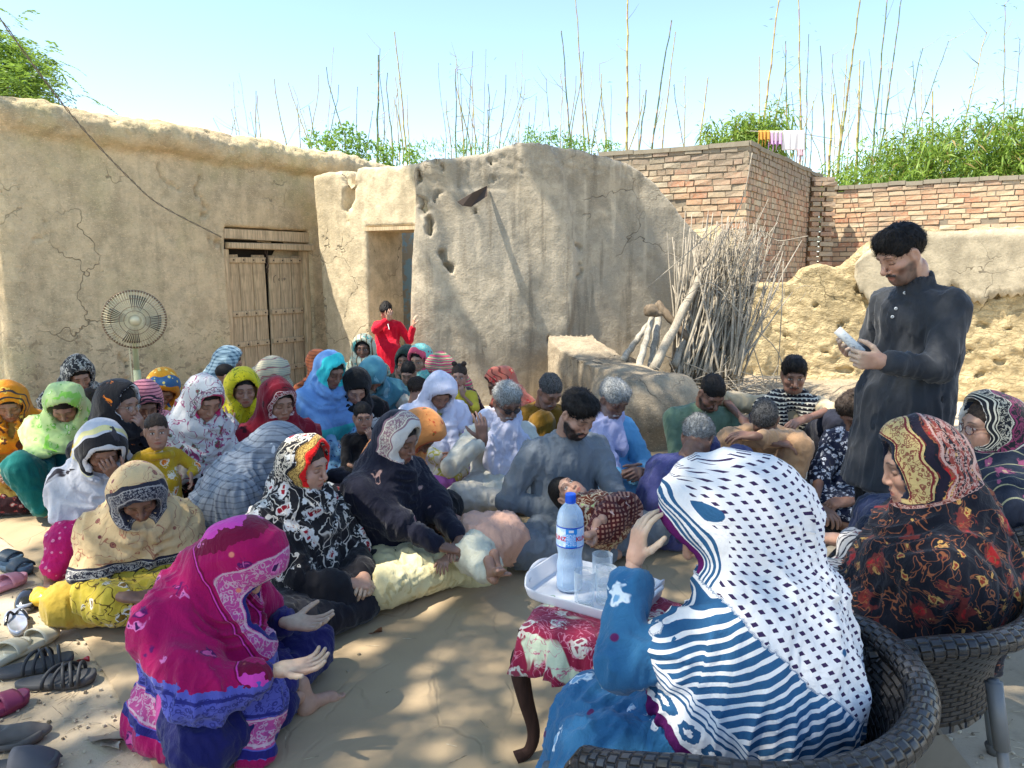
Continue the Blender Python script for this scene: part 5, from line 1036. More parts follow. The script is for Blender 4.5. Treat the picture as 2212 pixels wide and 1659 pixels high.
# ================================================================ men
WK = lin(218, 215, 200)
om = person('old man with grey hair, moustache and dark glasses raising one palm, all in white', 1096, 868, .675, 22, hyaw=24, pitch=28, sex='m', skin='d', age=1, beard=((.5, .5, .48), .25, 1), hr='g', hstyle='full', lean=(0, .10), hairn=2600,
       arms=(((.20, .20, .46), (.05, -.1, 1), (0, -1, .1), .3), 'lap'), top=cloth('m1t', WK, wr=.6), legs=cloth('m1l', lin(205, 200, 188), wr=.6), kneew=1.05)
person('man with short black hair in mustard brown shirt', 1188, 845, Y=5.15, yaw=18, hyaw=28, pitch=38, sex='m', skin='r', age=.6, beard=((.25, .24, .23), .3, .9), hr='m', pose='kneesup', lean=(0, .10), width=1.15, top=cloth('m2t', lin(130, 95, 25), wr=.5), legs=cloth('m2l', lin(120, 88, 25)))
gm = person('young bearded man in slate grey kameez cradling a small girl', 1250, 893, .755, 22, hyaw=34, pitch=36, sex='m', skin='l', beard=((.012, .010, .010), 1, 1), hr='k', hstyle='full', lean=(-.01, .07), hairn=3000, width=1.08,
       arms=(('px', (1196, 1098, 3.75), (.1, -.2, -1), (.9, .2, 0), .4), ((-.12, .36, .22), (.8, .5, -.1), (0, -.3, -1), .5)), top=cloth('m3t', lin(125, 131, 136), wr=.6), legs=cloth('m3l', lin(115, 124, 134), wr=.6), kneew=1.1)
wm = person('old man with silver hair and moustache in sky blue kameez and white neck cloth', 1326, 862, .69, 24, hyaw=30, pitch=34, sex='m', skin='d', age=1, beard=((.5, .5, .48), .2, 1), hr='g', hstyle='full', lean=(0, .10), hairn=2600, arms=('clasp', 'clasp'), top=cloth('m4t', lin(110, 175, 215), wr=.6), legs=cloth('m4l', lin(215, 220, 222), wr=.5), kneew=1.15)
person('balding bearded man in sage green collared shirt looking down', 1538, 848, Y=4.9, yaw=2, hyaw=14, pitch=46, sex='m', skin='d', beard=((.015, .012, .012), .85, 1), hr='k', hstyle='short', lean=(0, .10), width=1.15, top=cloth('m5t', lin(112, 135, 110), wr=.6), legs=cloth('m5l', lin(100, 120, 100)), arms=('lap', 'lap'))
person('grey haired man in violet blue kameez bent over with his face hidden', 1508, 945, Y=3.95, yaw=112, hyaw=150, pitch=48, sex='m', skin='d', hr='g', hstyle='full', pose='kneesup', lean=(0, .18), hairn=3000, top=cloth('m6t', lin(75, 78, 130), wr=.6), legs=cloth('m6l', lin(62, 66, 110)), width=1.1)
person('greying man in peach kameez with arms folded on his raised knees', 1652, 905, Y=4.4, yaw=-18, hyaw=-22, pitch=58, sex='m', skin='d', age=.8, beard=((.1, .09, .08), .4, .9), hr='m', pose='kneesup', lean=(0, .22), width=1.15, feet=True,
       arms=(((-.04, .42, .50), (-1, .0, -.05), (0, -.3, -1), .3, (.9, .3, .1)), ((.04, .48, .54), (1, -.05, 0), (0, -.3, -1), .3, (-.9, .3, .1))), knees=[(.19, .36, .47), (-.19, .36, .47)], top=cloth('m7t', lin(198, 158, 120), wr=.7), legs=cloth('m7l', lin(190, 150, 112), wr=.7))
person('moustached man squatting with black and white checked cloth on his shoulders', 1715, 808, Y=5.0, yaw=-8, hyaw=-14, pitch=20, sex='m', skin='d', beard=((.012, .01, .01), .12, 1), hr='k', hstyle='full', pose='squat', lean=(0, .10), width=1.12, sleeve=.45, feet=True, eyes='open', arms=(((.36, .30, .50), (-.3, .8, -.3), (0, 0, -1), .4, (.9, 0, .3)), ((-.02, .45, .55), (.9, .3, -.3), (0, -.2, -1), .4, (-.9, 0, .2))),
       top=cloth('m8t', lin(205, 185, 150), wr=.5), legs=cloth('m8l', lin(38, 40, 52)))
ck = PEOPLE[-1]
person('curly haired man in dark floral shirt and black trousers seated behind the standing man', 1852, 890, Y=4.15, yaw=-42, hyaw=-70, pitch=42, sex='m', skin='d', hr='b', hstyle='curly', pose='cross', lean=(0, .10), width=1.1, sleeve=.5, feet=True, arms=(((.10, .40, .18), (-.9, .3, -.2), (0, -.2, -1), .5), 'lap'), top=cloth('m9t', lin(25, 32, 55), [('flor', lin(200, 205, 215), lin(120, 130, 150), .03, .34)]), legs=cloth('m9l', lin(20, 21, 24)), kneew=1.15)
SB = cloth('m10t', lin(52, 55, 60), wr=.35, rough=.7)
sm_ = person('standing bearded man in charcoal kameez reading from rolled papers', 1945, 548, Y=3.3, yaw=-66, hyaw=-80, pitch=32, sex='m', skin='l', beard=((.02, .016, .015), .72, 1), hr='k', hstyle='full', pose='stand', lean=(0, .10), hairn=4500, width=.94, torso_r=1.02, vx=.008, feet=False, seed=205,
       arms=(('px', (1862, 762, 3.40), (-1, -.15, .15), (.3, -.6, .8), .8, (.2, .8, -1)), ('px', (1912, 782, 3.05), (-1, .10, .06), (-.1, .9, .2), .8, (.9, -.1, -1))), top=SB, legs=cloth('m10l', lin(22, 23, 26)), sleeve=.95,
       cloth_extra=lambda T, c: [T.add(cone(c['att'] if 'att' in c else c['NB'] + (0, .01, .03), c['NB'] + (0, 0, -.01), .066, .072), .01)])
# ================================================================ women on chairs
W51c = person('woman in dark blue shawl with purple flowered border and glasses', 2135, 920, Y=2.75, yaw=-112, hyaw=-92, pitch=6, skin='f', eyes='open', pose='chair', fat=.006, hr='b', capez=.42, cape=1.25, width=1.15, bell=1.1, hood=(1.05, 1.1, .05),
       scarf=cloth('c51', lin(38, 46, 62), [('stripe', lin(150, 150, 120), 0, .035, .08), ('flor', lin(150, 80, 110), lin(205, 170, 140), .09, .24), ('band', lin(30, 32, 38), .0, .10), ('stripe', lin(205, 200, 180), 'edg', .012, .3, 0, .035, 'edg'), ('lace', lin(200, 195, 175), .03, .055, .02), ('lace', lin(140, 60, 95), .055, .095, .03), ('band', lin(190, 185, 170), .097, .103), ('band', lin(220, 215, 205), 0, .004)], wr=.6), top=cloth('c51t', lin(40, 50, 80)), legs=cloth('c51l', lin(40, 45, 60)), lean=(0, .06))
person('woman in black shawl with red and gold flowers and cream floral border on a chair', 1985, 1005, Y=2.02, yaw=-118, hyaw=-106, pitch=14, skin='f', pose='chair', hr='b', capez=.43, cape=1.18, width=1.08, bell=1.15, hood=(1.02, 1.12, .005), lean=(0, .0), seed=31,
       arms=(('px', (1800, 1165, 2.5), (-1, .1, .1), (0, 0, -1), .5), ('px', (1760, 1150, 2.45), (-1, .1, .1), (0, 0, -1), .4)), sleeve=.85,
       scarf=cloth('c50', (.010, .011, .018), [('flor', lin(120, 50, 45), lin(190, 45, 45), .10, .27), ('vein', lin(150, 90, 60), 16, .006), ('flor', lin(205, 160, 90), lin(150, 60, 40), .06, .15), ('band', lin(205, 180, 120), .014, .075), ('lace', lin(120, 40, 45), .014, .072, .022), ('band', lin(35, 30, 45), .078, .092), ('stripe', lin(150, 70, 60), 'edg', .014, .5, .095, .16, 'edg'), ('lace', lin(205, 165, 150), .10, .16, .026), ('band', lin(20, 26, 45), 0, .014)], wr=.6),
       top=cloth('c50t', lin(205, 200, 195), [('stripe', lin(50, 50, 60), 0, .02, .3), ('flor', lin(120, 60, 80), lin(60, 60, 70), .05, .25)]), legs=cloth('c50l', lin(25, 25, 30)))
# foreground woman: scarf with dot grid, striped back, purple edge
t = NT('scarf_dots_and_stripes', .9, .12); v = t.attr('cuv'); e = t.attr('edg', 'Fac'); u = t.attr('bu'); sp = t.sep(u)
NAVY, WHT, PUR = lin(48, 92, 130), lin(232, 230, 228), lin(92, 28, 90)
wb = t.noise(v, 9, 2, .5, 0, 1)
def frac(x, p): return t.math('FRACT', t.math('DIVIDE', x, p))
uu, vv2, reg = sp[0], sp[1], sp[2]
dots = t.math('MULTIPLY', t.math('LESS_THAN', frac(uu, .0165), .38), t.math('LESS_THAN', frac(vv2, .0175), .46))
colA = t.mix(dots, WHT, lin(60, 45, 80))
bd = t.voro(t.map(u, (1, 1, 0)), 5.6, rnd=.5); colA = t.mix(t.ramp(bd, .165, .17, 1, 0), colA, NAVY)
ew = t.math('ADD', e, t.math('MULTIPLY', t.math('SUBTRACT', t.noise(v, 60, 1), .5), .002))
edgeS = t.math('MULTIPLY', t.math('LESS_THAN', frac(t.math('SUBTRACT', ew, .034), .0145), .52), t.math('LESS_THAN', ew, .092))
colA = t.mix(t.math('LESS_THAN', ew, .105), colA, WHT); colA = t.mix(edgeS, colA, NAVY); colA = t.mix(t.math('LESS_THAN', ew, .03), colA, PUR)
st = t.math('LESS_THAN', frac(vv2, .0195), .62); colB = t.mix(st, WHT, NAVY)
hb = t.attr('hem', 'Fac'); colB = t.mix(t.math('LESS_THAN', hb, .108), colB, WHT)
for a, b in ((.073, .079), (.086, .090), (.099, .102)): colB = t.mix(t.math('MULTIPLY', t.math('GREATER_THAN', hb, a), t.math('LESS_THAN', hb, b)), colB, NAVY)
dv = t.n('ShaderNodeCombineXYZ'); t.put(dv.inputs[0], t.math('MULTIPLY', t.math('SUBTRACT', frac(uu, .048), .5), .048)); t.put(dv.inputs[1], t.math('SUBTRACT', hb, .044))
ln_ = t.n('ShaderNodeVectorMath', operation='LENGTH'); t.put(ln_.inputs[0], dv.outputs[0]); rg = t.math('ADD', ln_.outputs['Value'], t.math('MULTIPLY', t.math('SUBTRACT', t.noise(v, 110, 1), .5), .012))
colB = t.mix(t.math('MULTIPLY', t.math('GREATER_THAN', rg, .0075), t.math('LESS_THAN', rg, .0185)), colB, NAVY); colB = t.mix(t.math('LESS_THAN', hb, .014), colB, PUR)
col = t.mix(t.math('GREATER_THAN', reg, .5), colB, colA)
f = t.noise(v, 420, 2); t.col(t.mix(.12, col, t.mix(f, (0, 0, 0), col))); w = t.noise(v, 13, 5, .62, .6); t.bump(t.math('ADD', w, t.math('ADD', t.math('MULTIPLY', t.noise(v, 50, 3), .25), t.math('MULTIPLY', f, .05))), .55, .02); M52 = t.m
BLUE = cloth('c52t', lin(50, 108, 150), [('flor', lin(225, 235, 240), lin(120, 170, 205), .115, .16), ('dots', lin(95, 30, 85), .10, .085)])
BLUEL = cloth('c52l', lin(45, 105, 150), [('flor', lin(225, 235, 240), lin(110, 160, 195), .10, .17), ('dots', lin(95, 30, 85), .11, .07)])
W52 = person('foreground woman in white scarf with navy dots and wide blue striped back', 1545, 1120, Y=1.60, yaw=-142, hyaw=-104, pitch=42, skin='f', pose='chair', lean=(.02, .09), capez=.52, cape=.98, width=.84, bell=.95, hood=(1.08, 1.12, -.03), skirt=0, knees=[(-.17, .29, .44), (-.27, .16, .44)], ankles=[(-.22, .34, .09), (-.33, .21, .09)], seed=52, vx=.0065,
       arms=('lap', ('px', (1370, 1215, 1.60), (.15, .1, .95), (.8, .3, 0), .35, (-.7, -.35, -1), .85)), armc=.45, sleeve=.88, top=BLUE, legs=BLUEL, scarf=M52, pelz=.5,
       cloth_extra=lambda T, c: [T.add(cone(c['pel'], c['K'][0], .14, .10), .06), T.add(cone(c['pel'], c['K'][1], .14, .10), .06), T.add(cone(c['K'][0], c['K'][0] + (-.06, .04, -.36), .10, .15), .08), T.add(cone(c['K'][1], c['K'][1] + (-.08, .0, -.36), .10, .15), .08)],
       scarf_extra=lambda D, c: [D.add(ell(c['HL'](0, -.08, -.05), (.12, .13, .14), c['Rh']), .08), D.add(ell(c['ch'] + (-.03, -.05, -.05), (.18, .14, .22)), .1), D.add(ell(c['mid'] + (-.02, -.03, -.04), (.19, .15, .20)), .1), D.add(ell(c['pel'] + (-.02, -.02, .08), (.21, .18, .15)), .1), D.keep(plane((-.238, .249, .666), (-.394, .308, -.86)), .008)])
# ================================================================ foreground woman's scarf coordinates
def _bu():
    o = [c for c in W52['E'].children if c.name.startswith('headscarf')][0]; me = o.data; n = len(me.vertices)
    v = np.zeros(n * 3, np.float32); me.attributes['cuv'].data.foreach_get('vector', v); v = v.reshape(-1, 3); x, y, z = v.T
    lc = (v - W52['Hc']) @ W52['Rh']
    th = W52['E'].rotation_euler[2]; a = W52['E'].location[0] + math.cos(th) * x - math.sin(th) * y - .40
    bz = np.where(a > .0, .905 - .80 * a, .905 + .9 * a); A = z > bz + .005 * np.sin(a * 60)
    hem = (a + .21) * .5 + (z - .67) * .86; a2 = a + .02 * fbm(v * 5, 2, 4)
    u = np.where(A, np.arctan2(lc[:, 0], -lc[:, 1] + .05) * .13 + x * .2, a * .86 - z * .5); w = np.where(A, lc[:, 2] * .9 - lc[:, 1] * .55, -a2 * .42 + z * .91 + .35 * a * a)
    me.attributes.new('bu', 'FLOAT_VECTOR', 'POINT').data.foreach_set('vector', np.stack([u, w, A.astype(float)], 1).astype(np.float32).ravel())
    me.attributes['hem'].data.foreach_set('value', hem.astype(np.float32))
_bu()
def wpt(c, p):
    E_ = c['E']; a = E_.rotation_euler[2]; s_ = E_.scale[0]; return np.array([E_.location[0] + s_ * (math.cos(a) * p[0] - math.sin(a) * p[1]), E_.location[1] + s_ * (math.sin(a) * p[0] + math.cos(a) * p[1]), E_.location[2] + s_ * p[2]])
def garment(c, name, prims, mat, vx=.011, cuts=(), keep=None, amp=.013, sd=3, up=1.2):
    F = Field()
    for q in prims: F.add(q, .05)
    for q in cuts: F.cut(q, .01)
    if keep: F.keep(keep, .01)
    V, Q = F.mesh(vx); N = vnormals(V, Q); C0 = V.copy(); V = folds(V, N, amp, 1.6, sd, (0, .05), up)
    return add(name, V, Q, mat, c['E'], attrs={'cuv': C0, 'edg': np.full(len(V), 1.), 'hem': np.full(len(V), 1.)})
# white neck cloths
WC = cloth('neckcloth_white', lin(222, 222, 240), wr=.8); VC = cloth('neckcloth_violet', lin(200, 200, 235), wr=.8)
c = om; NB, ch = c['NB'], c['ch']
garment(c, 'neck_cloth', [cone(NB + (.09, 0, .02), NB + (0, .09, -.02), .05, .06), cone(NB + (-.09, 0, .02), NB + (0, .09, -.02), .05, .06), cone(NB + (-.09, -.02, .02), NB + (.09, -.02, .02), .055), ell(ch + (0, .13, -.04), (.15, .06, .18)), cone(ch + (0, .14, -.12), ch + (-.02, .17, -.28), .09, .06)], WC, .010, amp=.018)
c = wm; NB, ch = c['NB'], c['ch']
garment(c, 'neck_cloth', [cone(NB + (.09, 0, .02), NB + (.03, .09, -.04), .045, .05), cone(NB + (-.09, 0, .02), NB + (0, .09, -.04), .045, .05), cone(NB + (-.09, -.03, .02), NB + (.09, -.03, .02), .05), cone(NB + (.08, .08, -.03), (.10, .26, .26), .05, .045), cone(NB + (.0, .11, -.06), NB + (-.03, .16, -.16), .05, .05)], VC, .010, amp=.016)
CK = cloth('checked_cloth', lin(222, 215, 195), [('grid', lin(28, 26, 34), .026, .72), ('stripe', lin(28, 26, 34), 2, .026, .45)], wr=.6)
c = dict(E=ck, **{}); _p = [o for o in ck.children if o.name.startswith('kameez')][0]
vv_ = np.array([v.co for v in _p.data.vertices]); zt_ = vv_[:, 2].max()
NBk = np.array([0, .09, zt_ - .06])
garment(dict(E=ck), 'shoulder_cloth', [cone(NBk + (.19, -.01, -.07), NBk + (.07, -.03, -.01), .075, .06), cone(NBk + (-.19, -.01, -.07), NBk + (-.07, -.03, -.01), .075, .06), cone(NBk + (.07, -.05, -.02), NBk + (-.07, -.05, -.02), .075), cone(NBk + (.09, .05, -.05), NBk + (.08, .10, -.36), .05, .055), cone(NBk + (-.10, .05, -.05), NBk + (-.10, .10, -.36), .055, .06)], CK, .011, amp=.010)
c = NV
garment(c, 'skirt', [ell((0, .16, .14), (.24, .20, .085)), cone((-.14, .30, .10), (-.34, .40, .05), .08, .06), cone((.0, .32, .10), (-.18, .44, .04), .06, .05), cone((.12, .20, .14), (.24, .24, .10), .10, .08)], CM['c36l'], .009, keep=plane((0, 0, .008), (0, 0, -1)), amp=.014, sd=8)
# buttons and collar on the standing man's kameez
def surf_at(E_, px, py, part='kameez'):
    o = [q for q in E_.children if q.name.startswith(part)][0]; n = len(o.data.vertices); v = np.zeros(n * 3, np.float32); o.data.vertices.foreach_get('co', v); v = v.reshape(-1, 3) * E_.scale[0]
    a = E_.rotation_euler[2]; w_ = np.stack([E_.location[0] + math.cos(a) * v[:, 0] - math.sin(a) * v[:, 1], E_.location[1] + math.sin(a) * v[:, 0] + math.cos(a) * v[:, 1], E_.location[2] + v[:, 2]], 1)
    d = nrm(P(px, py, 3.0) - (0, 0, CAM_H)); q = w_ - (0, 0, CAM_H); t_ = q @ d; m_ = np.linalg.norm(q - t_[:, None] * d, axis=1) < .02; k = np.argmin(np.where(m_, t_, 99)); return v[k] / E_.scale[0], d
BTN = plain('pearl_button', (.62, .62, .60), .25, .5)
_sm = sm_['E']; _cy, _sy = math.cos(_sm.rotation_euler[2]), math.sin(_sm.rotation_euler[2])
for px, py in ((1944, 633), (1930, 659), (1918, 687)):
    v_, d_ = surf_at(_sm, px, py); dl = np.array([_cy * -d_[0] + _sy * -d_[1], -_sy * -d_[0] + _cy * -d_[1], -d_[2]]); q0 = v_ + dl * .002; m = MB(); m.tube([q0 - dl * .002, q0 + dl * .0035], .0075, 14); b_ = m.out('button', BTN, _sm, True); m = MB(); m.tube([q0 + dl * .0036, q0 + dl * .0042], .0022, 8); m.out('button_hole', SB, b_)
# spectacles
def specs(c_E, Hc, Rh, mat, r=.021, th=.0013, dark=None, s=1.0):
    m = MB(); 
    for sg in (-1, 1):
        a = np.linspace(0, 2 * math.pi, 17)[:-1]; m.tube([Rh @ np.array((sg * .031 + r * math.cos(q), .098 - .01 * abs(math.cos(q)) * (sg * math.cos(q) > 0), r * .85 * math.sin(q) - .002)) * s + Hc for q in a], th, 5, closed=True)
        m.tube([Rh @ np.array(q) * s + Hc for q in ((sg * .052, .090, .003), (sg * .072, .05, .004), (sg * .079, -.005, .002))], th, 5)
    m.tube([Rh @ np.array(q) * s + Hc for q in ((-.010, .102, .002), (0, .105, .004), (.010, .102, .002))], th, 5)
    o = m.out('spectacles', mat, c_E, True)
    g = MB()
    for sg in (-1, 1):
        a = np.linspace(0, 2 * math.pi, 15)[:-1]; g.put([Rh @ np.array((sg * .031 + r * .95 * math.cos(q), .0975, r * .81 * math.sin(q) - .002)) * s + Hc for q in a], [tuple(range(14))])
    if dark: g.out('lens', dark, o)
SPM = plain('thin_gold_wire', (.5, .38, .25), .3, .6, .9); SPD = plain('black_plastic_frame', (.012, .012, .014), .3, .5)
t = NT('tinted_lens', .05, .5); t.col((.05, .05, .06)); t.b.inputs['Alpha'].default_value = .72; LENS = t.m
t = NT('clear_lens', .03, .5); t.col((.8, .85, .9)); t.b.inputs['Alpha'].default_value = .16; CLENS = t.m
specs(om['E'], om['Hc'], om['Rh'], SPD, .020, .003, LENS)
specs(GLc['E'], GLc['Hc'], GLc['Rh'], SPM, .022, .0012, CLENS); specs(W51c['E'], W51c['Hc'], W51c['Rh'], plain('maroon_frame', (.08, .01, .015), .3), .022, .0016, CLENS)
def child_specs(cap):  # persons kept only as Empty: recompute head frame from stored spec
    pass
# ================================================================ lying children
def lying(label, head_px, hips_px, knee_px, ankle_px, Yh, tops, legc, skin, hairk, face_up, hs=.82, Zs=(.10, .09, .14, .04), group=None, arms_=None, yaw_=0, pitch_=0, roll_=0, Ys=None, side=.05):
    Hw = P(*head_px, Yh); Ys = Ys or (Yh, Yh, Yh); Hp = P(*hips_px, Ys[0]); Kn = P(*knee_px, Ys[1]); An = P(*ankle_px, Ys[2]); E = empty('person', (Hp[0], Hp[1], 0), 0); tag(E, label, 'person', group); O = np.array([Hp[0], Hp[1], 0])
    Hw, Hp, Kn, An = Hw - O, Hp - O, Kn - O, An - O; skc = np.array(SKIN[skin])
    fwd, upv = [nrm(q) for q in face_up]; rt_ = np.cross(fwd, upv); Rm = np.array([rt_, fwd, np.cross(rt_, fwd)]).T
    V, Q, C = head(.0042, 'w', 'open' if 'awake' in label else 'closed', skc, None, 0, True, 3); parts = [(V * hs @ Rm.T + Hw, Q, C)]
    ax_ = nrm(Hp - Hw); NBp = Hw + ax_ * .13; SMp = Hw + ax_ * .17; prp = nrm(np.cross(ax_, (0, 0, 1)))
    B = Field(); B.add(cone(Hw + ax_ * .06, SMp, .032), 0); B.add(cone(SMp, Hp, .075, .08), .04)
    hands_ = []
    for sg, (el, wr) in zip((-1, 1), arms_):
        S0 = SMp + prp * sg * .07; el = P(*el) - O; wr = P(*wr) - O; B.add(cone(S0, el, .028, .024), .02); B.add(cone(el, wr, .024, .016), .01); hands_.append((S0, el, wr))
        parts.append((*place(hand(.5, .12, .0048, .4), wr, wr - el, (0, 0, 1), sg > 0, .62), None))
    ends = []
    for sg in (-1, 1):
        k_ = Kn + prp * sg * side; a_ = An + prp * sg * side * .6 + (0, 0, .0); B.add(cone(Hp + prp * sg * .05, k_, .05, .038), .02); B.add(cone(k_, a_, .036, .022), .015)
        parts.append((*place(foot(.006), a_, nrm(a_ - k_) * .6 + (.0, 0, .5 if sg > 0 else .2), nrm(k_ - a_), sg > 0, .66), None)); ends.append((k_, a_))
    V, Q = B.mesh(.010); parts.append((V, Q, None)); off = 0; VV, QQ, CC = [], [], []
    for v, q, c_ in parts: VV.append(v); QQ.append(q + off); CC.append(np.tile(skc, (len(v), 1)) if c_ is None else c_); off += len(v)
    add('body', np.concatenate(VV), np.concatenate(QQ), M_SKIN, E, attrs={'Col': np.concatenate(CC)})
    V, Q = hair('long' if 'girl' in label else 'short', .005, 4, 1200); add('hair', V * hs @ Rm.T + Hw, Q, HAIR[hairk], E)
    for nm, m_, prs in (('kameez', tops, [cone(SMp + prp * .06, SMp - prp * .06, .062), cone(SMp, Hp, .095, .115), cone(Hp, Hp * .45 + Kn * .55, .12, .10)] + [cone(a, a * .35 + b * .65, .044, .044) for a, b, _ in hands_]), ('trousers', legc, [ell(Hp, (.12, .12, .11))] + [cone(Hp, k_, .085, .062) for k_, _ in ends] + [cone(k_, k_ * .35 + a_ * .65, .062, .052) for k_, a_ in ends])):
        garment(dict(E=E), nm, prs, m_, .010, keep=plane((0, 0, .01), (0, 0, -1)), amp=.012)
    return E
lying('small child in peach kameez asleep on the sheet with bare soles towards the camera', (955, 1135), (1085, 1165), (1020, 1190), (1070, 1246), 3.5, cloth('k9t', lin(228, 180, 155), wr=.8), cloth('k9l', lin(220, 218, 195), wr=.8), 'm', 'b', ((.3, .2, .9), (-.9, .2, .1)), .8,
      arms_=(((1000, 1175, 3.35), (985, 1185, 3.25)), ((985, 1180, 3.3), (968, 1203, 3.2))), Ys=(3.45, 3.28, 3.02), side=.05)
lying('little girl lying awake across the lap of the bearded man in a brown embroidered dress', (1224, 1062), (1300, 1125), (1335, 1105), (1290, 1165), 3.62, cloth('k10t', lin(110, 55, 35), [('flor', lin(190, 165, 140), lin(190, 215, 130), .05, .24), ('vein', lin(200, 180, 150), 16, .02)]),
      cloth('k10l', lin(80, 28, 28), [('grid', lin(165, 120, 100), .018, .5), ('flor', lin(200, 170, 160), lin(150, 60, 60), .07, .18)]), 'l', 'k', ((.1, -.62, .75), (-.75, .35, .35)), .80, arms_=(((1290, 1110, 3.5), (1308, 1092, 3.45)), ((1262, 1110, 3.42), (1300, 1120, 3.35))), Ys=(3.45, 3.35, 3.2), side=.05)
# ================================================================ woven chairs
t = NT('black_woven_plastic', .38, .5); v = t.attr('cuv'); sp = t.sep(v)
def frac_(x, p): return t.math('FRACT', t.math('DIVIDE', x, p))
aa = t.math('ABSOLUTE', t.math('SUBTRACT', frac_(sp[0], 1.0), .5)); rowi = t.math('FLOOR', sp[1]); sh = t.math('MULTIPLY', t.math('MODULO', rowi, 2.0), .5); xx = t.math('ABSOLUTE', t.math('SUBTRACT', t.math('FRACT', t.math('ADD', sp[0], sh)), .5)); yy = t.math('ABSOLUTE', t.math('SUBTRACT', frac_(sp[1], 1.0), .5))
h = t.math('MULTIPLY', t.ramp(xx, .30, .5, 1, 0), t.ramp(yy, .32, .5, 1, 0)); n = t.noise(t.pos(), 25, 4)
t.col(t.mix(h, (.006, .006, .007), t.mix(t.ramp(n, .4, .7), (.016, .017, .019), (.036, .036, .038)))); t.bump(h, .9, .012); M_WOVEN = t.m
M_LEG = plain('dull_grey_steel', (.15, .16, .165), .5, .4, .2, .2, 12)
TAPE = plain('pale_tape', (.5, .48, .42), .7)
def chair(center, yaw, label, r=.365, zr=.665, arm0=-118, arm1=118, taped=()):
    E = empty('woven_chair', (center[0], center[1], 0), R(yaw + 180)); tag(E, label, 'chair', 'black woven tub chairs with grey steel legs')
    A = np.linspace(R(arm0), R(arm1), 46)   # 0 = back (-y)
    rimz = lambda a: zr - .10 * sstep(R(60), R(118), abs(a)) - .28 * sstep(R(100), R(119), abs(a)) ** 2
    rim = np.array([(r * 1.06 * math.sin(a), -r * math.cos(a) * (1.0 if abs(a) < 1.57 else .9), rimz(a)) for a in A])
    # rim tube with weave coordinates
    n = 18; V = []; U = []
    T = np.gradient(rim, axis=0); T /= np.linalg.norm(T, axis=1)[:, None]
    for i in range(len(rim)):
        o_ = nrm((rim[i][0], rim[i][1], 0)); w = np.cross(T[i], o_); w = nrm(w)
        for k in range(n):
            b = 2 * math.pi * k / n; rr_ = .0275 * (1 + .02 * math.sin(i * 3)); V.append(rim[i] + rr_ * (math.cos(b) * o_ * 1.15 + math.sin(b) * w)); U.append((k / n * 9, i * 1.5, 0))
    F = [(i * n + k, i * n + (k + 1) % n, (i + 1) * n + (k + 1) % n, (i + 1) * n + k) for i in range(len(rim) - 1) for k in range(n)]
    add('rim', V, np.array(F), M_WOVEN, E, attrs={'cuv': np.array(U)})
    # basket shell: rows from the rim down to the seat
    rows = 12; V = []; U = []
    for j in range(rows):
        q = j / (rows - 1)
        for i, a in enumerate(A):
            rad = r * (1.0 - .22 * q - .10 * math.sin(q * math.pi)); z = rimz(a) * (1 - q) + .40 * q; V.append((rad * 1.05 * math.sin(a), -rad * math.cos(a), z)); U.append((i * .62, j * 1.9, 0))
    m_ = len(A); F = [(j * m_ + i, j * m_ + i + 1, (j + 1) * m_ + i + 1, (j + 1) * m_ + i) for j in range(rows - 1) for i in range(m_ - 1)]
    o = add('basket', V, np.array(F), M_WOVEN, E, attrs={'cuv': np.array(U)}); so = o.modifiers.new('s', 'SOLIDIFY'); so.thickness = .016
    m = MB(); a = np.linspace(0, 2 * math.pi, 33)[:-1]; m.put([(r * .80 * math.cos(q), r * .80 * math.sin(q) + .02, .405) for q in a] + [(r * .84 * math.cos(q), r * .84 * math.sin(q) + .02, .37) for q in a], [tuple(range(32))] + [(i, (i + 1) % 32, 32 + (i + 1) % 32, 32 + i) for i in range(32)])
    vs = np.array(m.v); m.out('seat', M_WOVEN, E, attrs={'cuv': vs * (28, 28, 0)})
    for sx, sy in ((-1, -1), (1, -1), (-1, 1), (1, 1)):
        m = MB(); p0 = np.array((sx * r * .72, sy * r * .72, .56 if sy < 0 else .40)); p1 = np.array((sx * r * .92, sy * r * .98, .0)); m.tube([p0, p0 * .5 + p1 * .5, p1], [.0125, .0125, .0125], 12); l = m.out('leg', M_LEG, E, True)
        m = MB(); m.tube([p0 * .12 + p1 * .88 + (0, 0, -.03), p1 - (0, 0, .0)], [.0155, .0165], 12); m.out('foot_cap', plain('dirty_rubber', (.08, .075, .065), .8), l, True)
        m = MB(); m.tube([p0 * .99 + p1 * .01, p0 * .72 + p1 * .28], [.0185, .017], 12); m.out('socket', M_LEG, l, True)
        if (sx, sy) in taped: m = MB(); m.tube([p0 * .62 + p1 * .38, p0 * .56 + p1 * .44], [.0145, .0145], 10); m.out('tape', TAPE, l, True)
    return E
ch1 = chair((.47, 1.50), -135, 'black woven tub chair in the foreground under the woman in the striped scarf', .375, .655)
ch2 = chair((1.00, 1.96), -118, 'black woven tub chair under the woman in the red flowered black shawl', .39, .655, taped=((1, -1), (-1, -1)))
ch3 = chair((1.80, 2.72), -112, 'black woven tub chair at the right edge under the woman with glasses', .385, .665)
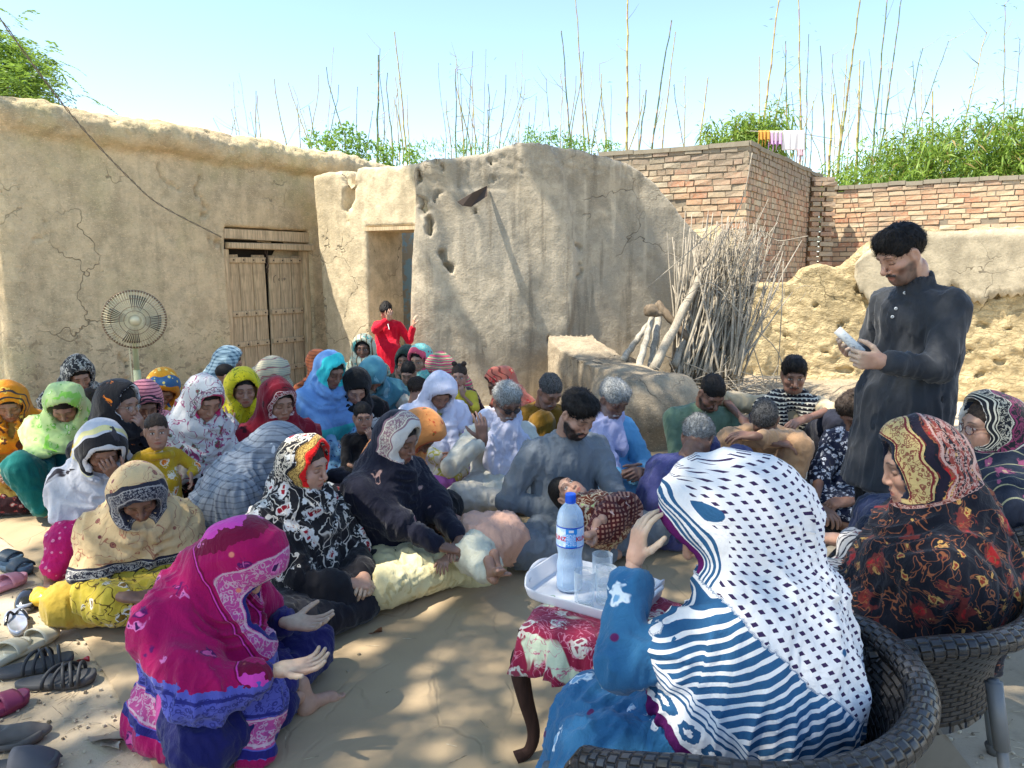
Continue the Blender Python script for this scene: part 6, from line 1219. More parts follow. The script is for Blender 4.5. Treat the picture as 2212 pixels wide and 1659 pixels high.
# ================================================================ stool, tray, drinks
tc = PZ(1308, 1330, .44)
TB = empty('stool', (tc[0], tc[1], 0), R(-28)); tag(TB, 'low dark wooden stool with curved legs under a ruffled crimson cloth', 'stool')
m = MB(); m.box((0, 0, .425), (.20, .20, .012)); m.box((0, 0, .385), (.17, .17, .03)); m.out('top', M_DARKWOOD, TB)
for sx in (-1, 1):
    for sy in (-1, 1):
        pts = catmull([(sx * .16, sy * .16, .41), (sx * .195, sy * .195, .33), (sx * .185, sy * .185, .22), (sx * .165, sy * .165, .10), (sx * .175, sy * .175, .035), (sx * .205, sy * .205, .016)], 5); rr_ = np.interp(np.linspace(0, 1, len(pts)), [0, .15, .5, .8, .9, 1], [.026, .034, .022, .017, .019, .022])
        m = MB(); m.tube(pts, rr_, 12); m.out('leg', M_DARKWOOD, TB, True)
TCM = cloth('table_cloth', lin(150, 32, 65), [('flor', lin(215, 210, 195), lin(150, 60, 80), .10, .22), ('blob', lin(205, 215, 185), 5, .60), ('vein', lin(200, 120, 140), 16, .006)], wr=.6)
n = 120; V = []; rws = 14
for j in range(rws):
    q = j / (rws - 1)
    for i in range(n):
        a = 2 * math.pi * i / n; sq = 1 / max(abs(math.cos(a)), abs(math.sin(a))) ** .75; rad = .212 * sq; drop = max(0, q - .25) / .75
        corner = (abs(math.sin(2 * a))) ** 3; L = .115 + .085 * corner * (1 if .0 < a < 1.7 or a > 5.2 else .25); fl = drop * (.018 * math.sin(i * .68) + .012 * math.sin(i * 1.9 + 1))
        rr_ = rad * (q / .25 if q < .25 else 1) + (fl + .03 * drop); V.append((rr_ * math.cos(a), rr_ * math.sin(a), .442 - (L * drop if q > .25 else 0) + .003 * math.sin(i * .7) * (q > .2)))
F = [(j * n + i, j * n + (i + 1) % n, (j + 1) * n + (i + 1) % n, (j + 1) * n + i) for j in range(rws - 1) for i in range(n)]; V = np.array(V)
tcl = add('tablecloth', V, np.array(F), TCM, None, attrs={'cuv': V * 1.0, 'edg': np.full(len(V), 1.), 'hem': np.full(len(V), 1.)}, loc=(tc[0], tc[1], .003)); tcl.rotation_euler = (0, 0, R(-28)); so = tcl.modifiers.new('s', 'SOLIDIFY'); so.thickness = .003
tag(tcl, 'crimson and cream flowered cloth with a ruffled edge draped over the low stool', 'tablecloth')
WHP = plain('white_melamine', (.66, .66, .68), .25, .5, 0, .02)
t = NT('tray_print', .25, .5); p = t.obj(); d = t.voro(t.vmath('ADD', p, (0, 0, 0)), 9, rnd=.8); pn = t.noise(p, 26, 2); dd = t.math('ADD', d, t.math('MULTIPLY', t.math('SUBTRACT', pn, .5), .5))
c_ = t.mix(t.ramp(dd, .17, .21, 1, 0), (.66, .66, .68), (.55, .10, .25)); c_ = t.mix(t.ramp(dd, .06, .09, 1, 0), c_, (.62, .45, .12)); lf = t.math('ABSOLUTE', t.math('SUBTRACT', t.noise(p, 13, 2), .5)); c_ = t.mix(t.math('MULTIPLY', t.ramp(lf, .01, .02, 1, 0), t.ramp(d, .3, .35, 1, 0)), c_, (.2, .32, .14)); t.col(c_); M_TRP = t.m
TRA = R(-33); ty = PZ(1284, 1280, .455); TR = empty('tray', (ty[0], ty[1], .449), TRA); tag(TR, 'white plastic tray with flower print and handle cut-outs on the stool', 'tray')
tw, tl = .150, .195; n = 64; prof_ = [(.0, .004), (.90, .004), (.965, .010), (1.0, .034), (1.03, .036), (1.03, .030), (.99, .004), (.97, -.002), (0, -.002)]
V = []
for (k, z) in prof_:
    for i in range(n):
        a = 2 * math.pi * i / n; ca_, sa_ = math.cos(a), math.sin(a); pw_ = .32; x = math.copysign(abs(ca_) ** pw_, ca_) * tl; y = math.copysign(abs(sa_) ** pw_, sa_) * tw; hz_ = z + (.030 * sstep(.8, 1.0, abs(ca_)) if .99 < k and z > .02 else 0); V.append((x * (k if k else .001), y * (k if k else .001), hz_))
F = [(j * n + i, j * n + (i + 1) % n, (j + 1) * n + (i + 1) % n, (j + 1) * n + i) for j in range(len(prof_) - 1) for i in range(n)]
add('body', V, np.array(F), WHP, TR)
for sg in (-1, 1):
    m = MB(); m.tube(catmull([(sg * tl * .98, -.10, .036), (sg * tl * 1.08, -.05, .055), (sg * tl * 1.10, 0, .062), (sg * tl * 1.08, .05, .055), (sg * tl * .98, .10, .036)], 5), .007, 8); m.out('handle', WHP, TR, True)
m = MB(); m.put([(x, y, .0055) for x, y in ((-tl * .82, -tw * .8), (tl * .82, -tw * .8), (tl * .82, tw * .8), (-tl * .82, tw * .8))], [(0, 1, 2, 3)]); m.out('printed_panel', M_TRP, TR)
def glassmat(name, c, rough=.02, tr=1, ior=1.3):
    t = NT(name, rough, .5); t.col(c); t.b.inputs['Transmission Weight'].default_value = tr; t.b.inputs['IOR'].default_value = ior; return t.m
t = NT('clear_glass', .03, .8); t.col((.80, .88, .90)); fr_ = t.n('ShaderNodeLayerWeight'); fr_.inputs[0].default_value = .35; t.put(t.b.inputs['Alpha'], t.ramp(fr_.outputs['Facing'], 0, 1, .10, .75)); M_GL = t.m; t = NT('clear_bottle_plastic', .12, .7); t.col((.62, .78, .93)); fr_ = t.n('ShaderNodeLayerWeight'); fr_.inputs[0].default_value = .4; t.put(t.b.inputs['Alpha'], t.ramp(fr_.outputs['Facing'], 0, 1, .28, .8)); M_PET = t.m; M_WAT = glassmat('water', (.78, .90, 1.0), .0, .8, 1.06)
def stand_on_tray(px, py, z=.457): return PZ(px, py, z)
# bottle 1.5 l with label
bp = stand_on_tray(1230, 1272); BO = empty('water_bottle', bp, R(0)); tag(BO, 'large clear water bottle with blue cap and blue and white label on the tray', 'bottle')
prof_ = [(.0, .004), (.030, .0), (.041, .006), (.0435, .02), (.0420, .03), (.0435, .045), (.041, .065), (.0435, .085), (.040, .105), (.0385, .118), (.041, .135), (.044, .150), (.0445, .155), (.0445, .225), (.0435, .229), (.0450, .236), (.0425, .241), (.0435, .248), (.0410, .254), (.0400, .262), (.0355, .272), (.026, .285), (.0175, .294), (.014, .299), (.014, .312)]
m = MB(); m.lathe(prof_, n=36); o = m.out('bottle_body', M_PET, BO, True); so = o.modifiers.new('s', 'SOLIDIFY'); so.thickness = .0008
m = MB(); m.lathe([(0, .006)] + [(max(r_ - .0022, 0), z + .001) for r_, z in prof_[1:21]] + [(0, .2625)], n=32); m.out('water', M_WAT, BO, True)
m = MB(); m.lathe([(.0165, .302), (.0175, .303), (.0175, .322), (.0160, .326), (0, .326)], n=28); m.out('cap', plain('blue_cap', (.01, .10, .62), .35), BO)
m = MB(); m.lathe([(.0165, .296), (.0172, .297), (.0172, .301), (.0165, .3015)], n=28); m.out('cap_ring', MC['blue_cap'], BO)
t = NT('bottle_label', .3, .5); o_ = t.obj(); s3 = t.sep(o_); z = s3[2]; ang = t.math('ARCTAN2', s3[1], s3[0])
blue = (.01, .17, .62); c_ = t.mix(t.ramp(t.noise(o_, 40, 3), .48, .52), (.70, .78, .88), (.45, .63, .85))
pan = t.math('LESS_THAN', t.math('ABSOLUTE', t.math('ADD', ang, 1.55)), .42); c_ = t.mix(pan, c_, (.02, .26, .68))
txt = t.math('MULTIPLY', pan, t.math('MULTIPLY', t.math('GREATER_THAN', t.noise(t.map(o_, (220, 220, 900)), 1, 1), .52), t.math('MULTIPLY', t.math('LESS_THAN', z, .203), t.math('GREATER_THAN', z, .164)))); c_ = t.mix(t.math('MULTIPLY', txt, .8), c_, (.7, .8, .9))
for a, b in ((.1555, .1595), (.2205, .2245)): c_ = t.mix(t.math('MULTIPLY', t.math('GREATER_THAN', z, a), t.math('LESS_THAN', z, b)), c_, (.01, .05, .40))
t.col(c_); M_LAB = t.m
m = MB(); m.lathe([(.0452, .1555), (.0452, .2245)], n=40); lb = m.out('label', M_LAB, BO, True)
def text_on(txt, size, mat, parent, R0, z0, a0, name='lettering', bold=.0):
    cu = bpy.data.curves.new(name, 'FONT'); cu.body = txt; cu.size = size; cu.offset = bold; cu.resolution_u = 2; ob = bpy.data.objects.new(name, cu); COL.objects.link(ob)
    dg = bpy.context.evaluated_depsgraph_get(); me = bpy.data.meshes.new_from_object(ob.evaluated_get(dg)); bpy.data.objects.remove(ob)
    v = np.array([q.co for q in me.vertices]); w_ = v[:, 0].max(); v[:, 0] -= w_ / 2; a = a0 + v[:, 0] / R0
    for q, (aa_, z_) in zip(me.vertices, zip(a, v[:, 1])): q.co = (R0 * math.cos(aa_), R0 * math.sin(aa_), z0 + z_)
    me.materials.clear(); me.materials.append(mat); o = bpy.data.objects.new(name, me); return link(o, parent)
REDL = plain('red_print', (.55, .01, .04), .35)
text_on('KLINZ', .020, REDL, lb, .04575, .180, -2.55, bold=.0006); text_on('KLINZ', .020, REDL, lb, .04575, .180, -.60, bold=.0006)
m = MB(); m.box((0, -.0456, .213), (.008, .0004, .004)); m.out('white_stamp', WHP, lb)
def tumbler(px, py, label, r=.034, h=.115):
    q = stand_on_tray(px, py); G = empty('drinking_glass', q); tag(G, label, 'glass', 'clear drinking glasses on the tray')
    n = 40; V = []; pr_ = [(0, .006), (.86, .006), (.92, .03), (.97, .07), (1.0, 1.0 * h), (.965, 1.0 * h), (.93, .07), (.86, .03), (.70, .014), (0, .014)]
    pr_ = [(0, .0), (.84, .0), (.90, .025), (.95, .06), (1.0, h), (.955, h), (.90, .06), (.82, .028), (.6, .014), (0, .014)]
    for j, (k, z_) in enumerate(pr_):
        for i in range(n):
            fl = 1 + (.035 * abs(math.sin(i * math.pi * 10 / n)) if 0 < j < 3 else 0); V.append((r * k * fl * math.cos(2 * math.pi * i / n), r * k * fl * math.sin(2 * math.pi * i / n), z_))
    F = [(j * n + i, j * n + (i + 1) % n, (j + 1) * n + (i + 1) % n, (j + 1) * n + i) for j in range(len(pr_) - 1) for i in range(n)]; add('tumbler', V, np.array(F), M_GL, G); return G
tumbler(1262, 1308, 'clear tumbler on the tray nearest the camera beside the bottle'); tumbler(1308, 1300, 'clear tumbler on the tray half hidden by the blue sleeve'); tumbler(1300, 1268, 'clear tumbler standing on the tray behind the other two')
# small pink-capped bottle on the sheet
q = PZ(1127, 1067, .01); SBt = empty('small_bottle', q); tag(SBt, 'small clear soda bottle with pink cap and label standing on the brown sheet', 'bottle')
pr_ = [(0, .0), (.026, .0), (.031, .008), (.031, .05), (.028, .07), (.031, .09), (.031, .13), (.028, .150), (.018, .180), (.012, .192), (.012, .20)]
m = MB(); m.lathe(pr_, n=24); m.out('bottle_body', M_PET, SBt, True); m = MB(); m.lathe([(0, .003)] + [(r_ - .002, z_ + .001) for r_, z_ in pr_[1:5]] + [(0, .075)], n=20); m.out('water', M_WAT, SBt, True)
m = MB(); m.lathe([(.0145, .194), (.0145, .212), (0, .214)], n=20); m.out('cap', plain('pink_cap', (.55, .02, .12), .4), SBt); m = MB(); m.lathe([(.0322, .085), (.0322, .128)], n=24); m.out('label', plain('pink_label', (.55, .03, .14), .4, var=.5), SBt, True)
# ================================================================ shoes
def shoe(px, py, yaw, L, kind, label, cols, group=None, z=.0):
    q = PZ(px, py, .005); E = empty('sandal' if kind != 'closed' else 'shoe', (q[0], q[1], .006 + z), R(yaw)); tag(E, label, 'sandal' if kind != 'closed' else 'shoe', group)
    n = 40; w = L * .19; out = []
    for i in range(n):
        a = 2 * math.pi * i / n; y = math.sin(a) * L / 2; wy = w * (1.0 + .22 * math.sin(a)) * (1 - .18 * math.exp(-((math.sin(a) + .1) / .35) ** 2)); out.append((math.copysign(abs(math.cos(a)) ** .8, math.cos(a)) * wy + .08 * w * math.sin(a), y))
    th = .022 if kind != 'slide' else .028; V = []
    for z_, k in ((0, .95), (th * .3, 1.0), (th, 1.0), (th + .001, .93), (th - .003, .80)): V += [(x * k, y * k, z_ + .012 * sstep(.2, .5, y / L) * (z_ > 0)) for x, y in out]
    F = [(j * n + i, j * n + (i + 1) % n, (j + 1) * n + (i + 1) % n, (j + 1) * n + i) for j in range(4) for i in range(n)] + [tuple(range(4 * n, 5 * n)), tuple(range(n))[::-1]]
    add('sole', V, F, cols[0], E)
    if kind == 'slide':
        V = []; m_ = 14
        for j in range(6):
            for i in range(m_):
                a = math.pi * i / (m_ - 1); V.append((math.cos(a) * w * 1.12, L * (.06 + .055 * j), th * .6 + abs(math.sin(a)) ** .7 * L * (.20 - .012 * j)))
        F = [(j * m_ + i, j * m_ + i + 1, (j + 1) * m_ + i + 1, (j + 1) * m_ + i) for j in range(5) for i in range(m_ - 1)]; o = add('strap', V, np.array(F), cols[1], E); so = o.modifiers.new('s', 'SOLIDIFY'); so.thickness = .006
    elif kind == 'cross':
        for k, (y0, y1) in enumerate(((-.10, .14), (.02, .22), (.16, .04), (.26, .12), (.34, .30))):
            m = MB(); pts = [(math.cos(a) * w * 1.08, L * (y0 + (y1 - y0) * (1 - math.cos(a)) / 2), th * .6 + abs(math.sin(a)) ** .8 * L * .21) for a in np.linspace(0, math.pi, 12)]; m.tube(pts, .0065, 8, sc=1); m.out('strap', cols[1], E, True)
    elif kind == 'thong':
        for sg in (-1, 1): m = MB(); m.tube(catmull([(0, L * .30, th), (sg * w * .5, L * .18, th + .028), (sg * w * .98, -L * .02, th * .8)], 5), .006, 7); m.out('strap', cols[1], E, True)
    elif kind == 'mule':
        m_ = 14; V = []
        for j in range(8):
            qj = j / 7; y = L * (.0 + .49 * qj); ww = np.interp(y, [p_[1] for p_ in sorted(out, key=lambda s_: s_[1]) if p_[0] > 0], [p_[0] for p_ in sorted(out, key=lambda s_: s_[1]) if p_[0] > 0]) * 1.04
            for i in range(m_): a = math.pi * i / (m_ - 1); V.append((math.cos(a) * ww, y, th * .5 + abs(math.sin(a)) ** .7 * L * (.20 * (1 - qj ** 2.2) + .03)))
        F = [(j * m_ + i, j * m_ + i + 1, (j + 1) * m_ + i + 1, (j + 1) * m_ + i) for j in range(7) for i in range(m_ - 1)]; o = add('upper', V, np.array(F), cols[1], E); so = o.modifiers.new('s', 'SOLIDIFY'); so.thickness = .005
    elif kind == 'closed':
        F_ = Field(); F_.add(cone((0, -L * .32, .035), (0, L * .30, .028), .036, .030), 0).add(cone((0, -L * .33, .045), (0, -L * .1, .05), .034, .032), .02).add(ell((0, L * .38, .022), (.03, .05, .022)), .02).cut(ell((0, -L * .15, .085), (.026, L * .26, .05)), .01); V, Q = F_.mesh(.006); add('upper', V, Q, cols[1], E)
    return E
RB = plain('black_rubber', (.028, .029, .031), .6, .4, 0, .35, 18, .3, 60); RB2 = plain('grey_worn_sole', (.07, .07, .072), .7, .3, 0, .4, 14)
CR = plain('cream_plastic', (.52, .48, .36), .55, .4, 0, .12, 20); PK = plain('pink_plastic', (.55, .25, .30), .5); BLs = plain('blue_grey_plastic', (.07, .12, .17), .5); PAT = plain('black_patent', (.012, .012, .014), .12, .6); SIL = plain('silver_lining', (.35, .37, .42), .3, .6, .4, .5, 16); MAR = plain('maroon_plastic', (.22, .03, .08), .5); GRY = plain('grey_leather', (.11, .10, .09), .6, .3, 0, .3)
shoe(122, 1478, -78, .27, 'cross', 'black rubber sandal with crossed straps nearest the magenta shawl', (RB2, RB)); shoe(72, 1448, -62, .27, 'cross', 'black rubber sandal with crossed straps lying behind its pair', (RB2, RB))
shoe(70, 1398, -14, .235, 'slide', 'cream plastic slide sandal beside its pair on the earth', (CR, CR)); shoe(8, 1428, -8, .235, 'slide', 'cream plastic slide sandal cut by the left edge of the photo', (CR, CR))
shoe(62, 1302, -152, .22, 'mule', 'shiny black patent sandal beside the yellow bag', (SIL, PAT)); shoe(38, 1352, 40, .23, 'thong', 'silver and black strappy sandal beside the cream slides', (SIL, PAT))
shoe(8, 1272, -20, .22, 'slide', 'pink plastic slide with small rings at the left edge', (PK, PK)); shoe(32, 1232, -110, .23, 'slide', 'blue grey plastic slide with dark strap, nearer of its pair', (BLs, plain('dark_blue_strap', (.03, .05, .07), .5))); shoe(6, 1214, -100, .23, 'slide', 'blue grey plastic slide at the left edge behind its pair', (BLs, MC['dark_blue_strap']))
shoe(0, 1612, -65, .25, 'closed', 'worn grey leather slip-on shoe near the bottom left corner', (GRY, GRY)); shoe(-12, 1545, -30, .22, 'slide', 'maroon plastic slide cut by the left edge', (MAR, MAR)); shoe(30, 1668, -75, .25, 'mule', 'dark striped sandal at the very bottom left corner', (RB2, plain('striped_fabric', (.09, .09, .10), .8)))
# yellow plastic bag, litter
q = PZ(118, 1300, .02); F_ = Field(); F_.add(ell((0, 0, .03), (.11, .07, .035)), 0).add(ell((.05, .03, .04), (.06, .06, .045)), .03).add(cone((-.08, .02, .03), (-.15, .06, .02), .02, .012), .03).keep(plane((0, 0, 0), (0, 0, -1)), 0)
V, Q = F_.mesh(.006); N = vnormals(V, Q); V = V + N * (fbm(V * 22, 3, 3) * .014)[:, None]; tag(add('plastic_bag', V, Q, plain('thin_yellow_plastic', (.72, .40, .02), .3, .5, 0, .5, 9), None, loc=q), 'crumpled bright yellow plastic bag beside the black sandal', 'bag')
def leaf_litter(px, py, yaw, s, c, label, name='dry_leaf', cat='leaf'):
    q = PZ(px, py, .006); m = MB(); n = 8; V = []
    for i in range(n + 1):
        u = i / n; w = .4 * abs(math.sin(math.pi * u)) ** .8 * s; V += [(-w, (u - .5) * s * 1.6, .012 * math.sin(u * 5) + .010), (0, (u - .5) * s * 1.6, .002), (w, (u - .5) * s * 1.6, .014 * math.cos(u * 4) + .008)]
    m.put(V, [(i * 3 + k, i * 3 + k + 1, i * 3 + k + 4, i * 3 + k + 3) for i in range(n) for k in (0, 1)]); o = m.out(name, c, None, True); o.location = Vector([float(a) for a in q]); o.rotation_euler = (0, 0, R(yaw)); tag(o, label, cat)
DL_ = plain('dry_leaf_brown', (.30, .24, .17), .8); 
leaf_litter(228, 1596, 80, .08, DL_, 'larger dry curled leaf beside the magenta shawl'); leaf_litter(238, 1612, 60, .06, plain('dry_leaf_pale', (.42, .36, .28), .8), 'pale dry leaf next to the hem of the magenta shawl'); leaf_litter(811, 1367, 100, .035, plain('dry_leaf_red', (.22, .10, .05), .8), 'tiny red brown dry leaf in the middle of the sheet'); leaf_litter(172, 1430, 90, .05, plain('wrapper_red', (.45, .02, .03), .3), 'small red and white crumpled sweet wrapper by the black sandals', 'wrapper', 'wrapper'); leaf_litter(180, 1447, 60, .045, plain('dry_scrap', (.38, .33, .25), .8), 'small pale dry scrap between the wrapper and the sandal', 'dry_scrap', 'scrap')
# ================================================================ pedestal fan
FM = plain('dusty_cream_metal', (.74, .66, .44), .45, .4, .3, .2, 20); FB = plain('fan_blade_brown', (.13, .11, .08), .4, .4); FP = plain('pale_green_post', (.50, .52, .30), .5); FD = plain('rusty_brown_wire', (.24, .16, .10), .55, .4, .5)
fc = P(291, 690, 5.3); FN = empty('pedestal_fan', (fc[0], fc[1] + .1, 0)); tag(FN, 'old cream pedestal fan with wire cage in front of the mud house', 'fan'); FO = np.array([fc[0], fc[1] + .1, 0])
fy = R(28); Mf = np.array(Matrix.Rotation(fy, 3, 'Z') @ Matrix.Rotation(R(4), 3, 'X')); fl = lambda p: Mf @ np.array(p, float) + fc - FO; RF = .205
def ring(r, y, th, mat, name='cage_ring'):
    m = MB(); a = np.linspace(0, 2 * math.pi, 49)[:-1]; m.tube([fl((r * math.cos(q), y, r * math.sin(q))) for q in a], th, 6, closed=True); return m.out(name, mat, FN, True)
dome = lambda r, s: s * .075 * (1 - (r / RF) ** 2.6) ** .6 if r < RF else 0
ring(RF, .0, .008, FD, 'cage_rim')
for r in (.045, .07, .10, .155): ring(r, -dome(r, 1), .0022, FD if r > .06 else FM)
for r in (.08, .14): ring(r, dome(r, 1), .0018, FM)
for k in range(66):
    a = 2 * math.pi * k / 66
    for sgn, nm in ((-1, 'front_wire'), (1, 'back_wire')):
        m = MB(); m.tube([fl((r * math.cos(a + tw_), sgn * abs(dome(r, 1)), r * math.sin(a + tw_))) for r, tw_ in ((.045, 0), (.085, .03 * sgn), (.135, .06 * sgn), (.175, .08 * sgn), (.197, .09 * sgn), (RF + .006, .09 * sgn))], .0022, 4, cap=False); m.out(nm, FM, FN, True)
m = MB(); m.lathe([(0, -.012), (.045, -.010), (.050, .0), (0, .0)], n=24, M=np.array(Matrix.Rotation(R(90), 3, 'X'))); vv3 = [tuple(fl(np.array(v_) + (0, -.072, 0))) for v_ in m.v]; m.v = vv3; m.out('badge', FM, FN, True)
m = MB(); m.lathe([(0, -.05), (.05, -.05), (.068, -.02), (.068, .05), (.04, .10), (0, .11)], n=20, M=np.array(Matrix.Rotation(R(-90), 3, 'X'))); m.v = [tuple(fl(np.array(v_) + (0, .10, 0))) for v_ in m.v]; m.out('motor', FM, FN, True)
for k in range(4):
    a0 = R(78 + 90 * k); V = []
    for i in range(8):
        u = i / 7; r = .04 + .135 * u
        for j in range(5): a = a0 + (j / 4 - .5) * (.80 - .1 * u); V.append(fl((r * math.cos(a), (j / 4 - .5) * .035, r * math.sin(a))))
    o = add('blade', V, np.array([(i * 5 + j, i * 5 + j + 1, (i + 1) * 5 + j + 1, (i + 1) * 5 + j) for i in range(7) for j in range(4)]), FB, FN); so = o.modifiers.new('s', 'SOLIDIFY'); so.thickness = .002
pz = P(282, 720, 5.42); m = MB(); m.tube([(pz[0] - FO[0], .07, 0.02), (pz[0] - FO[0], .07, .75)], .026, 12); m.tube([(pz[0] - FO[0], .07, .75), (pz[0] - FO[0] + .0, .07, 1.1), fl((0, .14, 0))], [.020, .020, .020], 10); m.out('post', FP, FN, True)
m = MB(); m.lathe([(0, .03), (.03, .04), (.20, .015), (.21, 0), (0, 0)], (pz[0] - FO[0], .07, 0), 28); m.out('base', FM, FN, True)
m = MB(); m.tube(catmull([fl((-.03, .1, 0)), (pz[0] - FO[0] - .06, .1, 1.0), (pz[0] - FO[0] - .055, .1, .6), (pz[0] - FO[0] - .06, .12, .1)], 6), .004, 6); m.out('power_cord', FM, FN, True)
# ================================================================ cable
pa, pb = P(-60, -20, 4.6), P(478, 512, 8.2); pm = P(262, 375, 6.6)
pts = catmull([P(-60, -45, 4.6), P(100, 178, 5.4), P(190, 290, 6.0), P(280, 385, 6.7), P(350, 445, 7.3), P(478, 512, 8.3)], 14)
if True:
    m = MB()
    for w_ in (0, math.pi): m.tube([p_ + .006 * np.array([math.cos(i * 1.1 + w_), 0, math.sin(i * 1.1 + w_)]) for i, p_ in enumerate(pts)], .0036, 5)
    cb = m.out('cable', plain('dusty_cable', (.17, .145, .115), .7), None, True); tag(cb, 'twisted black electric cable running down to the wooden door', 'cable', kind=None)

# ================================================================ straw, crumbs and pebbles on the ground
rg_ = random.Random(8); m = MB()
for k in range(900):
    if k % 3 == 0: px, py = rg_.uniform(-20, 330), rg_.uniform(1150, 1659)
    elif k % 3 == 1: px, py = rg_.uniform(1500, 2230), rg_.uniform(900, 1659)
    else: px, py = rg_.uniform(300, 1500), rg_.uniform(1050, 1659)
    if k % 3 == 2 and rg_.random() < .8: continue
    q = PZ(px, py, 0); z_ = float(matz(np.array([q[0]]), np.array([q[1]]))[0]) if k % 3 == 2 else float(gz(np.array([q[0]]), np.array([q[1]]))[0]); a = rg_.uniform(0, 6.28)
    if rg_.random() < .5: d = np.array([math.cos(a), math.sin(a), rg_.uniform(-.05, .1)]) * rg_.uniform(.008, .035); m.tube([q + (0, 0, z_ + .001) - d, q + (0, 0, z_ + .004) + d], [.0012, .0008], 3, cap=False)
    else: r_ = rg_.uniform(.002, .007); m.box(q + (0, 0, z_ + r_ * .4), (r_, r_ * rg_.uniform(.6, 1), r_ * .6), np.array(Matrix.Rotation(a, 3, 'Z')), .7)
t = NT('straw_and_crumbs', .9, .1); t.col(t.mix(t.ramp(t.noise(t.pos(), 30, 2), .35, .65), (.20, .155, .10), (.58, .50, .36))); tag(m.out('ground_litter', t.m), 'straw bits and crumbs of earth scattered on the ground', 'litter', kind='stuff')
# ================================================================ leaves and plants
def leaf_mat(name, a, b, tr=.35, dry=None):
    t = NT(name, .5, .35); r = t.attr('rnd', 'Fac'); c = t.mix(r, a, b)
    if dry: c = t.mix(t.math('GREATER_THAN', r, .93), c, dry)
    t.col(c); tb = t.n('ShaderNodeBsdfTranslucent'); t.put(tb.inputs[0], t.mix(.5, c, (.30, .42, .05))); mx = t.n('ShaderNodeMixShader'); mx.inputs[0].default_value = tr
    o = t.t.nodes['Material Output']; t.t.links.new(t.b.outputs[0], mx.inputs[1]); t.t.links.new(tb.outputs[0], mx.inputs[2]); t.t.links.new(mx.outputs[0], o.inputs[0]); return t.m
LF1 = leaf_mat('bamboo_leaf', (.08, .17, .022), (.30, .42, .07), .4, (.35, .26, .10)); LF2 = leaf_mat('tree_leaf', (.05, .11, .022), (.17, .30, .05), .5); LF3 = leaf_mat('weed_leaf', (.07, .17, .03), (.20, .36, .07), .45)
BARK = wood_mat('tree_bark', (.20, .15, .10), (18, 18, 4))
def leafset(pos, dirs, L, Wd, rs, droop=.3, bend=True):
    n = len(pos); d = dirs / (np.linalg.norm(dirs, axis=1)[:, None] + 1e-9); up = rs.randn(n, 3) * .5 + (0, 0, 1); s_ = np.cross(d, up); s_ /= np.linalg.norm(s_, axis=1)[:, None] + 1e-9; L = (np.broadcast_to(L, (n,)) * rs.uniform(.7, 1.25, n))[:, None]; w = L * Wd * .5
    dn = np.array([0, 0, -1.]) * droop; a = pos; m_ = pos + d * L * .45 + dn * L * .12; e = pos + d * L + dn * L * .5
    V = np.stack([a, m_ - s_ * w, e, m_ + s_ * w], 1).reshape(-1, 3); Q = np.arange(n * 4).reshape(n, 4); return V, Q, np.repeat(rs.uniform(0, 1, n), 4)
def foliage(name, V, Q, r, mat, parent=None): return add(name, V, Q, mat, parent, smooth=False, attrs={'rnd': r})
def bush(name, label, blobs, n, L, Wd, mat, seed, Ldroop=.6, cat='bush', twigs=30, spr=7, shell=.55, base=None):
    rs = np.random.RandomState(seed); blobs = [(np.array(c), np.array(r_)) for c, r_ in blobs]; vol = np.array([r_[0] * r_[2] for c, r_ in blobs]); k = rs.choice(len(blobs), n // spr, p=vol / vol.sum())
    u = rs.randn(len(k), 3); u /= np.linalg.norm(u, axis=1)[:, None]; rad = shell + (1.05 - shell) * rs.uniform(0, 1, len(k)) ** .7
    C = np.array([blobs[i][0] for i in k]); Rr = np.array([blobs[i][1] for i in k]); lump = 1 + .25 * fbm((u + C) * 2.2, 2, seed); p0 = C + u * Rr * (rad * lump)[:, None]
    base = np.array(base if base is not None else (np.mean([b[0][0] for b in blobs]), np.mean([b[0][1] for b in blobs]), 0)); E = empty(name, base); tag(E, label, cat)
    tw = u + rs.randn(len(k), 3) * .5 + (0, 0, .3); tw /= np.linalg.norm(tw, axis=1)[:, None]; P0, D = [], []
    for j in range(spr): P0.append(p0 + tw * L * .35 * j + rs.randn(len(k), 3) * L * .08); D.append(tw * .6 + rs.randn(len(k), 3) * .75 + (0, 0, -.15))
    V, Q, r = leafset(np.concatenate(P0), np.concatenate(D), L, Wd, rs, Ldroop); foliage('foliage', V - base, Q, r, mat, E)
    m = MB()
    for i in range(twigs):
        b = blobs[rs.randint(len(blobs))]; q = b[0] + rs.uniform(-.7, .7, 3) * b[1]; q0 = np.array([b[0][0] * .6 + q[0] * .4, b[0][1], 0]); m.tube([q0 - base, (q0 + q) / 2 + rs.randn(3) * .1 - base, q - base], [.02, .012, .005], 5, cap=False)
    m.out('stems', BARK, E, True)['kind'] = 'stuff'; return E
Z = lambda px, py, Y, r_: (P(px, py, Y), r_)
bush('bamboo_thicket', 'dense bright green bamboo thicket above the brick wall on the right', [Z(1840, 425, 14, (.8, 1, .35)), Z(1930, 405, 14, (1.0, 1.1, .65)), Z(2040, 385, 14, (1.1, 1.1, .80)), Z(2150, 375, 14, (1.2, 1.1, .88)), Z(2270, 375, 14, (1.2, 1.1, .92)), Z(1900, 445, 13.6, (1.0, .6, .4)), Z(2100, 440, 13.6, (1.5, .6, .7)), Z(2250, 440, 13.6, (1.3, .6, .7))], 34000, .19, .16, LF1, 3, 1.0, 'bamboo')
bush('bamboo_clump', 'small bamboo clump behind the corner of the brick house', [Z(1590, 315, 13, (.40, .4, .22)), Z(1640, 305, 13, (.35, .4, .18)), Z(1660, 275, 13, (.15, .3, .12))], 3600, .17, .17, LF1, 5, 1.0, 'bamboo', 12)
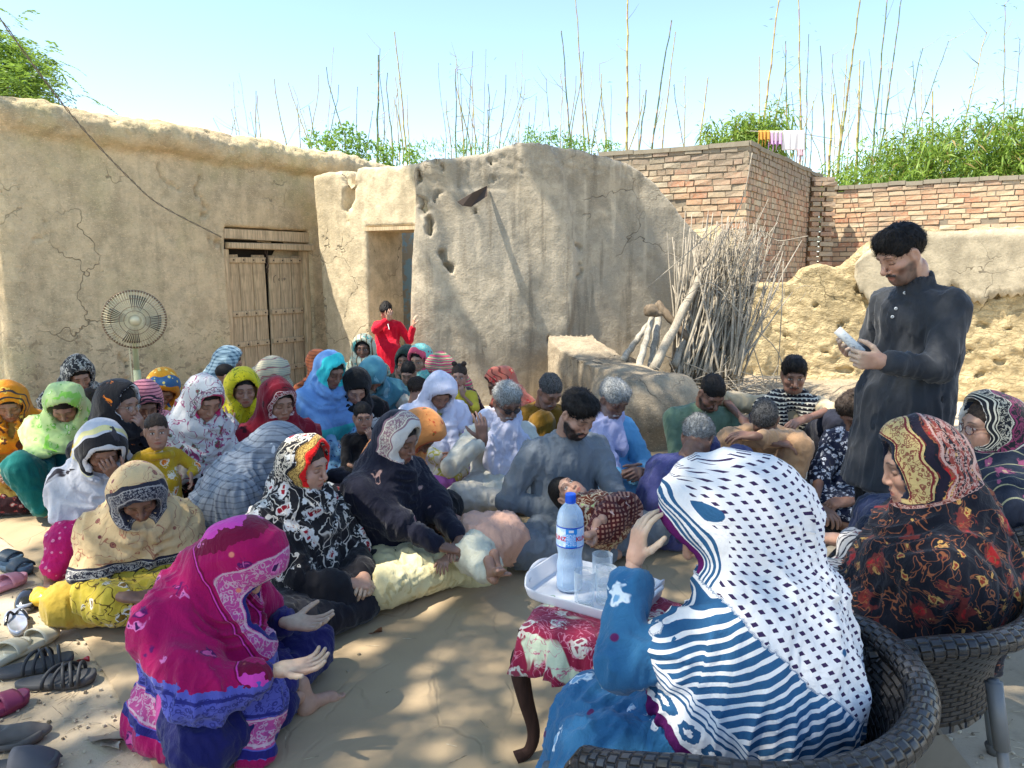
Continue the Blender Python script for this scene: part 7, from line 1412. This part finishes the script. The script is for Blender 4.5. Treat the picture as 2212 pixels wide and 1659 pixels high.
bush('weed_clump', 'light green feathery plants showing over the middle mud wall', [Z(1200, 325, 12, (.4, .3, .20)), Z(1270, 330, 12, (.5, .3, .13)), Z(1150, 330, 12.5, (.2, .2, .3))], 2200, .07, .35, LF3, 6, .3, 'plants', 12)
bush('shrub', 'bright green leafy shrub growing behind the roof of the mud house', [Z(690, 325, 12, (.18, .3, .20)), Z(745, 320, 12, (.25, .3, .24)), Z(800, 342, 12, (.3, .3, .18)), Z(860, 348, 12, (.3, .3, .15))], 2600, .075, .45, LF3, 8, .2, 'shrub', 14)
bush('grass_tuft', 'low green weeds along the top of the roof beside the doorway wall', [Z(960, 335, 12.5, (.7, .3, .10)), Z(1060, 335, 12.5, (.6, .3, .10))], 900, .09, .2, LF3, 9, -.4, 'weeds', 8)
# tree top left: pinnate fronds
rs = np.random.RandomState(4); TRb = P(-80, 200, 11.5); TE = empty('tree', (TRb[0], TRb[1], 0)); tag(TE, 'feathery green tree rising behind the left end of the mud house', 'tree'); TO = np.array([TRb[0], TRb[1], 0])
m = MB(); m.tube([(0, 0, 0), (-.1, .1, 1.5), (-.1, .1, 3.0), (.1, 0, 4.2)], [.16, .13, .10, .04], 9); 
tips = [P(a, b, 11.5 + rs.uniform(-.7, .7)) - TO for a, b in ((0, 90), (25, 120), (50, 135), (62, 165), (68, 195), (40, 200), (0, 150), (20, 180), (-30, 90), (-60, 130), (-10, 120), (45, 155), (-90, 100), (-120, 170), (-40, 190), (10, 205), (55, 205))]
for q in tips: m.tube([(-.1, .1, 2.2), (q + (-.1, .1, 2.0)) / 2 + (0, 0, .1), q], [.05, .03, .01], 6, cap=False)
m.out('trunk', BARK, TE, True)
PP, DD = [], []
for q in tips:
    for f in range(42):
        d = rs.randn(3) * (1, 1, .5) + (.3, -.2, .1); d /= np.linalg.norm(d); p_ = q + rs.randn(3) * (.22, .3, .16)
        for j in range(11):
            c_ = p_ + d * .038 * j + (0, 0, -.0022 * j * j); sd = np.cross(d, (0, 0, 1)); sd /= np.linalg.norm(sd)
            for sg in (-1, 1): PP.append(c_); DD.append(sd * sg + d * .35 + (0, 0, -.15))
V, Q, r = leafset(np.array(PP), np.array(DD), .085, .32, rs, .3); foliage('crown', V, Q, r, LF2, TE)
# ================================================================ bamboo canes
t = NT('bamboo_cane', .5, .4); z = t.attr('seg', 'Fac'); r = t.rnd(); c = t.mix(t.ramp(r, .25, .75), (.10, .15, .06), (.42, .34, .10)); c = t.mix(t.ramp(t.noise(t.obj(), 5, 3), .5, .65), c, (.33, .22, .12)); t.col(t.mix(t.math('GREATER_THAN', z, .9), c, (.34, .30, .2))); CANE = t.m
rc = random.Random(11)
def cane(xb, yb, xt, yt, Y, w, label, sprig=0, group='bare bamboo canes sticking up behind the walls', arch=0):
    a, b = P(xb, yb, Y), P(xt, yt, Y); d = (b - a) / max(b[2] - a[2], .1); base = a - d * (a[2] - .0); base = np.array([a[0] - d[0] * .6, Y, 0]); H_ = b[2]; n = max(8, int(H_ / .28)); pts = []; rad = []; sg = []
    for i in range(n + 1):
        u = i / n; zz = H_ * u; x = np.interp(zz, [0, a[2], b[2]], [0, a[0] - base[0], b[0] - base[0]]); x += arch * sstep(.7, 1, u) * .3 + .012 * rc.uniform(-1, 1); r_ = w * (1 - .65 * u ** 1.4) * .66
        for dz_, k, s_ in ((-.012, 1, 0), (0, 1.35, 1), (.012, 1, 0)):
            pts.append((x, 0.0, zz + dz_)); rad.append(r_ * k); sg.append(s_)
    m = MB(); m.tube(pts, rad, 6, cap=False); E = empty('bamboo_cane', base) if sprig else None
    o = m.out('culm' if sprig else 'bamboo_cane', CANE, E, True, attrs={'seg': np.repeat(np.array(sg, float), 6)})
    T_ = E or o
    if not E: o.location = Vector([float(q) for q in base])
    tag(T_, label, 'bamboo', group)
    if sprig:
        rs_ = np.random.RandomState(int(xb)); k = rs_.randint(len(pts) // 3, len(pts), sprig * 3); p0 = np.array(pts)[k] + rs_.randn(len(k), 3) * .10; V, Q, r_ = leafset(p0, rs_.randn(len(k), 3) * (1, 1, .5) + (0, 0, .2), .13, .14, rs_, .5); foliage('leaves', V, Q, r_, LF1, E)
        m2 = MB()
        for i in range(sprig):
            j = rs_.randint(len(pts) // 2, len(pts)); q = np.array(pts[j]); e = q + rs_.randn(3) * (.25, .2, .05) + (0, 0, .22); m2.tube([q, (q + e) / 2 + (0, 0, -.02), e], [.006, .004, .002], 4, cap=False)
        m2.out('twigs', CANE, E, True, attrs={'seg': np.zeros(len(m2.v))})['kind'] = 'stuff'
big = [(815, 350, 817, 120, .055, 'thick green bamboo cane standing alone behind the doorway wall', 8), (880, 350, 853, 70, .04, 'tall bending bamboo cane right of the thick one behind the doorway', 0), (985, 330, 985, 150, .035, 'leafy bamboo cane behind the top of the grey mud stump', 14), (1232, 300, 1213, 68, .04, 'bamboo cane with a kinked tip above the mud stump', 3), (1262, 300, 1243, -20, .035, 'very tall thin bamboo cane left of the centre group', 0),
       (1354, 320, 1357, -60, .055, 'tallest thick bamboo cane rising out of the top of the photo above the mud stump', 3), (1408, 310, 1450, 45, .045, 'yellow green cane leaning right beside the tallest one', 0), (1430, 310, 1458, 70, .035, 'thin cane leaning right, second of the leaning pair', 0), (1380, 320, 1397, 195, .05, 'short yellow bamboo cane with a pointed tip', 0), (1478, 300, 1480, 165, .03, 'thin cane with hanging twigs left of the brick corner', 6), (1513, 300, 1530, 168, .045, 'yellow sheathed cane above the brick house wall', 0),
       (1650, 270, 1686, -30, .05, 'dark brown sheathed bamboo cane rising behind the brick corner', 5), (1700, 290, 1696, 90, .035, 'branching thin cane beside the dark brown one', 14), (1730, 300, 1724, -15, .045, 'tall straight cane above the hanging laundry', 3), (1741, 320, 1746, 75, .03, 'thin cane just right of the laundry', 3), (1783, 350, 1772, 100, .035, 'cane leaning left above the brick corner pier', 0), (1792, 350, 1800, 205, .07, 'thick short bright yellow cane left of the thicket', 0), (1812, 345, 1862, -30, .055, 'thick green cane leaning right out of the photo top', 4),
       (1850, 345, 1858, 130, .05, 'yellow orange cane crossing the leaning green one', 0), (1885, 330, 1918, -20, .045, 'tall cane left of centre in the thicket group', 3), (1905, 310, 1950, -20, .04, 'tall cane leaning right through the thicket', 3), (1955, 270, 1992, 105, .035, 'slender cane above the left slope of the thicket', 10), (1988, 260, 2048, 90, .03, 'slender cane leaning right above the thicket', 8), (2016, 285, 2015, 198, .06, 'short fat yellow cane standing in the thicket', 0), (2085, 260, 2130, 70, .035, 'leafy cane leaning right above the crown of the thicket', 14), (2168, 240, 2171, 10, .03, 'thin leafy cane near the right edge', 12), (2192, 250, 2204, 85, .025, 'last thin cane at the right edge of the photo', 8)]
for (xb, yb, xt, yt, w, lab, sp_) in big: cane(xb, yb, xt, yt, 15, w, lab, sp_, group=None)
for k in range(104):
    u = rc.random(); xb = rc.choice((rc.uniform(480, 720), rc.uniform(700, 1150), rc.uniform(950, 1150), rc.uniform(1170, 1560), rc.uniform(1640, 2000), rc.uniform(1190, 1320), rc.uniform(640, 900), rc.uniform(1640, 1860))); top = 310 - rc.uniform(60, 210) * (.75 if xb < 700 else 1)
    cane(xb, 315, xb + rc.gauss(0, 16), top, rc.uniform(16, 19), rc.uniform(.018, .042), 'slender bare bamboo cane in the row behind the walls', rc.choice((0, 0, 0, 5)), arch=rc.choice((0, 0, 0, 1, -1)))
# ================================================================ shade tree over the yard (outside the frame, above and behind-left)
rs = np.random.RandomState(9); N_ = 210000; sx, sy = SUNV[0] / SUNV[2], SUNV[1] / SUNV[2]
g = np.stack([rs.uniform(-5.2, 5.6, N_), rs.uniform(-1.5, 9.2, N_)], 1); hz = rs.uniform(0, 1, N_); 
nz = vn(np.stack([g[:, 0] * 1.7, g[:, 1] * 1.7, g[:, 0] * 0], 1), 77) * .6 + vn(np.stack([g[:, 0] * 4.2, g[:, 1] * 4.2, g[:, 0] * 0 + 3], 1), 78) * .4
thr = np.full(N_, .33)
thr += .16 * sstep(-1.9, -3.4, g[:, 0]) * sstep(5.5, 4.0, g[:, 1]); thr += .30 * sstep(7.3, 7.9, g[:, 1]) ; thr += .5 * (g[:, 1] > 7.2) * (g[:, 0] < -.3) + .45 * (g[:, 1] > 7.6) * (g[:, 0] > 2.6)
thr += .12 * sstep(2.6, 4.2, g[:, 0]); thr -= .10 * (g[:, 0] > -1.7) * (g[:, 0] < 2.4) * (g[:, 1] > .8) * (g[:, 1] < 6.6)
keep_ = nz > thr
keep_ |= (g[:, 0] > -1.5) & (g[:, 0] < 1.5) & (g[:, 1] > .9) & (g[:, 1] < 2.35) & (rs.rand(N_) < .75)
for px, py, rx, ry in ((940, 1290, .26, .13), (1000, 1275, .16, .1), (905, 1320, .2, .07), (880, 1508, .13, .05), (760, 1390, .12, .06), (790, 1420, .1, .05), (1120, 1160, .12, .1), (60, 1085, .5, .18), (150, 1100, .3, .1), (30, 1310, .3, .12), (150, 1350, .35, .10), (200, 1380, .2, .08), (260, 1470, .2, .05), (60, 1500, .3, .05), (20, 1180, .3, .1), (330, 1540, .1, .04)):
    c_ = PZ(px, py, 0); keep_ &= (((g[:, 0] - c_[0]) / rx) ** 2 + ((g[:, 1] - c_[1]) / ry) ** 2) > 1
g = g[keep_]; hz = hz[keep_]
# height: lowest allowed so that nothing enters the picture
zl = 7.4 + hz * 2.0; X_ = g[:, 0] + sx * zl; Y_ = g[:, 1] + sy * zl; zmin = np.where(Y_ > 0, 1.5 + .40 * Y_ + .5, 3.6); zl = np.maximum(zl, zmin + hz * .5); X_ = g[:, 0] + sx * zl; Y_ = g[:, 1] + sy * zl
pos = np.stack([X_, Y_, zl], 1); sel = rs.permutation(len(pos))[:66000]; pos = pos[sel]
V, Q, r = leafset(pos, rs.randn(len(pos), 3) * (1, 1, .5), .11, .5, rs, .4)
trk = np.array([-6.5, -2.6, 0]); SE = empty('shade_tree', trk); tag(SE, 'large spreading tree beside the yard whose crown shades the seated crowd', 'tree')
foliage('crown', V - trk, Q, r, LF2, SE)
m = MB(); m.tube([(0, 0, 0), (.1, .1, 2.6), (.3, .5, 5.0), (1.2, 1.4, 7.0)], [.40, .33, .27, .16], 12)
for a, b in (((-2, 3, 8.3), (.3, .5, 4.6)), ((1, 4, 9.0), (.6, .9, 5.8)), ((3.0, 2.0, 8.4), (1.2, 1.4, 7.0)), ((4.5, 4.5, 9.0), (1.2, 1.4, 7.0)), ((2.2, 6.0, 9.2), (1.2, 1.4, 7.0)), ((-1, -1, 8), (.2, .3, 4.6)), ((5.5, 1.0, 8.6), (3.0, 2.0, 8.4))): m.tube([np.array(b), (np.array(a) + b) / 2 + (0, 0, .2), np.array(a)], [.14, .09, .03], 8)
m.out('trunk', BARK, SE, True)
# ================================================================ stick bundle and poles
STK = wood_mat('dry_cane_stick', (.37, .32, .245), (60, 60, 8), .35)
sb = PZ(1520, 842, .12); sb = np.array([sb[0], 7.25, 0]); SBn = empty('stick_bundle', sb); tag(SBn, 'tall bundle of dry pale sticks fanned out against the mud wall', 'firewood')
rk = random.Random(3); base_px = lambda: (rk.uniform(1448, 1600), rk.uniform(800, 850))
for k in range(230):
    bx, by = base_px(); u = (bx - 1448) / 152; tx = rk.gauss(1525 + u * 90, 52); tyy = rk.uniform(500, 640) if rk.random() < .75 else rk.uniform(455, 520); Yb = 7.15 + rk.uniform(-.12, .3); Yt = 7.75 + rk.uniform(-.25, .3)
    a, b = P(bx, by, Yb) - sb, P(tx, tyy, Yt) - sb; a[2] = max(a[2], .03); mid = (a + b) / 2 + np.array([rk.gauss(0, .045), rk.gauss(0, .05), rk.gauss(0, .03)]); w = rk.uniform(.006, .017); m = MB()
    m.tube([a, a * .5 + mid * .5 + (rk.gauss(0, .008), 0, 0), mid, mid * .5 + b * .5 + (rk.gauss(0, .02), 0, 0), b], [w, w * .95, w * .8, w * .6, w * .3], 6); m.out('stick', STK, SBn, True)
tw = MB()
for k in range(420):
    q = P(rk.gauss(1580, 48), rk.uniform(500, 700), 7.5 + rk.uniform(-.25, .3)) - sb; d = np.array([rk.gauss(.1, .6), rk.gauss(0, .4), rk.gauss(.5, .5)]); d = nrm(d) * rk.uniform(.06, .2); tw.tube([q, q + d * .5 + (rk.gauss(0, .01), 0, rk.gauss(0, .01)), q + d], [.004, .003, .0015], 4, cap=False)
for k in range(220):
    q = P(rk.uniform(1440, 1720), rk.uniform(815, 900), 7.0 + rk.uniform(-.5, .5)) - sb; q[2] = max(q[2], .05); d = nrm(np.array([rk.gauss(0, 1), rk.gauss(0, .6), rk.gauss(0, .35)])) * rk.uniform(.1, .3); tw.tube([q - d, q + (0, 0, .02), q + d], [.003, .004, .002], 4, cap=False)
tag(tw.out('twigs', STK, SBn, True), kind='stuff')
for pts in ([(1395, 745), (1440, 770), (1520, 800), (1560, 830)], [(1600, 560), (1640, 500), (1680, 520), (1745, 510)], [(1620, 700), (1680, 760), (1700, 840)], [(1590, 600), (1680, 480)], [(1560, 640), (1660, 430)], [(1692, 560), (1688, 680), (1680, 800), (1672, 850)], [(1540, 620), (1600, 680), (1640, 790), (1660, 860)], [(1480, 640), (1530, 610), (1570, 640), (1590, 690)], [(1520, 600), (1600, 440), (1625, 330)], [(1400, 620), (1470, 560), (1560, 480)]):
    m = MB(); m.tube(catmull([P(a, b, 7.1 + .2 * math.sin(a)) - sb for a, b in pts], 4), .005, 5); m.out('long_twig', STK, SBn, True)
def pole(pts, r, lab, mat=M_POLE, nodes=False):
    q = [P(*p_) for p_ in pts]; b = np.array([q[0][0], q[0][1], 0]); m = MB(); q = [p_ - b for p_ in q]; n = 14; pp = [q[0] + (q[-1] - q[0]) * i / n + np.array([.006 * math.sin(i * 1.9), 0, 0]) for i in range(n + 1)]
    m.tube(pp, [r * (1 - .25 * i / n) * (1.0 + (.12 if nodes and i % 3 == 0 else 0)) for i in range(n + 1)], 10); o = m.out('wooden_pole', mat, None, True); o.location = Vector([float(v_) for v_ in b]); tag(o, lab, 'pole')
pole(((1410, 800, 6.9), (1560, 505, 7.9)), .045, 'long pale bamboo pole leaning against the mud stump left of the stick bundle', STK, True); pole(((1455, 790, 7.1), (1530, 620, 7.9)), .04, 'second pale pole leaning just behind the long one', STK, True)
pole(((1378, 800, 6.9), (1410, 680, 7.3)), .036, 'short weathered grey plank leaning upright'); pole(((1345, 778, 7.1), (1400, 700, 7.5)), .035, 'grey beam slanting at the left of the leaning poles'); pole(((1405, 815, 7.0), (1425, 665, 7.5)), .045, 'rough grey forked post standing between the leaning poles'); pole(((1425, 770, 7.2), (1475, 700, 7.6)), .02, 'thin bluish pipe leaning beside the sticks', plain('blue_grey_pipe', (.28, .33, .40), .5)); pole(((1418, 655, 7.5), (1490, 735, 7.3)), .045, 'knotty brown log lying across the leaning poles', BARK)
for px, py, r_, lab in ((1358, 790, .10, 'round knotted root stump lying on the low mud wall'), (1405, 672, .075, 'gnarled log end wedged behind the poles')):
    q = P(px, py, 7.15); V, Q = Field().add(ell((0, 0, 0), (r_, r_ * .8, r_ * .85)), 0).add(ell((r_ * .9, 0, -r_ * .4), (r_ * .7, r_ * .6, r_ * .4)), .03).mesh(.012); N = vnormals(V, Q); V = V + N * (fbm(V * 14, 3, 4) * .03)[:, None]; tag(add('log_stump', V, Q, BARK, None, loc=q), lab, 'stump')
for k in range(12):   # loose sticks on the earth
    q = P(rk.uniform(1600, 1800), rk.uniform(870, 960), 6.2 + rk.uniform(-.8, .8)); q[2] = .03; d = nrm(np.array([rk.gauss(0, 1), rk.gauss(0, .5), 0])) * rk.uniform(.12, .3); m = MB(); m.tube([-d, (0, 0, .012), d], [.004, .006, .003], 5); o = m.out('loose_stick', STK, None, True); o.location = Vector([float(v_) for v_ in q]); tag(o, 'short dry stick lying loose on the earth behind the seated men', 'stick', 'loose dry sticks on the earth')
# litter on the low wall
for px, py, c_, lab in ((1290, 795, (.6, .62, .64), 'crumpled clear plastic scrap on the low mud wall'), (1318, 800, (.4, .48, .52), 'pale blue broken plastic piece on the low mud wall')):
    q = P(px, py, 7.0); V, Q = Field().add(ell((0, 0, 0), (.05, .04, .025)), 0).mesh(.008); V = V + vnormals(V, Q) * (fbm(V * 40, 2, 3) * .02)[:, None]; tag(add('plastic_scrap', V, Q, plain('scrap_' + str(px), c_, .3), None, loc=q), lab, 'litter')
# ================================================================ laundry
rp_ = [P(1620, 283, 10.6), P(1740, 290, 10.6), P(1800, 300, 12.5)]; m = MB(); m.tube([rp_[0] - rp_[0], rp_[1] - rp_[0], rp_[2] - rp_[0]], .006, 5); o = m.out('clothes_line', plain('line_cord', (.3, .28, .25), .8), None, True); o.location = Vector(rp_[0]); tag(o, 'thin clothes line strung behind the brick house corner', 'clothes line')
def hang(x0, x1, ytop, ybot, c, label, wav=.02, ragged=.0, k=3):
    a, b = P(x0, ytop, 10.6), P(x1, ytop, 10.6); h = a[2] - P(x0, ybot, 10.6)[2]; nx, nz = 26, 16; V = []
    for j in range(nz):
        for i in range(nx): u = i / (nx - 1); v_ = j / (nz - 1); V.append(((b[0] - a[0]) * (u + .06 * v_ * math.sin(u * 7)), wav * math.sin(u * k * 6.28) * (.3 + v_) + (-.015 if j else .0), -h * v_ * (1 - ragged * abs(math.sin(u * 9)))))
    o = add('hanging_cloth', V, np.array([(j * nx + i, j * nx + i + 1, (j + 1) * nx + i + 1, (j + 1) * nx + i) for j in range(nz - 1) for i in range(nx - 1)]), c, None, loc=a); so = o.modifiers.new('s', 'SOLIDIFY'); so.thickness = .006; tag(o, label, 'laundry')
hang(1638, 1662, 283, 320, plain('mustard_cotton', (.55, .27, .05), .9), 'mustard orange garment hanging on the clothes line', ragged=.5); hang(1660, 1688, 285, 330, plain('mauve_cotton', (.55, .33, .55), .9), 'mauve garment hanging lower on the clothes line', .03, .4); hang(1662, 1690, 283, 305, plain('cream_cotton', (.55, .55, .38), .9), 'pale green scarf folded over the clothes line', .01); hang(1690, 1738, 283, 325, plain('white_towel', (.75, .70, .68), .95, .1, 0, .03), 'white towel with pink fringe hanging on the clothes line', .008); hang(1722, 1736, 320, 352, plain('pink_cotton', (.65, .45, .5), .9), 'small pink and white rag hanging below the towel', .02, .5)
# ================================================================ things in hands
pa, pb = P(1808, 712, 3.20), P(1862, 762, 3.15); d = pb - pa; m = MB(); m.tube([d * 0, d * .33, d * .66, d], .019, 20, cap=True)
t = NT('printed_paper_roll', .8, .2); o_ = t.obj(); wv = t.math('GREATER_THAN', t.noise(t.map(o_, (60, 60, 160)), 1, 2), .60); t.col(t.mix(t.math('MULTIPLY', wv, .45), (.68, .68, .64), (.25, .27, .30))); PAPER = t.m
o = m.out('rolled_papers', PAPER, None, True); o.location = Vector([float(v_) for v_ in pa]); tag(o, 'roll of printed white papers held by the standing man', 'papers')
q = P(1755, 1140, 2.45); PHN = empty('mobile_phone', q); PHN.rotation_euler = (R(25), R(-10), R(70)); tag(PHN, 'black mobile phone held by the woman in the red flowered shawl', 'phone'); m = MB(); m.box((0, 0, 0), (.036, .075, .0045)); o = m.out('phone_case', SPD, PHN); bv = o.modifiers.new('b', 'BEVEL'); bv.width = .004; bv.segments = 3; m = MB(); m.box((0, 0, .0048), (.032, .070, .0004)); m.out('screen', PAT, PHN)
q = P(838, 700, 7.52); m = MB(); m.tube([(0, 0, 0), (.02, -.05, -.05)], .004, 6); o = m.out('white_stick', WHP, None); o.location = Vector([float(v_) for v_ in q]); tag(o, 'thin white stick in the hand of the boy in red', 'stick')
